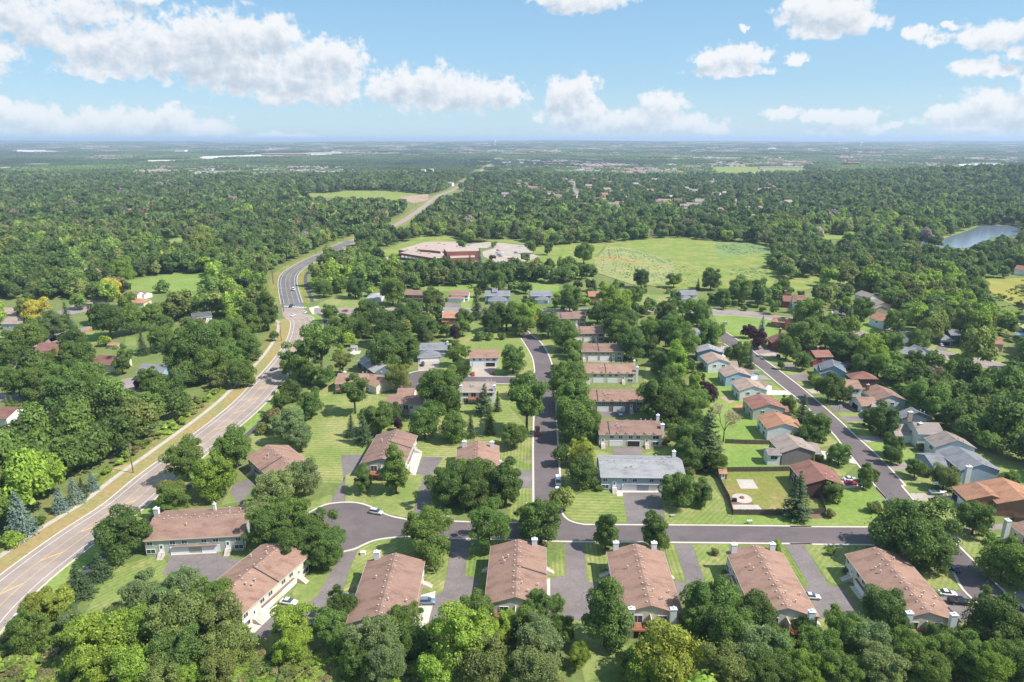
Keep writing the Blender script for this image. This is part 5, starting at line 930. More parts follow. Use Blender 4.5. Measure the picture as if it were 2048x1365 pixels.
def box_(v, x, y, lab, nm, cat, dims, m):
    p = G(v, x, y); mb = MB(); mb.box(-dims[0]/2, dims[0]/2, -dims[1]/2, dims[1]/2, 0, dims[2]*.85); mb.box(-dims[0]/2-.05, dims[0]/2+.05, -dims[1]/2-.05, dims[1]/2+.05, dims[2]*.85, dims[2]); o = mb.obj(nm, m); o.location = (p.x, p.y, 0); tag(o, lab, cat)
box_('w',612,610,'dark green utility cabinet alone on the bright triangular lawn','utility_cabinet','cabinet',(2.6,1.8,1.8),'metal_grey'); box_('i',745,525,'small pale utility box on the lawn right of the cul-de-sac drive','utility_cabinet','cabinet',(1.4,1.1,1.0),'lamp_glass'); box_('r',110,955,'black storage chest beside the fire pit','storage_chest','chest',(1.3,1.0,1.1),'rubber')
box_('s',575,935,'grey boulder on the lawn by the basketball hoop','boulder','rock',(1.3,.9,.7),'stone'); box_('j',1135,275,'pale boulder under the big tree right of the shaded drive','boulder','rock',(1.3,.8,.6),'stone')
p = G('r', 200, 915); mb = MB(); mb.tube((0,0,0),(0,0,.4),.75,.7,14); o = mb.obj('fire_pit', 'brickwork'); o.location = (p.x, p.y, .05); tag(o, 'round brick fire pit in the middle of the pale circular patio', 'fire pit')
p = G('s', 432, 755); r = thing('basketball_hoop', 'basketball hoop with white backboard beside the boat', 'basketball hoop', (p.x, p.y, 0)); mb = MB(); mb.tube((0,0,0),(0,0,3.1),.09,.07,8); mb.tube((0,0,2.9),(.8,0,3.2),.05,.05,6); mb.obj('pole', 'rubber', r)
mb = MB(); mb.box(.1,1.7,-.35,-.3,2.9,4.0); mb.obj('backboard', 'trim_white', r); mb = MB(); mb.box(.55,1.25,-.37,-.355,3.1,3.15); mb.box(.55,1.25,-.37,-.355,3.55,3.6); mb.box(.55,.6,-.37,-.355,3.15,3.55); mb.box(1.2,1.25,-.37,-.355,3.15,3.55); mb.obj('target_square', 'rubber', r)
p = G('u', 1235, 385)
def fence(spec, h, lab, m='fence_wood', gap=0):
    P = W(spec); r = thing('fence', lab, 'fence', (P[0].x, P[0].y, 0)); mb = MB(); pb = MB()
    for a, b in zip(P, P[1:]):
        L_ = (b - a).length; n = max(1, int(L_ / 2.4)); t = (b - a).normalized(); nv = Vector((-t.y, t.x, 0))
        nb = int(L_ / .3)
        for k in range(nb):
            c0 = a + t * (k * L_ / nb) - P[0]; c1 = a + t * ((k + .9) * L_ / nb) - P[0]; hh = h + .05 * ((k * 7) % 3 - 1)
            q = [c0 - nv*.03, c1 - nv*.03, c1 + nv*.03, c0 + nv*.03]; mb.add([(v.x, v.y, .05) for v in q] + [(v.x, v.y, hh) for v in q], [(4,5,6,7),(0,1,5,4),(1,2,6,5),(2,3,7,6),(3,0,4,7)])
        for k in range(n + 1):
            c = a + t * (k * L_ / n) - P[0]; pb.box(c.x-.07, c.x+.07, c.y-.07, c.y+.07, 0, h+.12)
    mb.obj('boards', m, r); pb.obj('posts', m, r)
fence('r 0 275 240 285 520 290', 1.9, 'weathered board fence behind the upper fenced lawn'); fence('r 20 608 400 606 770 600', 1.9, 'weathered board fence between the two fenced lawns')
fence('f 1480 1200 1520 1290 1562 1365 r 85 1112 600 1112 1172 1100 1140 960 1065 880', 2.0, 'dark board fence around the fire-pit yard'); fence('s 1250 735 1407 765', 1.8, 'pale fence behind the wide brown-roofed house', 'trim_white'); fence('s 1290 1030 1290 1070 1420 1082', 1.7, 'short dark fence beside the cream townhouse at the right edge')
fence('w 780 0 850 20 1000 40', 1.6, 'dark fence at the edge of the garden plots'); fence('u 1165 735 1250 690 1350 670', 1.5, 'orange wooden fence around the bright left lawn', 'patio_orange')
# far landmarks on the skyline
def tower(v, x, y0, y1, lab, wpx, bulb=True):
    X, Y = px(v, x, y1); d = 9000.0; Xw = (X - 1024) / F * d; sc = d / F; top = CH - (Y - 279.5) * sc; r = thing('water_tower', lab, 'water tower', (Xw, d, 0)); w = wpx * sc
    mb = MB(); mb.tube((0,0,0),(0,0,top-8),w*.22,w*.18,12); mb.obj('shaft', 'trim_white', r); mb = MB(); mb.tube((0,0,top-22),(0,0,top-12),w*.2,w*.5,16); mb.tube((0,0,top-12),(0,0,top),w*.5,w*.45,16); mb.obj('tank', 'trim_white', r)
tower('c', 1003, 80, 42, 'pale water tower on the right skyline', 7); tower('b', 990, 50, 34, 'tiny pale water tower on the central skyline', 4); tower('a', 995, 110, 75, 'thin pale tower on the left skyline', 2.5)
p = G('c', 567, 84); mb = MB(); n = 20
for j in range(6):
    for i in range(n):
        t0, t1 = j/6*math.pi/2, (j+1)/6*math.pi/2; a0, a1 = 2*math.pi*i/n, 2*math.pi*(i+1)/n
        mb.add([(62*math.cos(t0)*math.cos(a0), 60*math.cos(t0)*math.sin(a0), 30*math.sin(t0)), (62*math.cos(t0)*math.cos(a1), 60*math.cos(t0)*math.sin(a1), 30*math.sin(t0)), (62*math.cos(t1)*math.cos(a1), 60*math.cos(t1)*math.sin(a1), 30*math.sin(t1)), (62*math.cos(t1)*math.cos(a0), 60*math.cos(t1)*math.sin(a0), 30*math.sin(t1))], [(0,1,2,3)])
o = mb.obj('sports_dome', 'trim_white', None, True); o.location = (p.x * .8, p.y * .8, 8); tag(o, 'white inflated dome in the far woods on the right', 'dome')
# ------------------------------------------------------------------ tree prototypes
rng = np.random.default_rng(7)
def quads_mesh(name, V, mat, extra=None):
    n = len(V); me = bpy.data.meshes.new(name); me.vertices.add(n * 4); me.vertices.foreach_set('co', V.reshape(-1).astype(np.float32))
    me.loops.add(n * 4); me.loops.foreach_set('vertex_index', np.arange(n * 4, dtype=np.int32)); me.polygons.add(n)
    me.polygons.foreach_set('loop_start', np.arange(0, n * 4, 4, dtype=np.int32)); me.polygons.foreach_set('loop_total', np.full(n, 4, dtype=np.int32))
    me.update(calc_edges=True); me.materials.append(MATS[mat]); return me
def cards(P, N, size, jitter=.5, aspect=.7, up=.25):
    n = len(P); N = N + rng.normal(0, jitter, (n, 3)); N[:, 2] += up; N /= np.linalg.norm(N, axis=1)[:, None] + 1e-9
    A = np.cross(N, rng.normal(0, 1, (n, 3))); A /= np.linalg.norm(A, axis=1)[:, None] + 1e-9; B = np.cross(N, A)
    s = (size * rng.uniform(.6, 1.35, n))[:, None]; a = A * s * .5; b = B * s * .5 * aspect
    k = rng.uniform(.55, 1, (n, 4, 1))
    return P[:, None, :] + np.stack([-a - b, a - b, a + b, -a + b], 1) * k
def crown_points(shape, n, rad, H0, H1, nl, lr, seed):
    """lobed crown: centre height range H0..H1, radius rad"""
    global rng
    rng = np.random.default_rng(seed); zc = (H0 + H1) / 2; hz = (H1 - H0) / 2; C = []
    p1, p2, p3 = rng.uniform(0, 6.28, 3)
    while len(C) < nl:
        d = rng.normal(0, 1, 3); d /= np.linalg.norm(d); q = rng.uniform(.35, 1) ** .6; z = d[2]; az = math.atan2(d[1], d[0])
        q *= 1 + .16 * math.sin(2 * az + p1) + .13 * math.sin(3 * az + p2 + 2 * z) + .08 * math.sin(5 * az + 4 * z + p3)
        if shape == 'round': w = 1.0
        elif shape == 'oval': w = 1.0 - .25 * max(0, z)
        elif shape == 'vase': w = 1.0 + .25 * z
        elif shape == 'spread': w = 1.05 - .1 * abs(z)
        elif shape == 'pyr': w = 1.0 - .55 * z * (z > 0) - .1
        if z < -.85: continue
        m = 1 - lr * .75
        C.append((d[0] * q * rad * m * w, d[1] * q * rad * m * w, zc + z * q * hz * (1 - lr * .5), lr * rad * rng.uniform(.5, 1.45)))
    C = np.array(C); idx = rng.integers(0, nl, n * 2); d = rng.normal(0, 1, (n * 2, 3)); d /= np.linalg.norm(d, axis=1)[:, None]
    keep = d[:, 2] > -.5; idx, d = idx[keep], d[keep]
    sq = np.array([1, 1, .82]); P = C[idx, :3] + d * C[idx, 3:4] * sq * rng.uniform(.8, 1.05, (len(d), 1))
    o_ = rng.random(len(P)) < .14; P[o_] += rng.normal(0, .075 * rad, (o_.sum(), 3))
    # drop leaves buried deep in neighbouring lobes
    inside = np.zeros(len(P), bool)
    for c in C: inside |= (np.linalg.norm((P - c[:3]) / sq, axis=1) < c[3] * .78)
    P, d = P[~inside][:n], d[~inside][:n]
    return P, d, C
def trunk_mesh(rad, H, C, r0=.28, limbs=6, name='trunk'):
    mb = MB(); mb.tube((0,0,-.2),(0,0,H*.28), r0*1.25, r0*.9, 8); mb.tube((0,0,H*.28),(.1,.05,H*.62), r0*.9, r0*.45, 8)
    for c in C[np.argsort(-C[:, 3])][:limbs]: mb.tube((0,0,H*random.uniform(.22,.45)), tuple(c[:3]), r0*.5, r0*.12, 5)
    return mb.mesh(name, 'bark', True)
random.seed(3)
PROTO = {}
def make(kind, shape, rad, H, H0, n, nl, lr, size, jit=.5, seed=1, asp=.7, inst=False):
    P, d, C = crown_points(shape, n, rad, H0, H, nl, lr, seed); V = cards(P, d, size, jit, asp)
    # dense inner core so that the sky does not show straight through
    m = n // 5; Pi = C[rng.integers(0, nl, m), :3] + rng.normal(0, .22 * lr * rad, (m, 3)); Vi = cards(Pi, rng.normal(0, 1, (m, 3)), size * 1.9, .5)
    PROTO.setdefault(kind, []).append((quads_mesh('crown', np.concatenate([V, Vi]), 'foliage'), trunk_mesh(rad, H, C), rad, H, (H0 + H) / 2))
for s_ in range(3): make('round', 'round', 5.5, 12.0, .3, 20000, 52, .28, .34, .6, seed=10 + s_)
for s_ in range(2): make('oval', 'oval', 4.0, 12.0, .1, 17000, 50, .28, .30, .55, seed=20 + s_)
for s_ in range(3): make('silver', 'vase', 5.8, 13.0, .5, 22000, 75, .21, .34, .8, seed=30 + s_, asp=.5)
for s_ in range(2): make('spread', 'spread', 7.0, 11.5, .8, 26000, 60, .23, .38, .65, seed=40 + s_)
for s_ in range(2): make('loose', 'vase', 5.0, 13, 1.6, 12000, 36, .23, .34, .7, seed=50 + s_)
make('shrub', 'round', 2.2, 3.0, .1, 2600, 16, .36, .34, seed=60)
make('pyr', 'pyr', 4.0, 13.5, .5, 15000, 50, .25, .34, seed=65)
def conifer(kind, rad, H, seed, drop=.28, whorls=30, size=.42):
    global rng
    rng = np.random.default_rng(seed); Ps = []; Ns = []
    for w in range(whorls):
        t = w / whorls; z = .5 + (H - .6) * t; r = rad * (1 - t) ** .85 * rng.uniform(.86, 1.08) + .15; nb = int(8 + 12 * (1 - t))
        for b in range(nb):
            a = rng.uniform(0, 2 * math.pi); rr_ = r * rng.uniform(.8, 1.1); m = max(3, int(rr_ / .22))
            for k in range(m):
                q = (k + .7) / m; wid = .26 * rr_ * (1 - q * .6); off = rng.uniform(-1, 1) * wid
                Ps.append((math.cos(a) * rr_ * q - math.sin(a) * off, math.sin(a) * rr_ * q + math.cos(a) * off, z - rr_ * drop * q + rng.uniform(-.1, .1)))
                Ns.append((math.cos(a) * .4, math.sin(a) * .4, 1))
    P, N = np.array(Ps), np.array(Ns); V = cards(P, N, size, .35, .6, 0)
    mb = MB(); mb.tube((0,0,-.2),(0,0,H*.95),.22,.04,8)
    PROTO.setdefault(kind, []).append((quads_mesh('crown', V, 'foliage'), mb.mesh('trunk', 'bark', True), rad, H, H * .42))
conifer('spruce', 3.4, 12.5, 71); conifer('spruce', 3.0, 11.5, 72); conifer('narrow', 2.2, 11, 73, .2)
conifer('pine', 4.2, 13, 75, -.12, 17, .6)
def bare(seed, dens, name='bare'):
    random.seed(seed); mb = MB(); tips = []
    def br(p, d, L_, r, lv):
        q = p + d * L_; mb.tube(p, q, r, r * .62, 5); 
        if lv == 0: tips.append(q); return
        for k in range(3 if lv > 1 else 4):
            nd = (d + Vector((random.gauss(0, .5), random.gauss(0, .5), random.gauss(.12, .3)))).normalized(); br(q, nd, L_ * random.uniform(.6, .85), r * .6, lv - 1)
    br(Vector((0,0,0)), Vector((0,0,1)), 3.0, .2, 5)
    P = np.array([tuple(t) for t in tips]); P = np.repeat(P, dens, 0) + rng.normal(0, .25, (len(P) * dens, 3)); V = cards(P, rng.normal(0, 1, (len(P), 3)), .22, .5)
    PROTO.setdefault(name, []).append((quads_mesh('crown', V, 'foliage'), mb.mesh('trunk', 'bark'), 4.5, 11, 7.5))
bare(4, 5, 'dead'); bare(9, 1)
TINT = {'D': (0.098, 0.158, 0.04), 'M': (0.128, 0.202, 0.048), 'L': (0.2, 0.295, 0.048), 'S': (0.178, 0.24, 0.1), 'Y': (.42, .37, .07), 'P': (0.070, 0.034, 0.050), 'G': (0.078, 0.122, 0.054), 'B': (0.19, 0.26, 0.23), 'O': (0.165, 0.205, 0.06), 'R': (0.19, 0.18, 0.085), 'W': (0.312, 0.257, 0.219), 'A': (0.24, 0.29, 0.055)}
CNAME = {'D': 'dark green', 'M': 'mid green', 'L': 'bright yellow-green', 'S': 'silvery green', 'Y': 'golden yellow', 'P': 'dark purple', 'G': 'dark green', 'B': 'blue-grey', 'O': 'olive green', 'R': 'brownish green', 'W': 'grey', 'A': 'lime yellow'}
KIND = {'r': ('round', 'broadleaf_tree', 'rounded'), 'o': ('oval', 'broadleaf_tree', 'egg-shaped'), 's': ('silver', 'broadleaf_tree', 'feathery'), 'w': ('spread', 'broadleaf_tree', 'wide spreading'), 'l': ('loose', 'broadleaf_tree', 'loose open'),
 'b': ('shrub', 'shrub', 'low bushy'), 'p': ('pyr', 'broadleaf_tree', 'pointed'), 'c': ('spruce', 'spruce_tree', 'conical'), 'n': ('narrow', 'spruce_tree', 'narrow'), 'i': ('pine', 'pine_tree', 'open-branched'), 'd': ('dead', 'bare_tree', 'twiggy'), 'x': ('bare', 'bare_tree', 'bare')}
TINT = {k: (v[0] * 1.22, v[1] * 1.13, v[2] * 1.3) for k, v in TINT.items()}
TREES = []      # placed: dict
BIG = []
def solve(v, x, y, wpx, kd, hk=1.0):
    pr = PROTO[KIND[kd][0]][0]; asp_c = pr[4] / pr[2] * hk; w = wpx / VW[v][2]; r = 5.0
    for _ in range(5): r = w / 2 / pxm(v, x, y, r * asp_c)
    p = G(v, x, y, r * asp_c); return p.x, p.y, r
def T(code, v, x, y, w, hk=1.0):
    c, k = code[0], code[1]; X, Y, r = solve(v, x, y, w, k, hk); TREES.append(dict(x=X, y=Y, r=r * 1.06, c=c, k=k, hk=hk, hand=True, area=(w / VW[v][2]) ** 2))
LIST = """
h Bc 125 285 195 .82 | Bc 485 110 130 .8 | Bc 385 175 120 .8 | Bc 605 50 90 .8 | Gn 540 95 60 | Lb 80 430 130 | Mb 250 300 90 | Dr 800 375 330 | Ml 1130 155 200 | Gc 650 612 165 .62 | Gc 512 718 195 .62 | Ar 250 880 200 | Ar 370 850 220 | Mr 180 1030 250 | Sl 465 950 160 | Ss 940 800 280 | Ss 1190 780 280 | Ms 1400 810 260 | Ss 760 930 160 | Lr 640 1080 400 | Lr 840 1040 320 | Or 1170 990 380 | Or 1430 960 330 | Or 1500 1120 300 | Mr 1180 1180 330 | Or 1430 1270 260 | Ls 1250 1340 200 | Lr 900 1290 300 | Lr 620 1270 260 | Or 1060 1340 260 | Ll 1920 980 250 | Ls 1930 1120 230 | Lb 130 1140 160 | Mb 330 1120 140
i Ss 150 110 290 | Ss 60 260 200 | Ms 130 370 260 | Ms 260 300 270 | Ms 430 380 260 | Ms 520 470 230 | Ds 480 540 180 | Ms 280 470 230 | Ss 350 30 220 | Ms 1170 360 270 | Mr 1190 480 240 | Ds 1290 90 230 | Dr 1430 50 230 | Dr 1480 140 190 | Dr 1560 60 150 | Ms 1575 345 290 | Ds 600 880 220 | Ms 520 1010 230 | Ms 590 1090 200 | Dl 920 885 90 | Dl 1045 870 90 | Ms 1000 1000 250 | Ms 1050 1110 220 | Ds 840 960 180 | Ss 830 1110 320 | Ms 720 1220 250 | Ss 900 1260 260 | Ml 1500 880 220 | Ml 1600 870 110 | Lr 1400 1120 400 | Lr 1640 1000 200 | Or 1520 1230 380 | Lr 1240 1260 290 | Mr 1180 1060 160 | Ms 1900 880 190 | Ms 2010 850 90 | Mr 1850 1010 220 | Ss 1900 1130 340 | Ss 1880 1290 340
j Dr 270 320 260 | Ds 180 270 150 | Mo 697 385 170 | Mo 1025 385 175 | Mr 1175 100 220 | Dr 1325 120 150 | Mo 700 930 310 | Ms 380 850 110 | Ms 250 860 160 | Ms 400 1020 170 | Ss 270 1110 320 | Ss 260 1280 330 | Lr 60 980 150 | Ls 520 1200 150 | Aw 1090 1200 450 | Lr 960 1240 260 | Mr 1380 870 330 | Mr 1300 960 240 | Dr 1700 920 240 | Ss 1520 1080 320 | Ss 1680 1150 320 | Dr 1400 1010 260 | Ol 1480 1290 300 | Ms 1800 1150 250 | Ds 1700 1300 260 | Mb 700 640 50 | Rl 1418 490 56 | Lb 1830 450 50 | Ll 1825 480 60 | Gi 1960 165 200 | Mr 900 50 60 | Mr 855 1270 180
k Gi 500 190 170 | Gi 600 185 190 | Ob 1062 215 100 | Mr 790 110 130 | Rb 770 255 70 | Dw 1320 390 480 | Dr 1160 360 200 | Dr 1430 520 230 | Dr 1720 285 215 | Mr 1910 560 290 | Mr 2020 620 160 | Dr 1850 960 310 | Dr 1980 1030 260 | Ds 1750 1060 180 | Dr 1120 870 270 | Dr 1200 960 200 | Ms 590 1000 150 | Dr 280 920 250 | Mr 90 860 220 | Ms 110 1060 330 | Ss 260 1160 300 | Ms 400 1260 260 | Ms 700 1130 250 | Ms 860 1030 260 | Ss 1010 1100 270 | Ms 1180 1120 230 | Ss 1100 1270 300 | Ms 1320 1180 240 | Ds 1470 1090 180 | Ms 1540 1180 240 | Ms 1380 1290 300 | Ms 1700 1200 260 | Ls 1800 1280 260 | Ms 1960 1220 280 | Ls 620 1290 240 | Ms 820 1290 240 | Ll 770 495 50 | Lb 1480 780 40 | Mb 70 645 50 | Mb 860 635 40
e Mo 775 1230 125 | Mo 990 1185 195 | Mr 1480 1180 250 | Dr 1600 1230 230 | Dr 1340 1260 210 | Dr 1480 1290 220 | Do 1745 1265 215 | Mr 1190 850 195 | Mr 1385 870 190 | Gn 1507 865 75 | Dn 1635 840 80 | Mr 1800 920 180 | Ml 1890 710 290 | Ds 1840 590 140 | Gi 1600 690 150 | Gn 1690 700 60 | Ms 1280 640 300 | Mr 1340 570 190 | Ds 1150 690 90 | Dr 1390 720 110 | Pl 1010 850 70 | Gc 690 870 90 | Gc 770 890 130 | Dr 870 800 220 | Dr 950 770 150 | Ml 710 640 200 | Mr 415 710 175 | Ml 480 330 270 | Ml 390 320 180 | Ml 320 420 210 | Ml 260 430 130 | Mr 500 520 150 | Mr 390 510 130 | Dr 270 620 150 | Ol 630 420 140 | Dl 210 700 130 | Rb 140 790 120 | Ob 80 880 100 | Ss 280 870 230 | Ss 190 850 120 | Ss 340 950 170 | Or 1015 530 175 | Dr 910 370 220 | Dr 1070 340 190 | Ms 1420 370 150 | Or 1400 300 70 | Ds 1450 490 110 | Mr 1795 415 165 | Mr 545 90 115 | Dr 620 190 190 | Dw 800 110 230 | Dr 930 210 200 | Dr 760 190 120 | Dr 1100 80 150 | Dr 1030 110 160 | Dr 1200 200 150 | Dr 1130 160 110 | Dr 1260 90 100 | Pr 1395 245 80 | Mr 1450 190 110 | Mr 1330 210 90 | Dr 1460 130 130 | Gc 1545 50 110 | Dr 1650 150 140 | Dr 1750 110 190 | Lr 1870 120 170 | Mr 1840 180 130 | Mb 1560 250 80 | Mb 1630 250 70 | Mb 1720 250 60 | Or 1690 70 120 | Dr 1260 20 90
f Lr 240 100 110 | Yr 265 115 100 | Dr 330 170 170 | Mr 445 250 190 | Mr 500 330 130 | Mo 500 440 130 | Mr 460 580 270 | Mr 510 680 220 | Mr 520 810 290 | Ds 600 860 180 | Ms 450 790 140 | Dr 560 1170 210 | Ar 560 1040 180 | Dr 640 90 150 | Dr 800 180 200 | Dr 860 130 170 | Mr 840 230 190 | Dr 760 70 120 | Dr 980 80 70 | Dr 1140 110 180 | Mr 1250 60 110 | Mr 1350 110 180 | Ms 1050 220 200 | Ms 1190 240 220 | Dr 900 310 180 | Mr 1260 300 180 | Dr 1020 320 120 | Lo 1210 430 160 | Dr 1100 430 150 | Dr 1150 560 160 | Gr 1080 400 100 | Dr 1080 680 250 | Ms 1200 700 240 | Ms 1300 720 230 | Dr 1150 760 210 | Pr 1410 640 160 | Pr 1350 550 110 | Wd 1540 800 220 | Rb 1130 960 70 | Dr 1290 940 220 | Gi 1420 990 260 | Mr 1300 1060 200 | Ds 1480 1100 150 | Dr 1350 860 180 | Mr 1420 250 180 | Mr 1480 220 110 | Mo 1460 300 60 | Pr 1695 210 95 | Pr 1765 270 120 | Bc 1790 190 75 | Dr 1580 370 110 | Mr 1650 370 130 | Gc 1710 410 80 | Mr 1300 450 90 | Rb 1370 450 50 | Mb 680 1285 60 | Mr 200 50 90
g Dr 810 330 180 | Mr 430 330 150 | Mr 540 420 120 | Do 390 440 50 | Dr 720 600 190 | Dr 820 650 110 | Mb 620 540 90 | Mb 790 685 70 | Dr 1080 830 200 | Dr 1000 810 110 | Dr 1150 1000 130 | Dr 1150 1060 120 | Dr 640 860 190 | Dr 590 910 160 | Gi 540 760 120 | Ar 475 915 70 | Mr 440 720 110 | Mr 790 1050 150 | Mo 960 1220 110 | Mo 1010 1200 90 | Mr 1310 1150 130 | Or 1400 1170 70 | Or 1510 1210 170 | Ob 1345 1005 60 | Mr 1950 1230 130 | Mr 1390 690 260 | Bc 460 45 60 | Mr 580 90 190 | Dr 660 160 90 | Mr 740 170 110 | Gc 858 130 95 | Mr 950 60 150 | Mr 1170 150 130 | Pr 1130 240 100 | Mr 1150 310 150 | Mr 1330 280 140 | Dr 1440 160 190 | Gc 1670 330 80 | Dr 1690 250 140 | Mr 560 230 220 | Or 480 230 100 | Mr 700 250 160 | Lr 1000 370 200 | Lr 1060 440 170 | Mr 940 440 150 | Mr 1200 480 150 | Dr 1310 410 120 | Lr 1600 410 100 | Rb 850 450 70 | Dn 605 1100 35 | Dn 535 1080 28 | Mb 650 1080 60
d Ms 1265 1110 250 | Lr 1460 1200 290 | Ms 1590 1010 270 | Or 1165 1330 190 | Yr 250 80 170 | Or 190 70 120 | Gc 185 130 80 | Mr 200 250 200 | Mr 130 270 130 | Mr 280 230 110 | Do 40 215 75 | Dr 500 275 170 | Dr 530 400 210 | Ml 850 380 120 | Dr 830 450 110 | Gc 970 310 90 | Mr 1100 260 170 | Dr 740 150 220 | Mr 880 140 180 | Mr 1030 110 170 | Mr 1130 160 110 | Gc 455 120 100 | Ss 350 170 160 | Mr 1310 210 180 | Mr 1340 340 300 | Mr 1220 400 210 | Mr 1440 450 220 | Mr 1500 250 200 | Mr 1620 230 180 | Mo 1700 150 170 | Do 1820 90 165 | Mr 1560 400 200 | Mr 1640 500 180 | Mr 1700 330 160 | Ml 1870 230 70 | Ms 230 560 220 | Ms 330 540 200 | Ms 560 570 240 | Ms 430 630 230 | Ms 650 610 180 | Ds 120 570 170 | Mr 30 520 130 | Mn 50 730 50 | Mn 82 720 50 | Mb 170 750 110 | Ms 360 430 140 | Mr 60 370 150 | Lb 190 420 120 | Lb 720 285 90 | Pr 940 580 60 | Mr 1020 540 140 | Dr 1160 570 200
p Yr 221 576 40 | Lr 245 545 50 | Dr 205 548 45 | Mr 322 571 28 | Mr 647 577 34 | Dr 710 575 40 | Mr 680 570 30 | Gc 963 559 22 | Gc 970 566 16 | Mr 993 562 36 | Mr 1030 570 26 | Dr 1052 575 24 | Mr 785 583 52 | Dr 863 598 40 | Dr 1283 558 34 | Mr 1348 560 30 | Dr 1422 560 38 | Mr 1446 595 30 | Mr 1480 580 50 | Dr 1518 578 36 | Mr 1566 580 34 | Gc 1396 571 12 | Dr 1098 500 20 | Mr 1050 516 16 | Dr 985 514 14 | Bc 960 520 18 | Gc 940 528 16 | Mr 1168 508 40 | Mr 922 486 20 | Mr 988 487 14 | Mr 1064 497 20 | Do 1180 570 18 | Gc 1190 575 14 | Mr 1140 600 46 | Lr 1220 600 46 | Lr 1240 620 60 | Dr 1195 628 44 | Mr 1270 590 36 | Bc 1262 592 14 | Bc 1278 594 12 | Mr 1300 612 28
"""
for ln in LIST.strip().split('\n'):
    v = ln[0]
    for it in ln[2:].split('|'):
        q = it.split()
        if not q: continue
        T(q[0], v, *map(float, q[1:5]))
# two trees listed in overlapping views become one
TREES.sort(key=lambda t: -t['area']); keep = []
for t in TREES:
    if all((t['x'] - u['x']) ** 2 + (t['y'] - u['y']) ** 2 > (.30 * (t['r'] + u['r'])) ** 2 for u in keep): keep.append(t)
TREES = keep
# ------------------------------------------------------------------ woods: open ground that must stay clear (picture outlines of what is bare)
LAWNS_OPEN = [PX(s) for m, s in LAWNS if m not in ('verge',)]
OPEN = LAWNS_OPEN + [PX(s) for _, s in DRIVES]
OPEN += [PX(LAKE), PX('x 1860 450 1900 430 2060 405 2060 600 1990 560 1900 500'), PX('t 80 130 760 120 800 200 1050 200 1060 330 500 400 90 360')]
def road_px():
    A, B = offset_line(CL, RW/2 + 9.5), offset_line(CL, -RW/2 - 10); P = [p for p in A if 100 < p.y < 830] + [p for p in B if 100 < p.y < 830][::-1]; return [proj(p.x, p.y, 0) for p in P]
def road_far(w):
    A, B = offset_line(CL, w), offset_line(CL, -w); P = [p for p in A if p.y > 815] + [p for p in B if p.y > 815][::-1]; return [proj(p.x, p.y, 0) for p in P]
RF1, RF2 = road_far(9), road_far(60)
ya = G('b', 400, 512).y - 30
A_, B_ = [p for p in offset_line(CL, 17) if p.y > ya], [p for p in offset_line(CL, -14) if p.y > ya]
OPEN.append([proj(p.x, p.y, 0) for p in A_ + B_[::-1]])
OPEN.append(road_px()); OPEN += [[proj(p.x, p.y, 0) for p in coll], [proj(p.x, p.y, 0) for p in cul1 + cul2 + topr + diagL + diagR + lower]]
OPENB = [(min(p[0] for p in P), max(p[0] for p in P), min(p[1] for p in P), max(p[1] for p in P), P) for P in OPEN]
def is_open(X, Y):
    for a, b, c, d, P in OPENB:
        if a <= X <= b and c <= Y <= d and inpoly(X, Y, P): return True
    return False
HOOD = PX('p 640 700 640 640 700 560 900 558 1180 560 1300 560 1400 600 1600 560 1720 590 1830 680 1700 700 1640 700 1900 850 2100 1000 2100 1500 -200 1500 -200 1300 560 800')
LEFT = PX('p -200 605 190 600 330 640 540 660 560 700 330 770 300 830 -200 860')
SUB = [PX('b 700 300 900 280 1300 240 2033 230 c 700 230 850 300 850 480 400 500 b 1900 470 1700 480 1400 440 1000 400 700 420'), PX('a 250 215 1900 200 1950 250 1300 260 300 260'), PX('b -100 130 900 130 900 180 -100 200')]
def wood_tint(x, y, r_):
    """patchwork of tree kinds across the woods"""
    n = math.sin(x * .013 + 2.1 * math.sin(y * .009)) + math.sin(y * .017 + 1.3 * math.sin(x * .011)); q = r_.random()
    if n > .9: c = 'L' if q < .35 else ('O' if q < .6 else 'M')
    elif n > 0: c = 'M' if q < .5 else ('D' if q < .8 else ('L' if q < .9 else 'O'))
    else: c = 'D' if q < .55 else ('M' if q < .85 else ('O' if q < .95 else 'R'))
    if q > .993: c = 'A'
    if y > 1100: c = 'D' if q < .45 else ('M' if q < .8 else ('O' if q < .93 else 'L'))
    if .985 < q < .99: c = 'W'
    return c
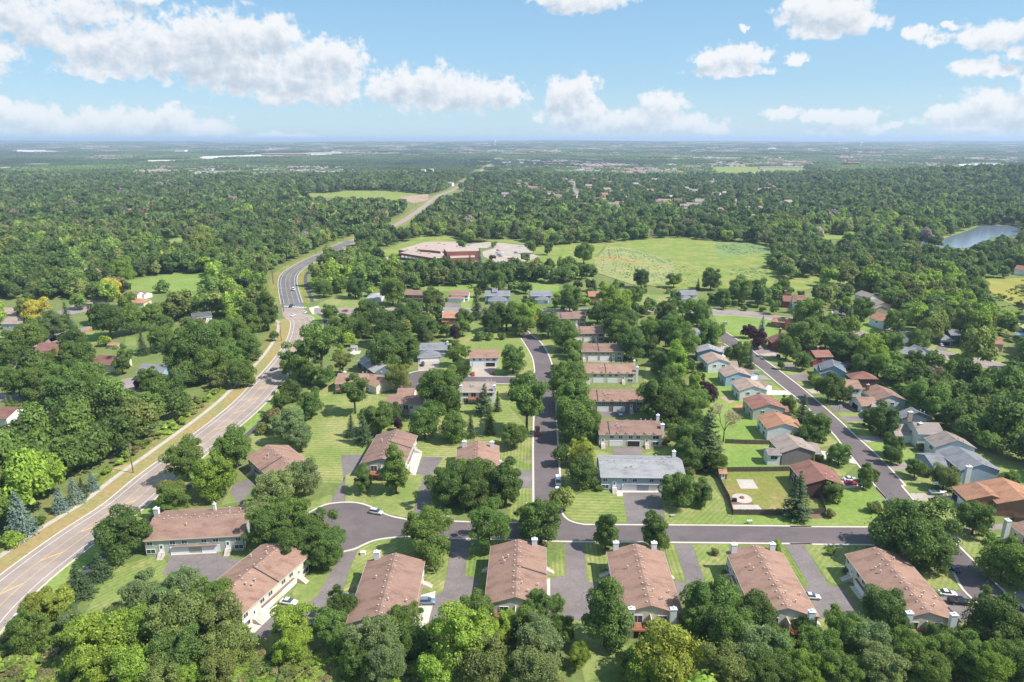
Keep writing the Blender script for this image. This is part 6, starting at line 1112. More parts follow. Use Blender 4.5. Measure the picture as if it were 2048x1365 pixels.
FH = [('a', [(340,445,'white','brown'),(400,440,'cream','brown'),(530,435,'cream','brown'),(560,445,'cream','taupe'),(755,425,'cream','brown'),(775,450,'white','brown'),(690,458,'white','lightgrey'),(660,462,'white','lightgrey'),(55,478,'cream','brown'),(1725,280,'cream','brown'),(1345,290,'cream','brown'),(1830,310,'white','lightgrey')], 'roof showing through the woods on the left', 1.15),
 ('b', [(375,275,'white','lightgrey'),(400,272,'white','lightgrey'),(620,205,'white','lightgrey'),(1070,205,'grey','lightgrey'),(850,330,'cream','brown'),(770,425,'white','lightgrey'),(800,440,'grey','lightgrey'),(880,395,'cream','brown'),(985,375,'cream','tan'),(1300,385,'cream','brown'),(1225,390,'cream','brown'),(1530,300,'grey','taupe'),(1605,375,'cream','orange'),(1780,360,'white','lightgrey'),(1640,410,'grey','grey'),(1510,435,'white','lightgrey'),(1545,440,'white','taupe'),(1830,435,'cream','brown'),(2015,360,'white','lightgrey'),(1990,430,'cream','brown'),(1180,265,'cream','taupe'),(1420,265,'cream','taupe'),(1620,250,'cream','taupe'),(1800,290,'white','lightgrey')], 'roof among the trees in the middle distance', 1.05),
 ('c', [(60,310,'white','lightgrey'),(120,320,'white','taupe'),(20,385,'cream','red'),(115,405,'white','lightgrey'),(285,320,'cream','taupe'),(430,360,'cream','tan'),(400,485,'grey','lightgrey'),(420,478,'white','lightgrey'),(580,340,'cream','tan'),(790,470,'white','lightgrey'),(600,450,'cream','brown'),(520,455,'grey','taupe'),(250,435,'cream','tan'),(1480,320,'white','lightgrey'),(1500,245,'grey','lightgrey'),(1310,245,'cream','brown'),(1470,330,'grey','grey'),(215,265,'cream','taupe')], 'roof among the trees on the right', 1.05)]
rows = [('a', 1130, 1720, 228, 238, 14, 'white', 'taupe'), ('a', 300, 600, 250, 262, 8, 'cream', 'tan'), ('b', 1050, 2030, 225, 440, 40, 'cream', 'brown'), ('b', 1050, 2030, 225, 440, 18, 'white', 'taupe'), ('c', 20, 700, 200, 470, 30, 'white', 'taupe'), ('c', 800, 1500, 220, 420, 12, 'cream', 'brown'), ('a', 100, 900, 280, 420, 10, 'cream', 'brown'), ('b', 100, 900, 190, 290, 10, 'white', 'taupe')]
rh = random.Random(21); ROWH = []
for v, x0, x1, y0, y1, n_, w_, rf in rows:
    for q in range(n_): ROWH.append((v, x0 + (x1 - x0) * (q + rh.uniform(-.25, .25)) / n_, rh.uniform(y0, y1), w_, rf))
HC = {}
for v, x, y in [(v, x, y) for v, L_, lab, s in FH for (x, y, *_r) in L_] + [q[:3] for q in ROWH]:
    p = G(v, x, y, 5)
    if p.y < 12000: HC.setdefault((int(p.x // 100), int(p.y // 100)), []).append((p.x, p.y))
def house_clear(x, y, big=0):
    gx, gy = int(x // 100), int(y // 100)
    for i in (-1, 0, 1):
        for j in (-1, 0, 1, 2):
            for hx, hy in HC.get((gx + i, gy + j), ()):
                if abs(x - hx) < 12 + big * 1.4 and -10 - big * .2 < hy - y < 10 + hy * .022 + big: return True
    return False
rw = random.Random(5); CAND = []
grid = {}
for t in TREES: grid.setdefault((int(t['x'] // 15), int(t['y'] // 15)), []).append(t)
FB = [(min(p[0] for p in P), max(p[0] for p in P), min(p[1] for p in P), max(p[1] for p in P), P) for P in FOOT]
def near_tree(x, y, r, f=.62):
    gx, gy = int(x // 15), int(y // 15)
    for i in (-1, 0, 1):
        for j in (-1, 0, 1):
            for t in grid.get((gx + i, gy + j), ()):
                if (t['x'] - x) ** 2 + (t['y'] - y) ** 2 < (f * (r + t['r'])) ** 2: return True
    return False
def fill(y0, y1, step, rmin, rmax, jit=.42):
    y = y0
    while y < y1:
        half = y * .80 + 30; x = -half
        while x < half:
            X, Y = x + rw.uniform(-jit, jit) * step, y + rw.uniform(-jit, jit) * step; x += step
            r = rw.uniform(rmin, rmax); H = r * 2.15; a, b = proj(X, Y, 0)
            if a < -140 or a > 2190 or b > 1560: continue
            if b > 540 and (inpoly(a, b, HOOD)): continue
            if inpoly(a, b, LEFT) and rw.random() < .92: continue
            if is_open(a, b) or (b < 500 and inpoly(a, b, RF1)): continue
            if y < 1700:
                c, d = proj(X, Y, H * .55)
                if is_open(c, d): continue
                c, d = proj(X, Y, H * .92)
                if is_open(c, d) : continue
                # crowns must not lean over the open ground at the sides
                px_r = r * .6 * F / max(1, Y) 
                if is_open(a - px_r, b) or is_open(a + px_r, b): continue
            if any(f[0] - 2 < X < f[1] + 2 and f[2] - 14 < Y < f[3] + 2 for f in FB): continue
            if b < 480 and any(inpoly(a, b, s) for s in SUB):
                if rw.random() < .26: continue
                r *= .74
            if near_tree(X, Y, r) or (Y > 600 and house_clear(X, Y)): continue
            CAND.append(dict(x=X, y=Y, r=r, c=wood_tint(X, Y, rw), k=rw.choice('rrrswo') if y < 900 else 'r', hk=1.0, hand=False, area=(r * 2 * F / Y) ** 2))
        y += step
FORCE = [(PX('b 0 715 150 730 300 790 560 803 900 795 1450 805 1560 800 1560 850 1420 872 1300 862 880 872 560 892 420 880 200 885 100 830 0 800'), 8.5), (PX('x 640 240 740 150 1050 60 1600 20 1800 200 1850 380 1780 560 1650 620 1450 490 1300 470 1100 560 1000 500 760 360'), 9.5),
 (PX('x 190 530 520 592 880 660 760 760 1040 800 1080 850 1300 870 1500 860 1850 930 2060 960 2060 1205 850 1205 500 1000 300 880 120 700'), 9), (PX('x -40 250 80 60 300 130 250 240 100 280 -20 380'), 10), (PX('c 560 640 720 640 1300 640 1500 700 1900 790 1850 830 1300 840 800 815 560 800'), 10), (PX('g 480 180 560 150 800 200 1000 230 1150 260 1150 440 1000 520 870 480 740 380 560 300'), 9), (PX('g 900 260 1010 400 1080 560 1260 600 1300 700 1270 800 1430 850 1540 900 1570 1010 1800 1060 2060 1140 2060 560 1400 480 1150 330'), 8.3), (PX('w 780 60 1300 120 1400 200 1380 330 1050 380 850 330 400 320 250 300 350 150'), 9.5), (PX('y -60 330 800 330 830 560 760 600 0 600'), 9)]
def force():
    for P, step in FORCE:
        Q = [G('p', *q) for q in P]; x0, x1, y0, y1 = min(q.x for q in Q), max(q.x for q in Q), min(q.y for q in Q), max(q.y for q in Q); y = y0
        while y < y1:
            x = x0
            while x < x1:
                X, Y = x + rw.uniform(-.42, .42) * step, y + rw.uniform(-.42, .42) * step; x += step; r = rw.uniform(4.2, 6.8) * (1.15 if P is FORCE[0][0] else 1); a, b = proj(X, Y, 0)
                if not inpoly(a, b, P) or near_tree(X, Y, r) or any(f[0] - 3 < X < f[1] + 3 and f[2] - 16 < Y < f[3] + 2 for f in FB): continue
                if FORCE.index((P, step)) and (is_open(a, b) or is_open(*proj(X, Y, r * 1.9)) or is_open(*proj(X, Y, r * 1.1))): continue
                if any(q[0] <= a <= q[1] and q[2] <= b <= q[3] and inpoly(a, b, q[4]) for q in HARD): continue
                t = dict(x=X, y=Y, r=r, c=wood_tint(X, Y, rw), k=rw.choice('rrrswo'), hk=1.0, hand=False, area=(r * 2 * F / Y) ** 2); CAND.append(t); grid.setdefault((int(X // 15), int(Y // 15)), []).append(t)
            y += step
HARD = OPENB[len(LAWNS_OPEN):]
force()
YARD = PX('r -20 560 1150 560 1200 1130 -20 1240')
def infill():
    y = 165
    while y < 560:
        x = -240
        while x < 420:
            X, Y = x + rw.uniform(-6, 6), y + rw.uniform(-6, 6); x += 12; a, b = proj(X, Y, 0); r = rw.uniform(1.6, 4.4)
            if not inpoly(a, b, HOOD) or is_open(a, b) or is_open(*proj(X, Y, r * 1.6)) or near_tree(X, Y, r, .8) or inpoly(a, b, YARD) or any(f[0] - 2 < X < f[1] + 2 and f[2] - 20 < Y < f[3] + 2 for f in FB): continue
            t = dict(x=X, y=Y, r=r, c=rw.choice('DMMLO'), k=rw.choice('rrol') if r > 2.4 else 'b', hk=1.0, hand=False, area=(r * 2 * F / Y) ** 2, yard=True); CAND.append(t); grid.setdefault((int(X // 15), int(Y // 15)), []).append(t)
        y += 12
infill()
fill(110, 700, 10.2, 4.6, 8.6); fill(700, 2300, 12.0, 4.6, 9.0)
CAND.sort(key=lambda t: -t['area'])
# ------------------------------------------------------------------ individual trees
def is_broad(t): return KIND[t['k']][1] == 'broadleaf_tree'
nb = sum(is_broad(t) for t in TREES); room = max(0, 300 - nb)
SINGLE, WOOD = TREES + CAND[:room], CAND[room:]
if nb > 300:
    bl = [t for t in TREES if is_broad(t)]; bl.sort(key=lambda t: -t['area']); ex = bl[300:]; exi = set(id(t) for t in ex); SINGLE = [t for t in TREES if id(t) not in exi]; WOOD = ex + CAND
print('trees', len(TREES), 'broad', nb, 'single', len(SINGLE), 'wood', len(WOOD))
def rel(t):
    best = min(LAND, key=lambda l: (l[1] - t['x']) ** 2 + (l[2] - t['y']) ** 2); dx, dy = t['x'] - best[1], t['y'] - best[2]; ds = math.hypot(dx, dy)
    if ds > 75: return None, best, ds
    r = 'behind' if dy > abs(dx) else ('in front of' if -dy > abs(dx) else ('right of' if dx > 0 else 'left of')); return r, best, ds
def region(t):
    if t.get('yard'): return 'in a yard between the houses'
    a, b = proj(t['x'], t['y'], 0)
    if a < 700 and t['y'] > 480: return 'in the far woods left of the main road'
    if t['x'] < -60 and t['y'] < 480 and a < 560: return 'in the dense belt left of the main road'
    if b > 1200: return 'in the wood along the bottom edge'
    if t['y'] > 480 and a < 1250: return 'in the wood around the brick school'
    if t['y'] > 480: return 'in the woods near the lake'
    if a > 1600: return 'in the wood on the right slope'
    return 'in the wood between the streets'
sized = lambda t: 'large' if t['r'] > 6.6 else ('medium-sized' if t['r'] > 4.2 else ('small' if t['r'] > 2.2 else 'tiny'))
for t in SINGLE:
    kn = KIND[t['k']]; noun = {'broadleaf_tree': 'tree', 'shrub': 'shrub', 'spruce_tree': 'spruce', 'pine_tree': 'pine', 'bare_tree': 'tree'}[kn[1]]
    t['base'] = '%s %s %s %s' % (sized(t), CNAME[t['c']], kn[2], noun); rl, best, ds = rel(t)
    t['ds'] = ds; t['place'] = ('%s the %s' % (rl, best[0])) if (rl and t['hand']) else region(t)
def fit(base, rest):
    w = base.split(); 
    if len((base + ' ' + rest).split()) > 16: w = [q for q in w if q not in ('large', 'medium-sized', 'small', 'tiny')]
    if len((' '.join(w) + ' ' + rest).split()) > 16: w = [q for q in w if q not in ('rounded', 'egg-shaped', 'feathery', 'loose', 'open', 'pointed', 'wide', 'spreading', 'conical', 'narrow', 'open-branched')]
    return ' '.join(w) + ' ' + rest
groups = {}
for t in SINGLE: groups.setdefault((t['base'], t['place']), []).append(t)
for (b_, p_), L_ in groups.items():
    if len(L_) == 1: L_[0]['label'] = fit(b_, p_)
    elif all(t['hand'] for t in L_) and not p_.startswith('in the'):
        L_.sort(key=lambda t: proj(t['x'], t['y'], 0)[0])
        w_ = {2: ['left one of two', 'right one of two'], 3: ['leftmost of three', 'middle of three', 'rightmost of three']}.get(len(L_), ['number %s from left' % n for n in ('one', 'two', 'three', 'four', 'five', 'six', 'seven', 'eight', 'nine', 'ten', 'eleven', 'twelve')])
        if len(L_) > 3: w_ = ['%s from left' % n for n in ('first', 'second', 'third', 'fourth', 'fifth', 'sixth', 'seventh', 'eighth', 'ninth', 'tenth', 'eleventh', 'twelfth')]
        for t, q in zip(L_, w_): t['label'] = fit(b_, p_ + ', ' + q)
    else:
        for t in L_: t['label'] = fit(b_, p_)
        for t in L_: t['group'] = b_ + 's ' + p_
rr_ = random.Random(11)
for i_, t in enumerate(SINGLE):
    kn = KIND[t['k']]; prs = PROTO[kn[0]]; pr = prs[rr_.randrange(len(prs))]; s = t['r'] / pr[2]
    cat = {'broadleaf_tree': 'tree', 'shrub': 'shrub', 'spruce_tree': 'spruce', 'pine_tree': 'pine', 'bare_tree': 'tree'}[kn[1]]
    o = thing(kn[1], t['label'], cat, (t['x'], t['y'], hgt(t['x'], t['y'])), rr_.uniform(0, 6.28), t.get('group') or ('%s %s' % (cat + 's', region(t))))
    o.scale = (s, s, s * rr_.uniform(.92, 1.1) * t['hk'])
    cr = link(bpy.data.objects.new('crown', pr[0]), o); tk = link(bpy.data.objects.new('trunk', pr[1]), o)
    base = TINT[t['c']]; j = rr_.uniform(.85, 1.18); g = rr_.uniform(.93, 1.07); cr.color = (base[0] * j * g, base[1] * j, base[2] * j / g, 1)
# ------------------------------------------------------------------ wood as one object: tree points + instanced crowns
def lod_mesh(n, nl, size, seed, shape='round'):
    P, d, C = crown_points(shape, n, 1.0, .35, 2.15, nl, .34, seed); V = cards(P, d, size, .4, .8, .3)
    m = n // 7; Pi = C[rng.integers(0, nl, m), :3] + rng.normal(0, .12, (m, 3)); return quads_mesh('wood_tree', np.concatenate([V, cards(Pi, rng.normal(0, 1, (m, 3)), size * 2.2, .5)]), 'foliage_wood')
def patch_mesh(seed):
    global rng
    rng = np.random.default_rng(seed); A = []
    for k in range(105):
        cx, cy_ = rng.uniform(-56, 56, 2); r = rng.uniform(4.8, 8.2); hz = rng.uniform(7, 12); n = 46
        d = rng.normal(0, 1, (n, 3)); d[:, 2] = np.abs(d[:, 2]) - .25; d /= np.linalg.norm(d, axis=1)[:, None]
        P = np.array([cx, cy_, hz * .5]) + d * np.array([r, r, hz * .55]); A.append(cards(P, d, 3.3, .4, .85))
    return quads_mesh('wood_patch', np.concatenate(A), 'foliage_wood')
def suburb_mesh(seed):
    global rng
    rng = np.random.default_rng(seed); A = []; Hs = []; rs = random.Random(seed)
    for k in range(32):
        cx, cy_ = rng.uniform(-50, 50, 2); r = rng.uniform(3, 4.6); hz = rng.uniform(4, 6.5); n = 34
        d = rng.normal(0, 1, (n, 3)); d[:, 2] = np.abs(d[:, 2]) - .25; d /= np.linalg.norm(d, axis=1)[:, None]; A.append(cards(np.array([cx, cy_, hz * .5]) + d * np.array([r, r, hz * .5]), d, 2.8, .4, .85))
    me = quads_mesh('suburb_patch', np.concatenate(A), 'foliage_wood'); import bmesh
    wl_, rf_ = ['wall_white', 'wall_cream', 'wall_tan'][seed % 3], ['roof_taupe', 'roof_lightgrey', 'roof_brown'][seed % 3]
    mb = MB()
    for gx in (-36, -12, 12, 36):
        for gy in (-26, 24):
            if rs.random() < .2: continue
            w, d, h = rs.uniform(7, 10.5), rs.uniform(4.5, 6), rs.uniform(6, 8); x, y = gx + rs.uniform(-3, 3), gy + rs.uniform(-5, 5); mb.box(x-w, x+w, y-d, y+d, 0, h, 1)
            mb.add([(x-w-.4,y-d-.4,h-.2),(x+w+.4,y-d-.4,h-.2),(x+w+.4,y,h+2.8),(x-w-.4,y,h+2.8),(x+w+.4,y+d+.4,h-.2),(x-w-.4,y+d+.4,h-.2)], [(0,1,2,3),(3,2,4,5)], 2)
    bm = bmesh.new(); bm.from_mesh(me); off = [bm.verts.new(v) for v in mb.v]
    for f, mi in zip(mb.f, mb.m): q = bm.faces.new([off[i] for i in f]); q.material_index = mi
    bm.to_mesh(me); bm.free(); me.materials.append(MATS[wl_]); me.materials.append(MATS[rf_]); return me
ZS = [PX('a -20 55 560 50 560 100 -20 100'), PX('a 540 78 880 78 880 108 540 108'), PX('a 420 125 820 125 820 152 420 152'), PX('a 900 50 2033 45 2033 108 900 108'), PX('a 240 196 2033 190 2033 240 240 252'), PX('b -20 50 2033 50 2033 130 -20 130'), PX('b 1000 150 2033 140 2033 240 1000 240'), PX('c -20 50 2033 50 2033 120 -20 120'), PX('c -20 130 780 150 850 250 -20 260'), PX('c 900 120 2033 130 2033 230 900 230')]
def collection_of(meshes, name):
    c = bpy.data.collections.new(name)
    for i, m in enumerate(meshes): c.objects.link(bpy.data.objects.new('%s_%d' % (name, i), m))
    return c
def scatter(name, pts, coll, label):
    me = bpy.data.meshes.new(name); n = len(pts); me.vertices.add(n)
    me.vertices.foreach_set('co', np.array([p[:3] for p in pts], dtype=np.float32).reshape(-1))
    for nm, typ, key, dat in (('scl', 'FLOAT_VECTOR', 'vector', [p[3] for p in pts]), ('tint', 'FLOAT_COLOR', 'color', [p[4] for p in pts])):
        a = me.attributes.new(nm, typ, 'POINT'); a.data.foreach_set(key, np.array(dat, dtype=np.float32).reshape(-1))
    a = me.attributes.new('rotz', 'FLOAT', 'POINT'); a.data.foreach_set('value', np.array([p[5] for p in pts], dtype=np.float32))
    a = me.attributes.new('pick', 'INT', 'POINT'); a.data.foreach_set('value', np.array([p[6] for p in pts], dtype=np.int32))
    o = meshobj(name, me); tag(o, label, None, None, 'stuff')
    g = bpy.data.node_groups.new(name + '_nodes', 'GeometryNodeTree'); g.interface.new_socket('Geometry', in_out='INPUT', socket_type='NodeSocketGeometry'); g.interface.new_socket('Geometry', in_out='OUTPUT', socket_type='NodeSocketGeometry')
    N, L_ = g.nodes, g.links; gi, go = N.new('NodeGroupInput'), N.new('NodeGroupOutput'); m2p = N.new('GeometryNodeMeshToPoints'); ip = N.new('GeometryNodeInstanceOnPoints'); ci = N.new('GeometryNodeCollectionInfo')
    ci.inputs['Collection'].default_value = coll; ci.inputs['Separate Children'].default_value = True; ci.inputs['Reset Children'].default_value = True
    def na(nm, ty):
        q = N.new('GeometryNodeInputNamedAttribute'); q.data_type = ty; q.inputs[0].default_value = nm; return q.outputs['Attribute']
    cx_ = N.new('ShaderNodeCombineXYZ'); L_.new(na('rotz', 'FLOAT'), cx_.inputs[2])
    L_.new(gi.outputs[0], m2p.inputs[0]); L_.new(m2p.outputs[0], ip.inputs['Points']); L_.new(ci.outputs[0], ip.inputs['Instance']); ip.inputs['Pick Instance'].default_value = True
    L_.new(na('pick', 'INT'), ip.inputs['Instance Index']); L_.new(cx_.outputs[0], ip.inputs['Rotation']); L_.new(na('scl', 'FLOAT_VECTOR'), ip.inputs['Scale']); L_.new(ip.outputs[0], go.inputs[0])
    md = o.modifiers.new('scatter', 'NODES'); md.node_group = g; return o
near_l = [lod_mesh(3400, 36, .12, 81), lod_mesh(3400, 36, .12, 82), lod_mesh(3600, 42, .11, 83), lod_mesh(1500, 26, .19, 84), lod_mesh(1500, 26, .19, 85), lod_mesh(360, 16, .36, 86), lod_mesh(360, 16, .36, 87), lod_mesh(360, 14, .38, 88)]
pts = []
for t in WOOD:
    b = TINT[t['c']]; j = rw.uniform(.66, 1.3); r = t['r']; d = t['y']; g_ = min(1, max(0, (d - 450) / 900)); col = (b[0] * j, b[1] * j * (1 - .06 * g_), b[2] * j * (1 + .5 * g_), 1)  # crowns turn bluer with distance: aerial haze put into the tint
    pk = rw.randrange(3) if d < 430 else (3 + rw.randrange(2) if d < 900 else 5 + rw.randrange(3)); pts.append((t['x'], t['y'], hgt(t['x'], t['y']) - .2, (r, r * rw.uniform(.85, 1.1), r * rw.uniform(.75, 1.3)), col, rw.uniform(0, 6.28), pk))
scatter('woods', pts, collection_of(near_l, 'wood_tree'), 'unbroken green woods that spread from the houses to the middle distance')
pts = []; y = 2300; st = 78.0
while y < 16000:
    x = -y * .8
    while x < y * .8:
        X, Y = x + rw.uniform(-.3, .3) * st, y + rw.uniform(-.3, .3) * st; x += st; a, b = proj(X, Y, 0)
        if any(is_open(*proj(X + dx_, Y + dy_, 0)) for dx_, dy_ in ((-45, 0), (45, 0), (0, 90), (0, 200), (0, -40))): continue
        if inpoly(a, b, RF2) or any(q[0] <= a <= q[1] and q[2] <= b <= q[3] and inpoly(a, b, q[4]) for q in OPENB): continue
        if rw.random() < .05 or house_clear(X, Y, 58): continue
        if math.sin(X * .0037 + 2.3) * math.sin(Y * .0021 + math.sin(X * .0011)) > .93: continue
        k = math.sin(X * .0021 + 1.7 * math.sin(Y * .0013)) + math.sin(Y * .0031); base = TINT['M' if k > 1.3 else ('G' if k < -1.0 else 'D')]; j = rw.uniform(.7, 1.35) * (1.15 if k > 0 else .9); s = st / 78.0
        pts.append((X, Y, hgt(X, Y) - 1, (s, s, 1 + .5 * (k > 1.2)), (base[0]*j, base[1]*j*.93, base[2]*j*1.6, 1), rw.choice((0, 1.57, 3.14, 4.71)), (3 + rw.randrange(3)) if any(inpoly(a, b, z_) for z_ in ZS) and math.sin(X * .004 + 5) * math.sin(Y * .0027 + 1) > -.5 and rw.random() < .68 else rw.randrange(3)))  # blue of the far haze is also put into the patch tint
    y += st; st = 78 + (y - 2300) * .008
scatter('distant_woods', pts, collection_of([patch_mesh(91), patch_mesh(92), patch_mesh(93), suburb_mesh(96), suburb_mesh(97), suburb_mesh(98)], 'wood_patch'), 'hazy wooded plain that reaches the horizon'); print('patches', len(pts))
# community garden: blocks of low crop rows
GB = [('b 1640 655 1760 665 1700 740 1575 735', 84, 'crop_pale crop_green'), ('b 1570 745 1700 745 1690 800 1565 800', 80, 'crop_green crop_pale crop_flower'), ('b 1710 745 1890 765 1890 840 1700 830', 78, 'crop_pale crop_green'), ('b 1900 775 2033 790 2033 860 1900 850', 82, 'crop_green crop_teal'), ('b 1770 670 1900 705 2033 735 2033 760 1880 740 1760 715', 95, 'crop_pale crop_teal'), ('c 0 745 150 785 130 880 70 885 0 800', 70, 'crop_green crop_pale'), ('c 240 645 420 632 555 665 540 690 300 700', 100, 'crop_teal crop_pale crop_green'), ('c 320 780 520 775 560 815 430 835 330 815', 96, 'crop_teal crop_green'), ('b 1570 712 1640 702 1830 742 1820 748', 95, 'crop_flower'), ('b 1900 754 1975 768 1968 776 1905 766', 95, 'crop_flower')]
gmb = {}
for sp, deg, ms in GB:
    P_ = W(sp); an = R(deg); ux, uy = math.cos(an), math.sin(an); cx0, cy0 = sum(p.x for p in P_) / len(P_), sum(p.y for p in P_) / len(P_); ms = ms.split()
    for k in range(-45, 46):
        cur = None; mt = ms[rw.randrange(len(ms))]; wd = rw.uniform(.4, 1.0); hh = rw.uniform(.12, .45)
        for s_ in range(-60, 61):
            jt = rw.uniform(-.7, .7); X, Y = cx0 + ux * s_ * 3 - uy * (k * 3.1 + jt), cy0 + uy * s_ * 3 + ux * (k * 3.1 + jt)
            if inpoly(X, Y, P_) and rw.random() < .42:
                m_ = gmb.setdefault(mt, MB()); L2 = 1.5; q = [(X + ux * a - uy * b, Y + uy * a + ux * b) for a, b in ((-L2, -wd), (L2, -wd), (L2, wd), (-L2, wd))]
                m_.add([(a, b, .3) for a, b in q] + [(a * .96 + X * .04, b * .96 + Y * .04, .3 + hh) for a, b in q], [(4,5,6,7),(0,1,5,4),(1,2,6,5),(2,3,7,6),(3,0,4,7)])
for mt, m_ in gmb.items(): tag(m_.obj('crop_rows', mt), 'rows of %s in the community garden field' % {'crop_green': 'dark green crops', 'crop_pale': 'pale green crops', 'crop_teal': 'blue-green crops', 'crop_flower': 'orange-red flowers'}[mt], None, None, 'stuff')
# rough undergrowth along the bottom edge and beside the ponds
pts = []
sh = [lod_mesh(500, 10, .3, 95), lod_mesh(500, 12, .28, 96)]
ZN = [(W('h -60 1180 60 1050 350 1000 560 1060 500 1365 0 1500 -200 1500'), 300), (W('i -100 1180 640 1200 640 1420 -100 1420'), 230), (W('i 640 1150 2039 1150 2039 1420 640 1420'), 160), (W('k 0 1150 2039 1050 2039 1420 0 1420'), 220), (W('c 1700 1000 2033 860 2033 1300 1900 1180'), 160), (W('c 1380 640 1560 590 1760 520 1760 500 1500 560 1350 600'), 90), (W('c 900 730 1250 760 1250 830 800 820'), 110),
 (W('d 600 1300 900 1080 1300 820 1700 420 1650 400 1200 800 850 1050 500 1300'), 160), (W('g 1000 560 1300 600 1500 900 1300 800 1050 600'), 60), (W('b 500 870 900 900 900 860 520 850'), 40)]
for P_, n_ in ZN:
    x0, x1, y0, y1 = min(p.x for p in P_), max(p.x for p in P_), min(p.y for p in P_), max(p.y for p in P_); c = 0
    for _ in range(n_ * 12):
        if c >= n_: break
        X, Y = rw.uniform(x0, x1), rw.uniform(y0, y1)
        if not inpoly(X, Y, P_): continue
        c += 1; r = rw.uniform(.5, 1.7); b = TINT[rw.choice('MLLOOR')]; j = rw.uniform(.8, 1.4); pts.append((X, Y, -.35 * r, (r * 1.2, r * 1.2, r * rw.uniform(.5, .9)), (b[0]*j, b[1]*j, b[2]*j, 1), rw.uniform(0, 6.28), rw.randrange(2)))
scatter('undergrowth', pts, collection_of(sh, 'low_bush'), 'rough bushes and tall weeds under the trees and along the road edges')
# ------------------------------------------------------------------ far houses
def far_house_meshes():
    out = []
    for (L_, D_, he, ri) in ((14, 9, 4.5, 2.6), (18, 10, 3.2, 2.4), (12, 9, 5.8, 3)):
        mb = MB(); mb.box(-L_/2, L_/2, -D_/2, D_/2, 0, he); mb.add([(-L_/2,-D_/2,he),(-L_/2,D_/2,he),(-L_/2,0,he+ri-.1),(L_/2,-D_/2,he),(L_/2,D_/2,he),(L_/2,0,he+ri-.1)], [(0,2,1),(3,4,5)])
        w = mb; mb2 = MB()
        for s in (-1, 1): mb2.add([(-L_/2-.4,s*(D_/2+.4),he-.2),(L_/2+.4,s*(D_/2+.4),he-.2),(L_/2+.4,0,he+ri),(-L_/2-.4,0,he+ri),(-L_/2-.4,s*(D_/2+.4),he-.35),(L_/2+.4,s*(D_/2+.4),he-.35),(L_/2+.4,0,he+ri-.15),(-L_/2-.4,0,he+ri-.15)], [(0,1,2,3),(7,6,5,4),(0,4,5,1),(1,5,6,2),(3,2,6,7),(0,3,7,4)])
        out.append((w, mb2))
    return out
FHM = {}
fhm = far_house_meshes()
def far_house(v, x, y, k, wall, roof, rz, s, lab, grp):
    p = G(v, x, y, 5)
    if p.y > 12000: return
    key = (k, wall, roof)
    if key not in FHM: FHM[key] = (fhm[k][0].mesh('wall', 'wall_' + wall), fhm[k][1].mesh('roof', 'roof_' + roof))
    r = thing('house', lab, 'house', (p.x, p.y, hgt(p.x, p.y)), rz, grp); r.scale = (s, s, s * .9); meshobj('wall', FHM[key][0], r); meshobj('roof', FHM[key][1], r)
for v, L_, lab, s in FH:
    for n_, (x, y, w_, rf) in enumerate(L_):
        X, Y = px(v, x, y); side = 'left' if X < 700 else ('central' if X < 1350 else 'right')
        far_house(v, x, y, n_ % 3, w_, rf, rw.uniform(-.5, .5), s * 1.25, '%s house with %s %s' % ({'white': 'white', 'cream': 'cream', 'grey': 'grey'}[w_], {'lightgrey': 'pale grey'}.get(rf, rf), lab), '%s houses with %s %ss' % (w_, rf, lab))
for q in ROWH: far_house(*q[:3], rw.randrange(3), q[3], q[4], rw.uniform(-.6, .6), 1.35, 'tiny pale house in a distant row on the %s horizon side' % {'a': 'left', 'b': 'central', 'c': 'right'}[q[0]], 'tiny distant houses on the %s' % {'a': 'left', 'b': 'centre', 'c': 'right'}[q[0]])
def far_block(v, x, y, w, d, h, m, rf, lab, nm='industrial_building', cat='building'):
    p = G(v, x, y); r = thing(nm, lab, cat, (p.x, p.y, hgt(p.x, p.y) * .7)); s = math.hypot(p.x, p.y) / F / VW[v][2]; mb = MB(); mb.box(-w*s/2, w*s/2, 0, d, 0, h); mb.obj('wall', m, r); mb = MB(); mb.box(-w*s/2-.5, w*s/2+.5, -.5, d+.5, h, h+1); mb.obj('roof', rf, r)
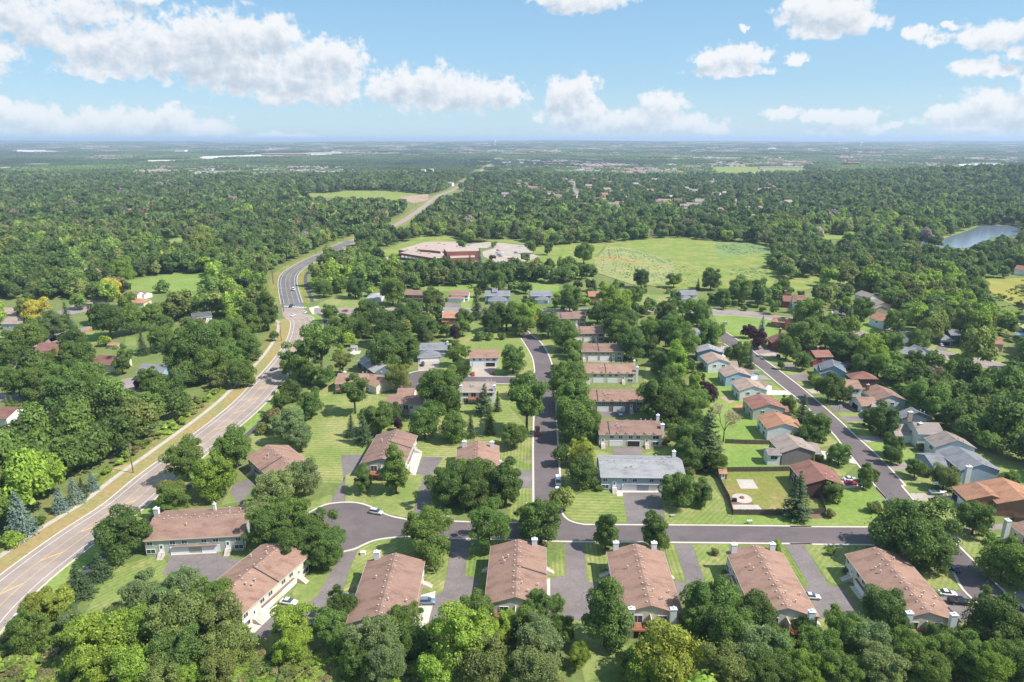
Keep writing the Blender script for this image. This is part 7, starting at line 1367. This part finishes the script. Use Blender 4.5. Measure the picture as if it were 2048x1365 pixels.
far_block('a', 1045, 112, 50, 60, 26, 'trim_white', 'trim_white', 'white block on the left horizon beside the thin tower')
far_block('a', 100, 208, 190, 50, 11, 'trim_beige', 'concrete', 'long pale warehouse at the far left'); far_block('a', 200, 185, 90, 50, 10, 'trim_beige', 'concrete', 'short pale warehouse at the far left'); far_block('a', 290, 110, 150, 80, 12, 'trim_white', 'concrete', 'long white building near the left horizon'); far_block('a', 230, 102, 90, 60, 12, 'trim_white', 'concrete', 'short white building near the left horizon')
far_block('a', 1650, 125, 240, 120, 14, 'brickwork', 'concrete', 'long low reddish building near the horizon, left of centre'); far_block('a', 1880, 118, 170, 120, 12, 'trim_beige', 'concrete', 'long low beige building near the horizon, left of centre'); far_block('a', 1440, 112, 40, 80, 16, 'trim_white', 'teal', 'small white-green block near the left horizon')
far_block('c', 1040, 185, 60, 40, 16, 'brickwork', 'brickwork', 'far red brick block beyond the woods on the right'); far_block('c', 930, 190, 110, 40, 10, 'brickwork', 'school_roof', 'far low brick building beyond the woods on the right'); far_block('c', 630, 200, 240, 20, 9, 'trim_beige', 'concrete', 'long pale building at the back of the far sports field'); far_block('c', 1780, 305, 130, 30, 12, 'wall_tan', 'roof_tan', 'tan apartment building above the lake', 'apartment_building'); far_block('c', 1820, 178, 120, 30, 10, 'trim_white', 'concrete', 'white building on the far right ridge')
# ------------------------------------------------------------------ haze
mb = MB(); mb.box(-62000, 62000, -400, 62000, -2, 175); hz = mb.mesh('haze', 'metal_grey'); hz.materials.clear()
m = bpy.data.materials.new('haze_air'); m.use_nodes = True; n, l = nt(m); n.clear(); o_ = n.new('ShaderNodeOutputMaterial'); pv = n.new('ShaderNodeVolumePrincipled')
pv.inputs['Color'].default_value = (.62, .78, 1, 1); pv.inputs['Density'].default_value = HAZE; pv.inputs['Anisotropy'].default_value = .1; l.new(pv.outputs[0], o_.inputs['Volume']); hz.materials.append(m)
o = link(bpy.data.objects.new('haze', hz)); tag(o, 'thin blue summer haze over the plain', None, None, 'stuff')
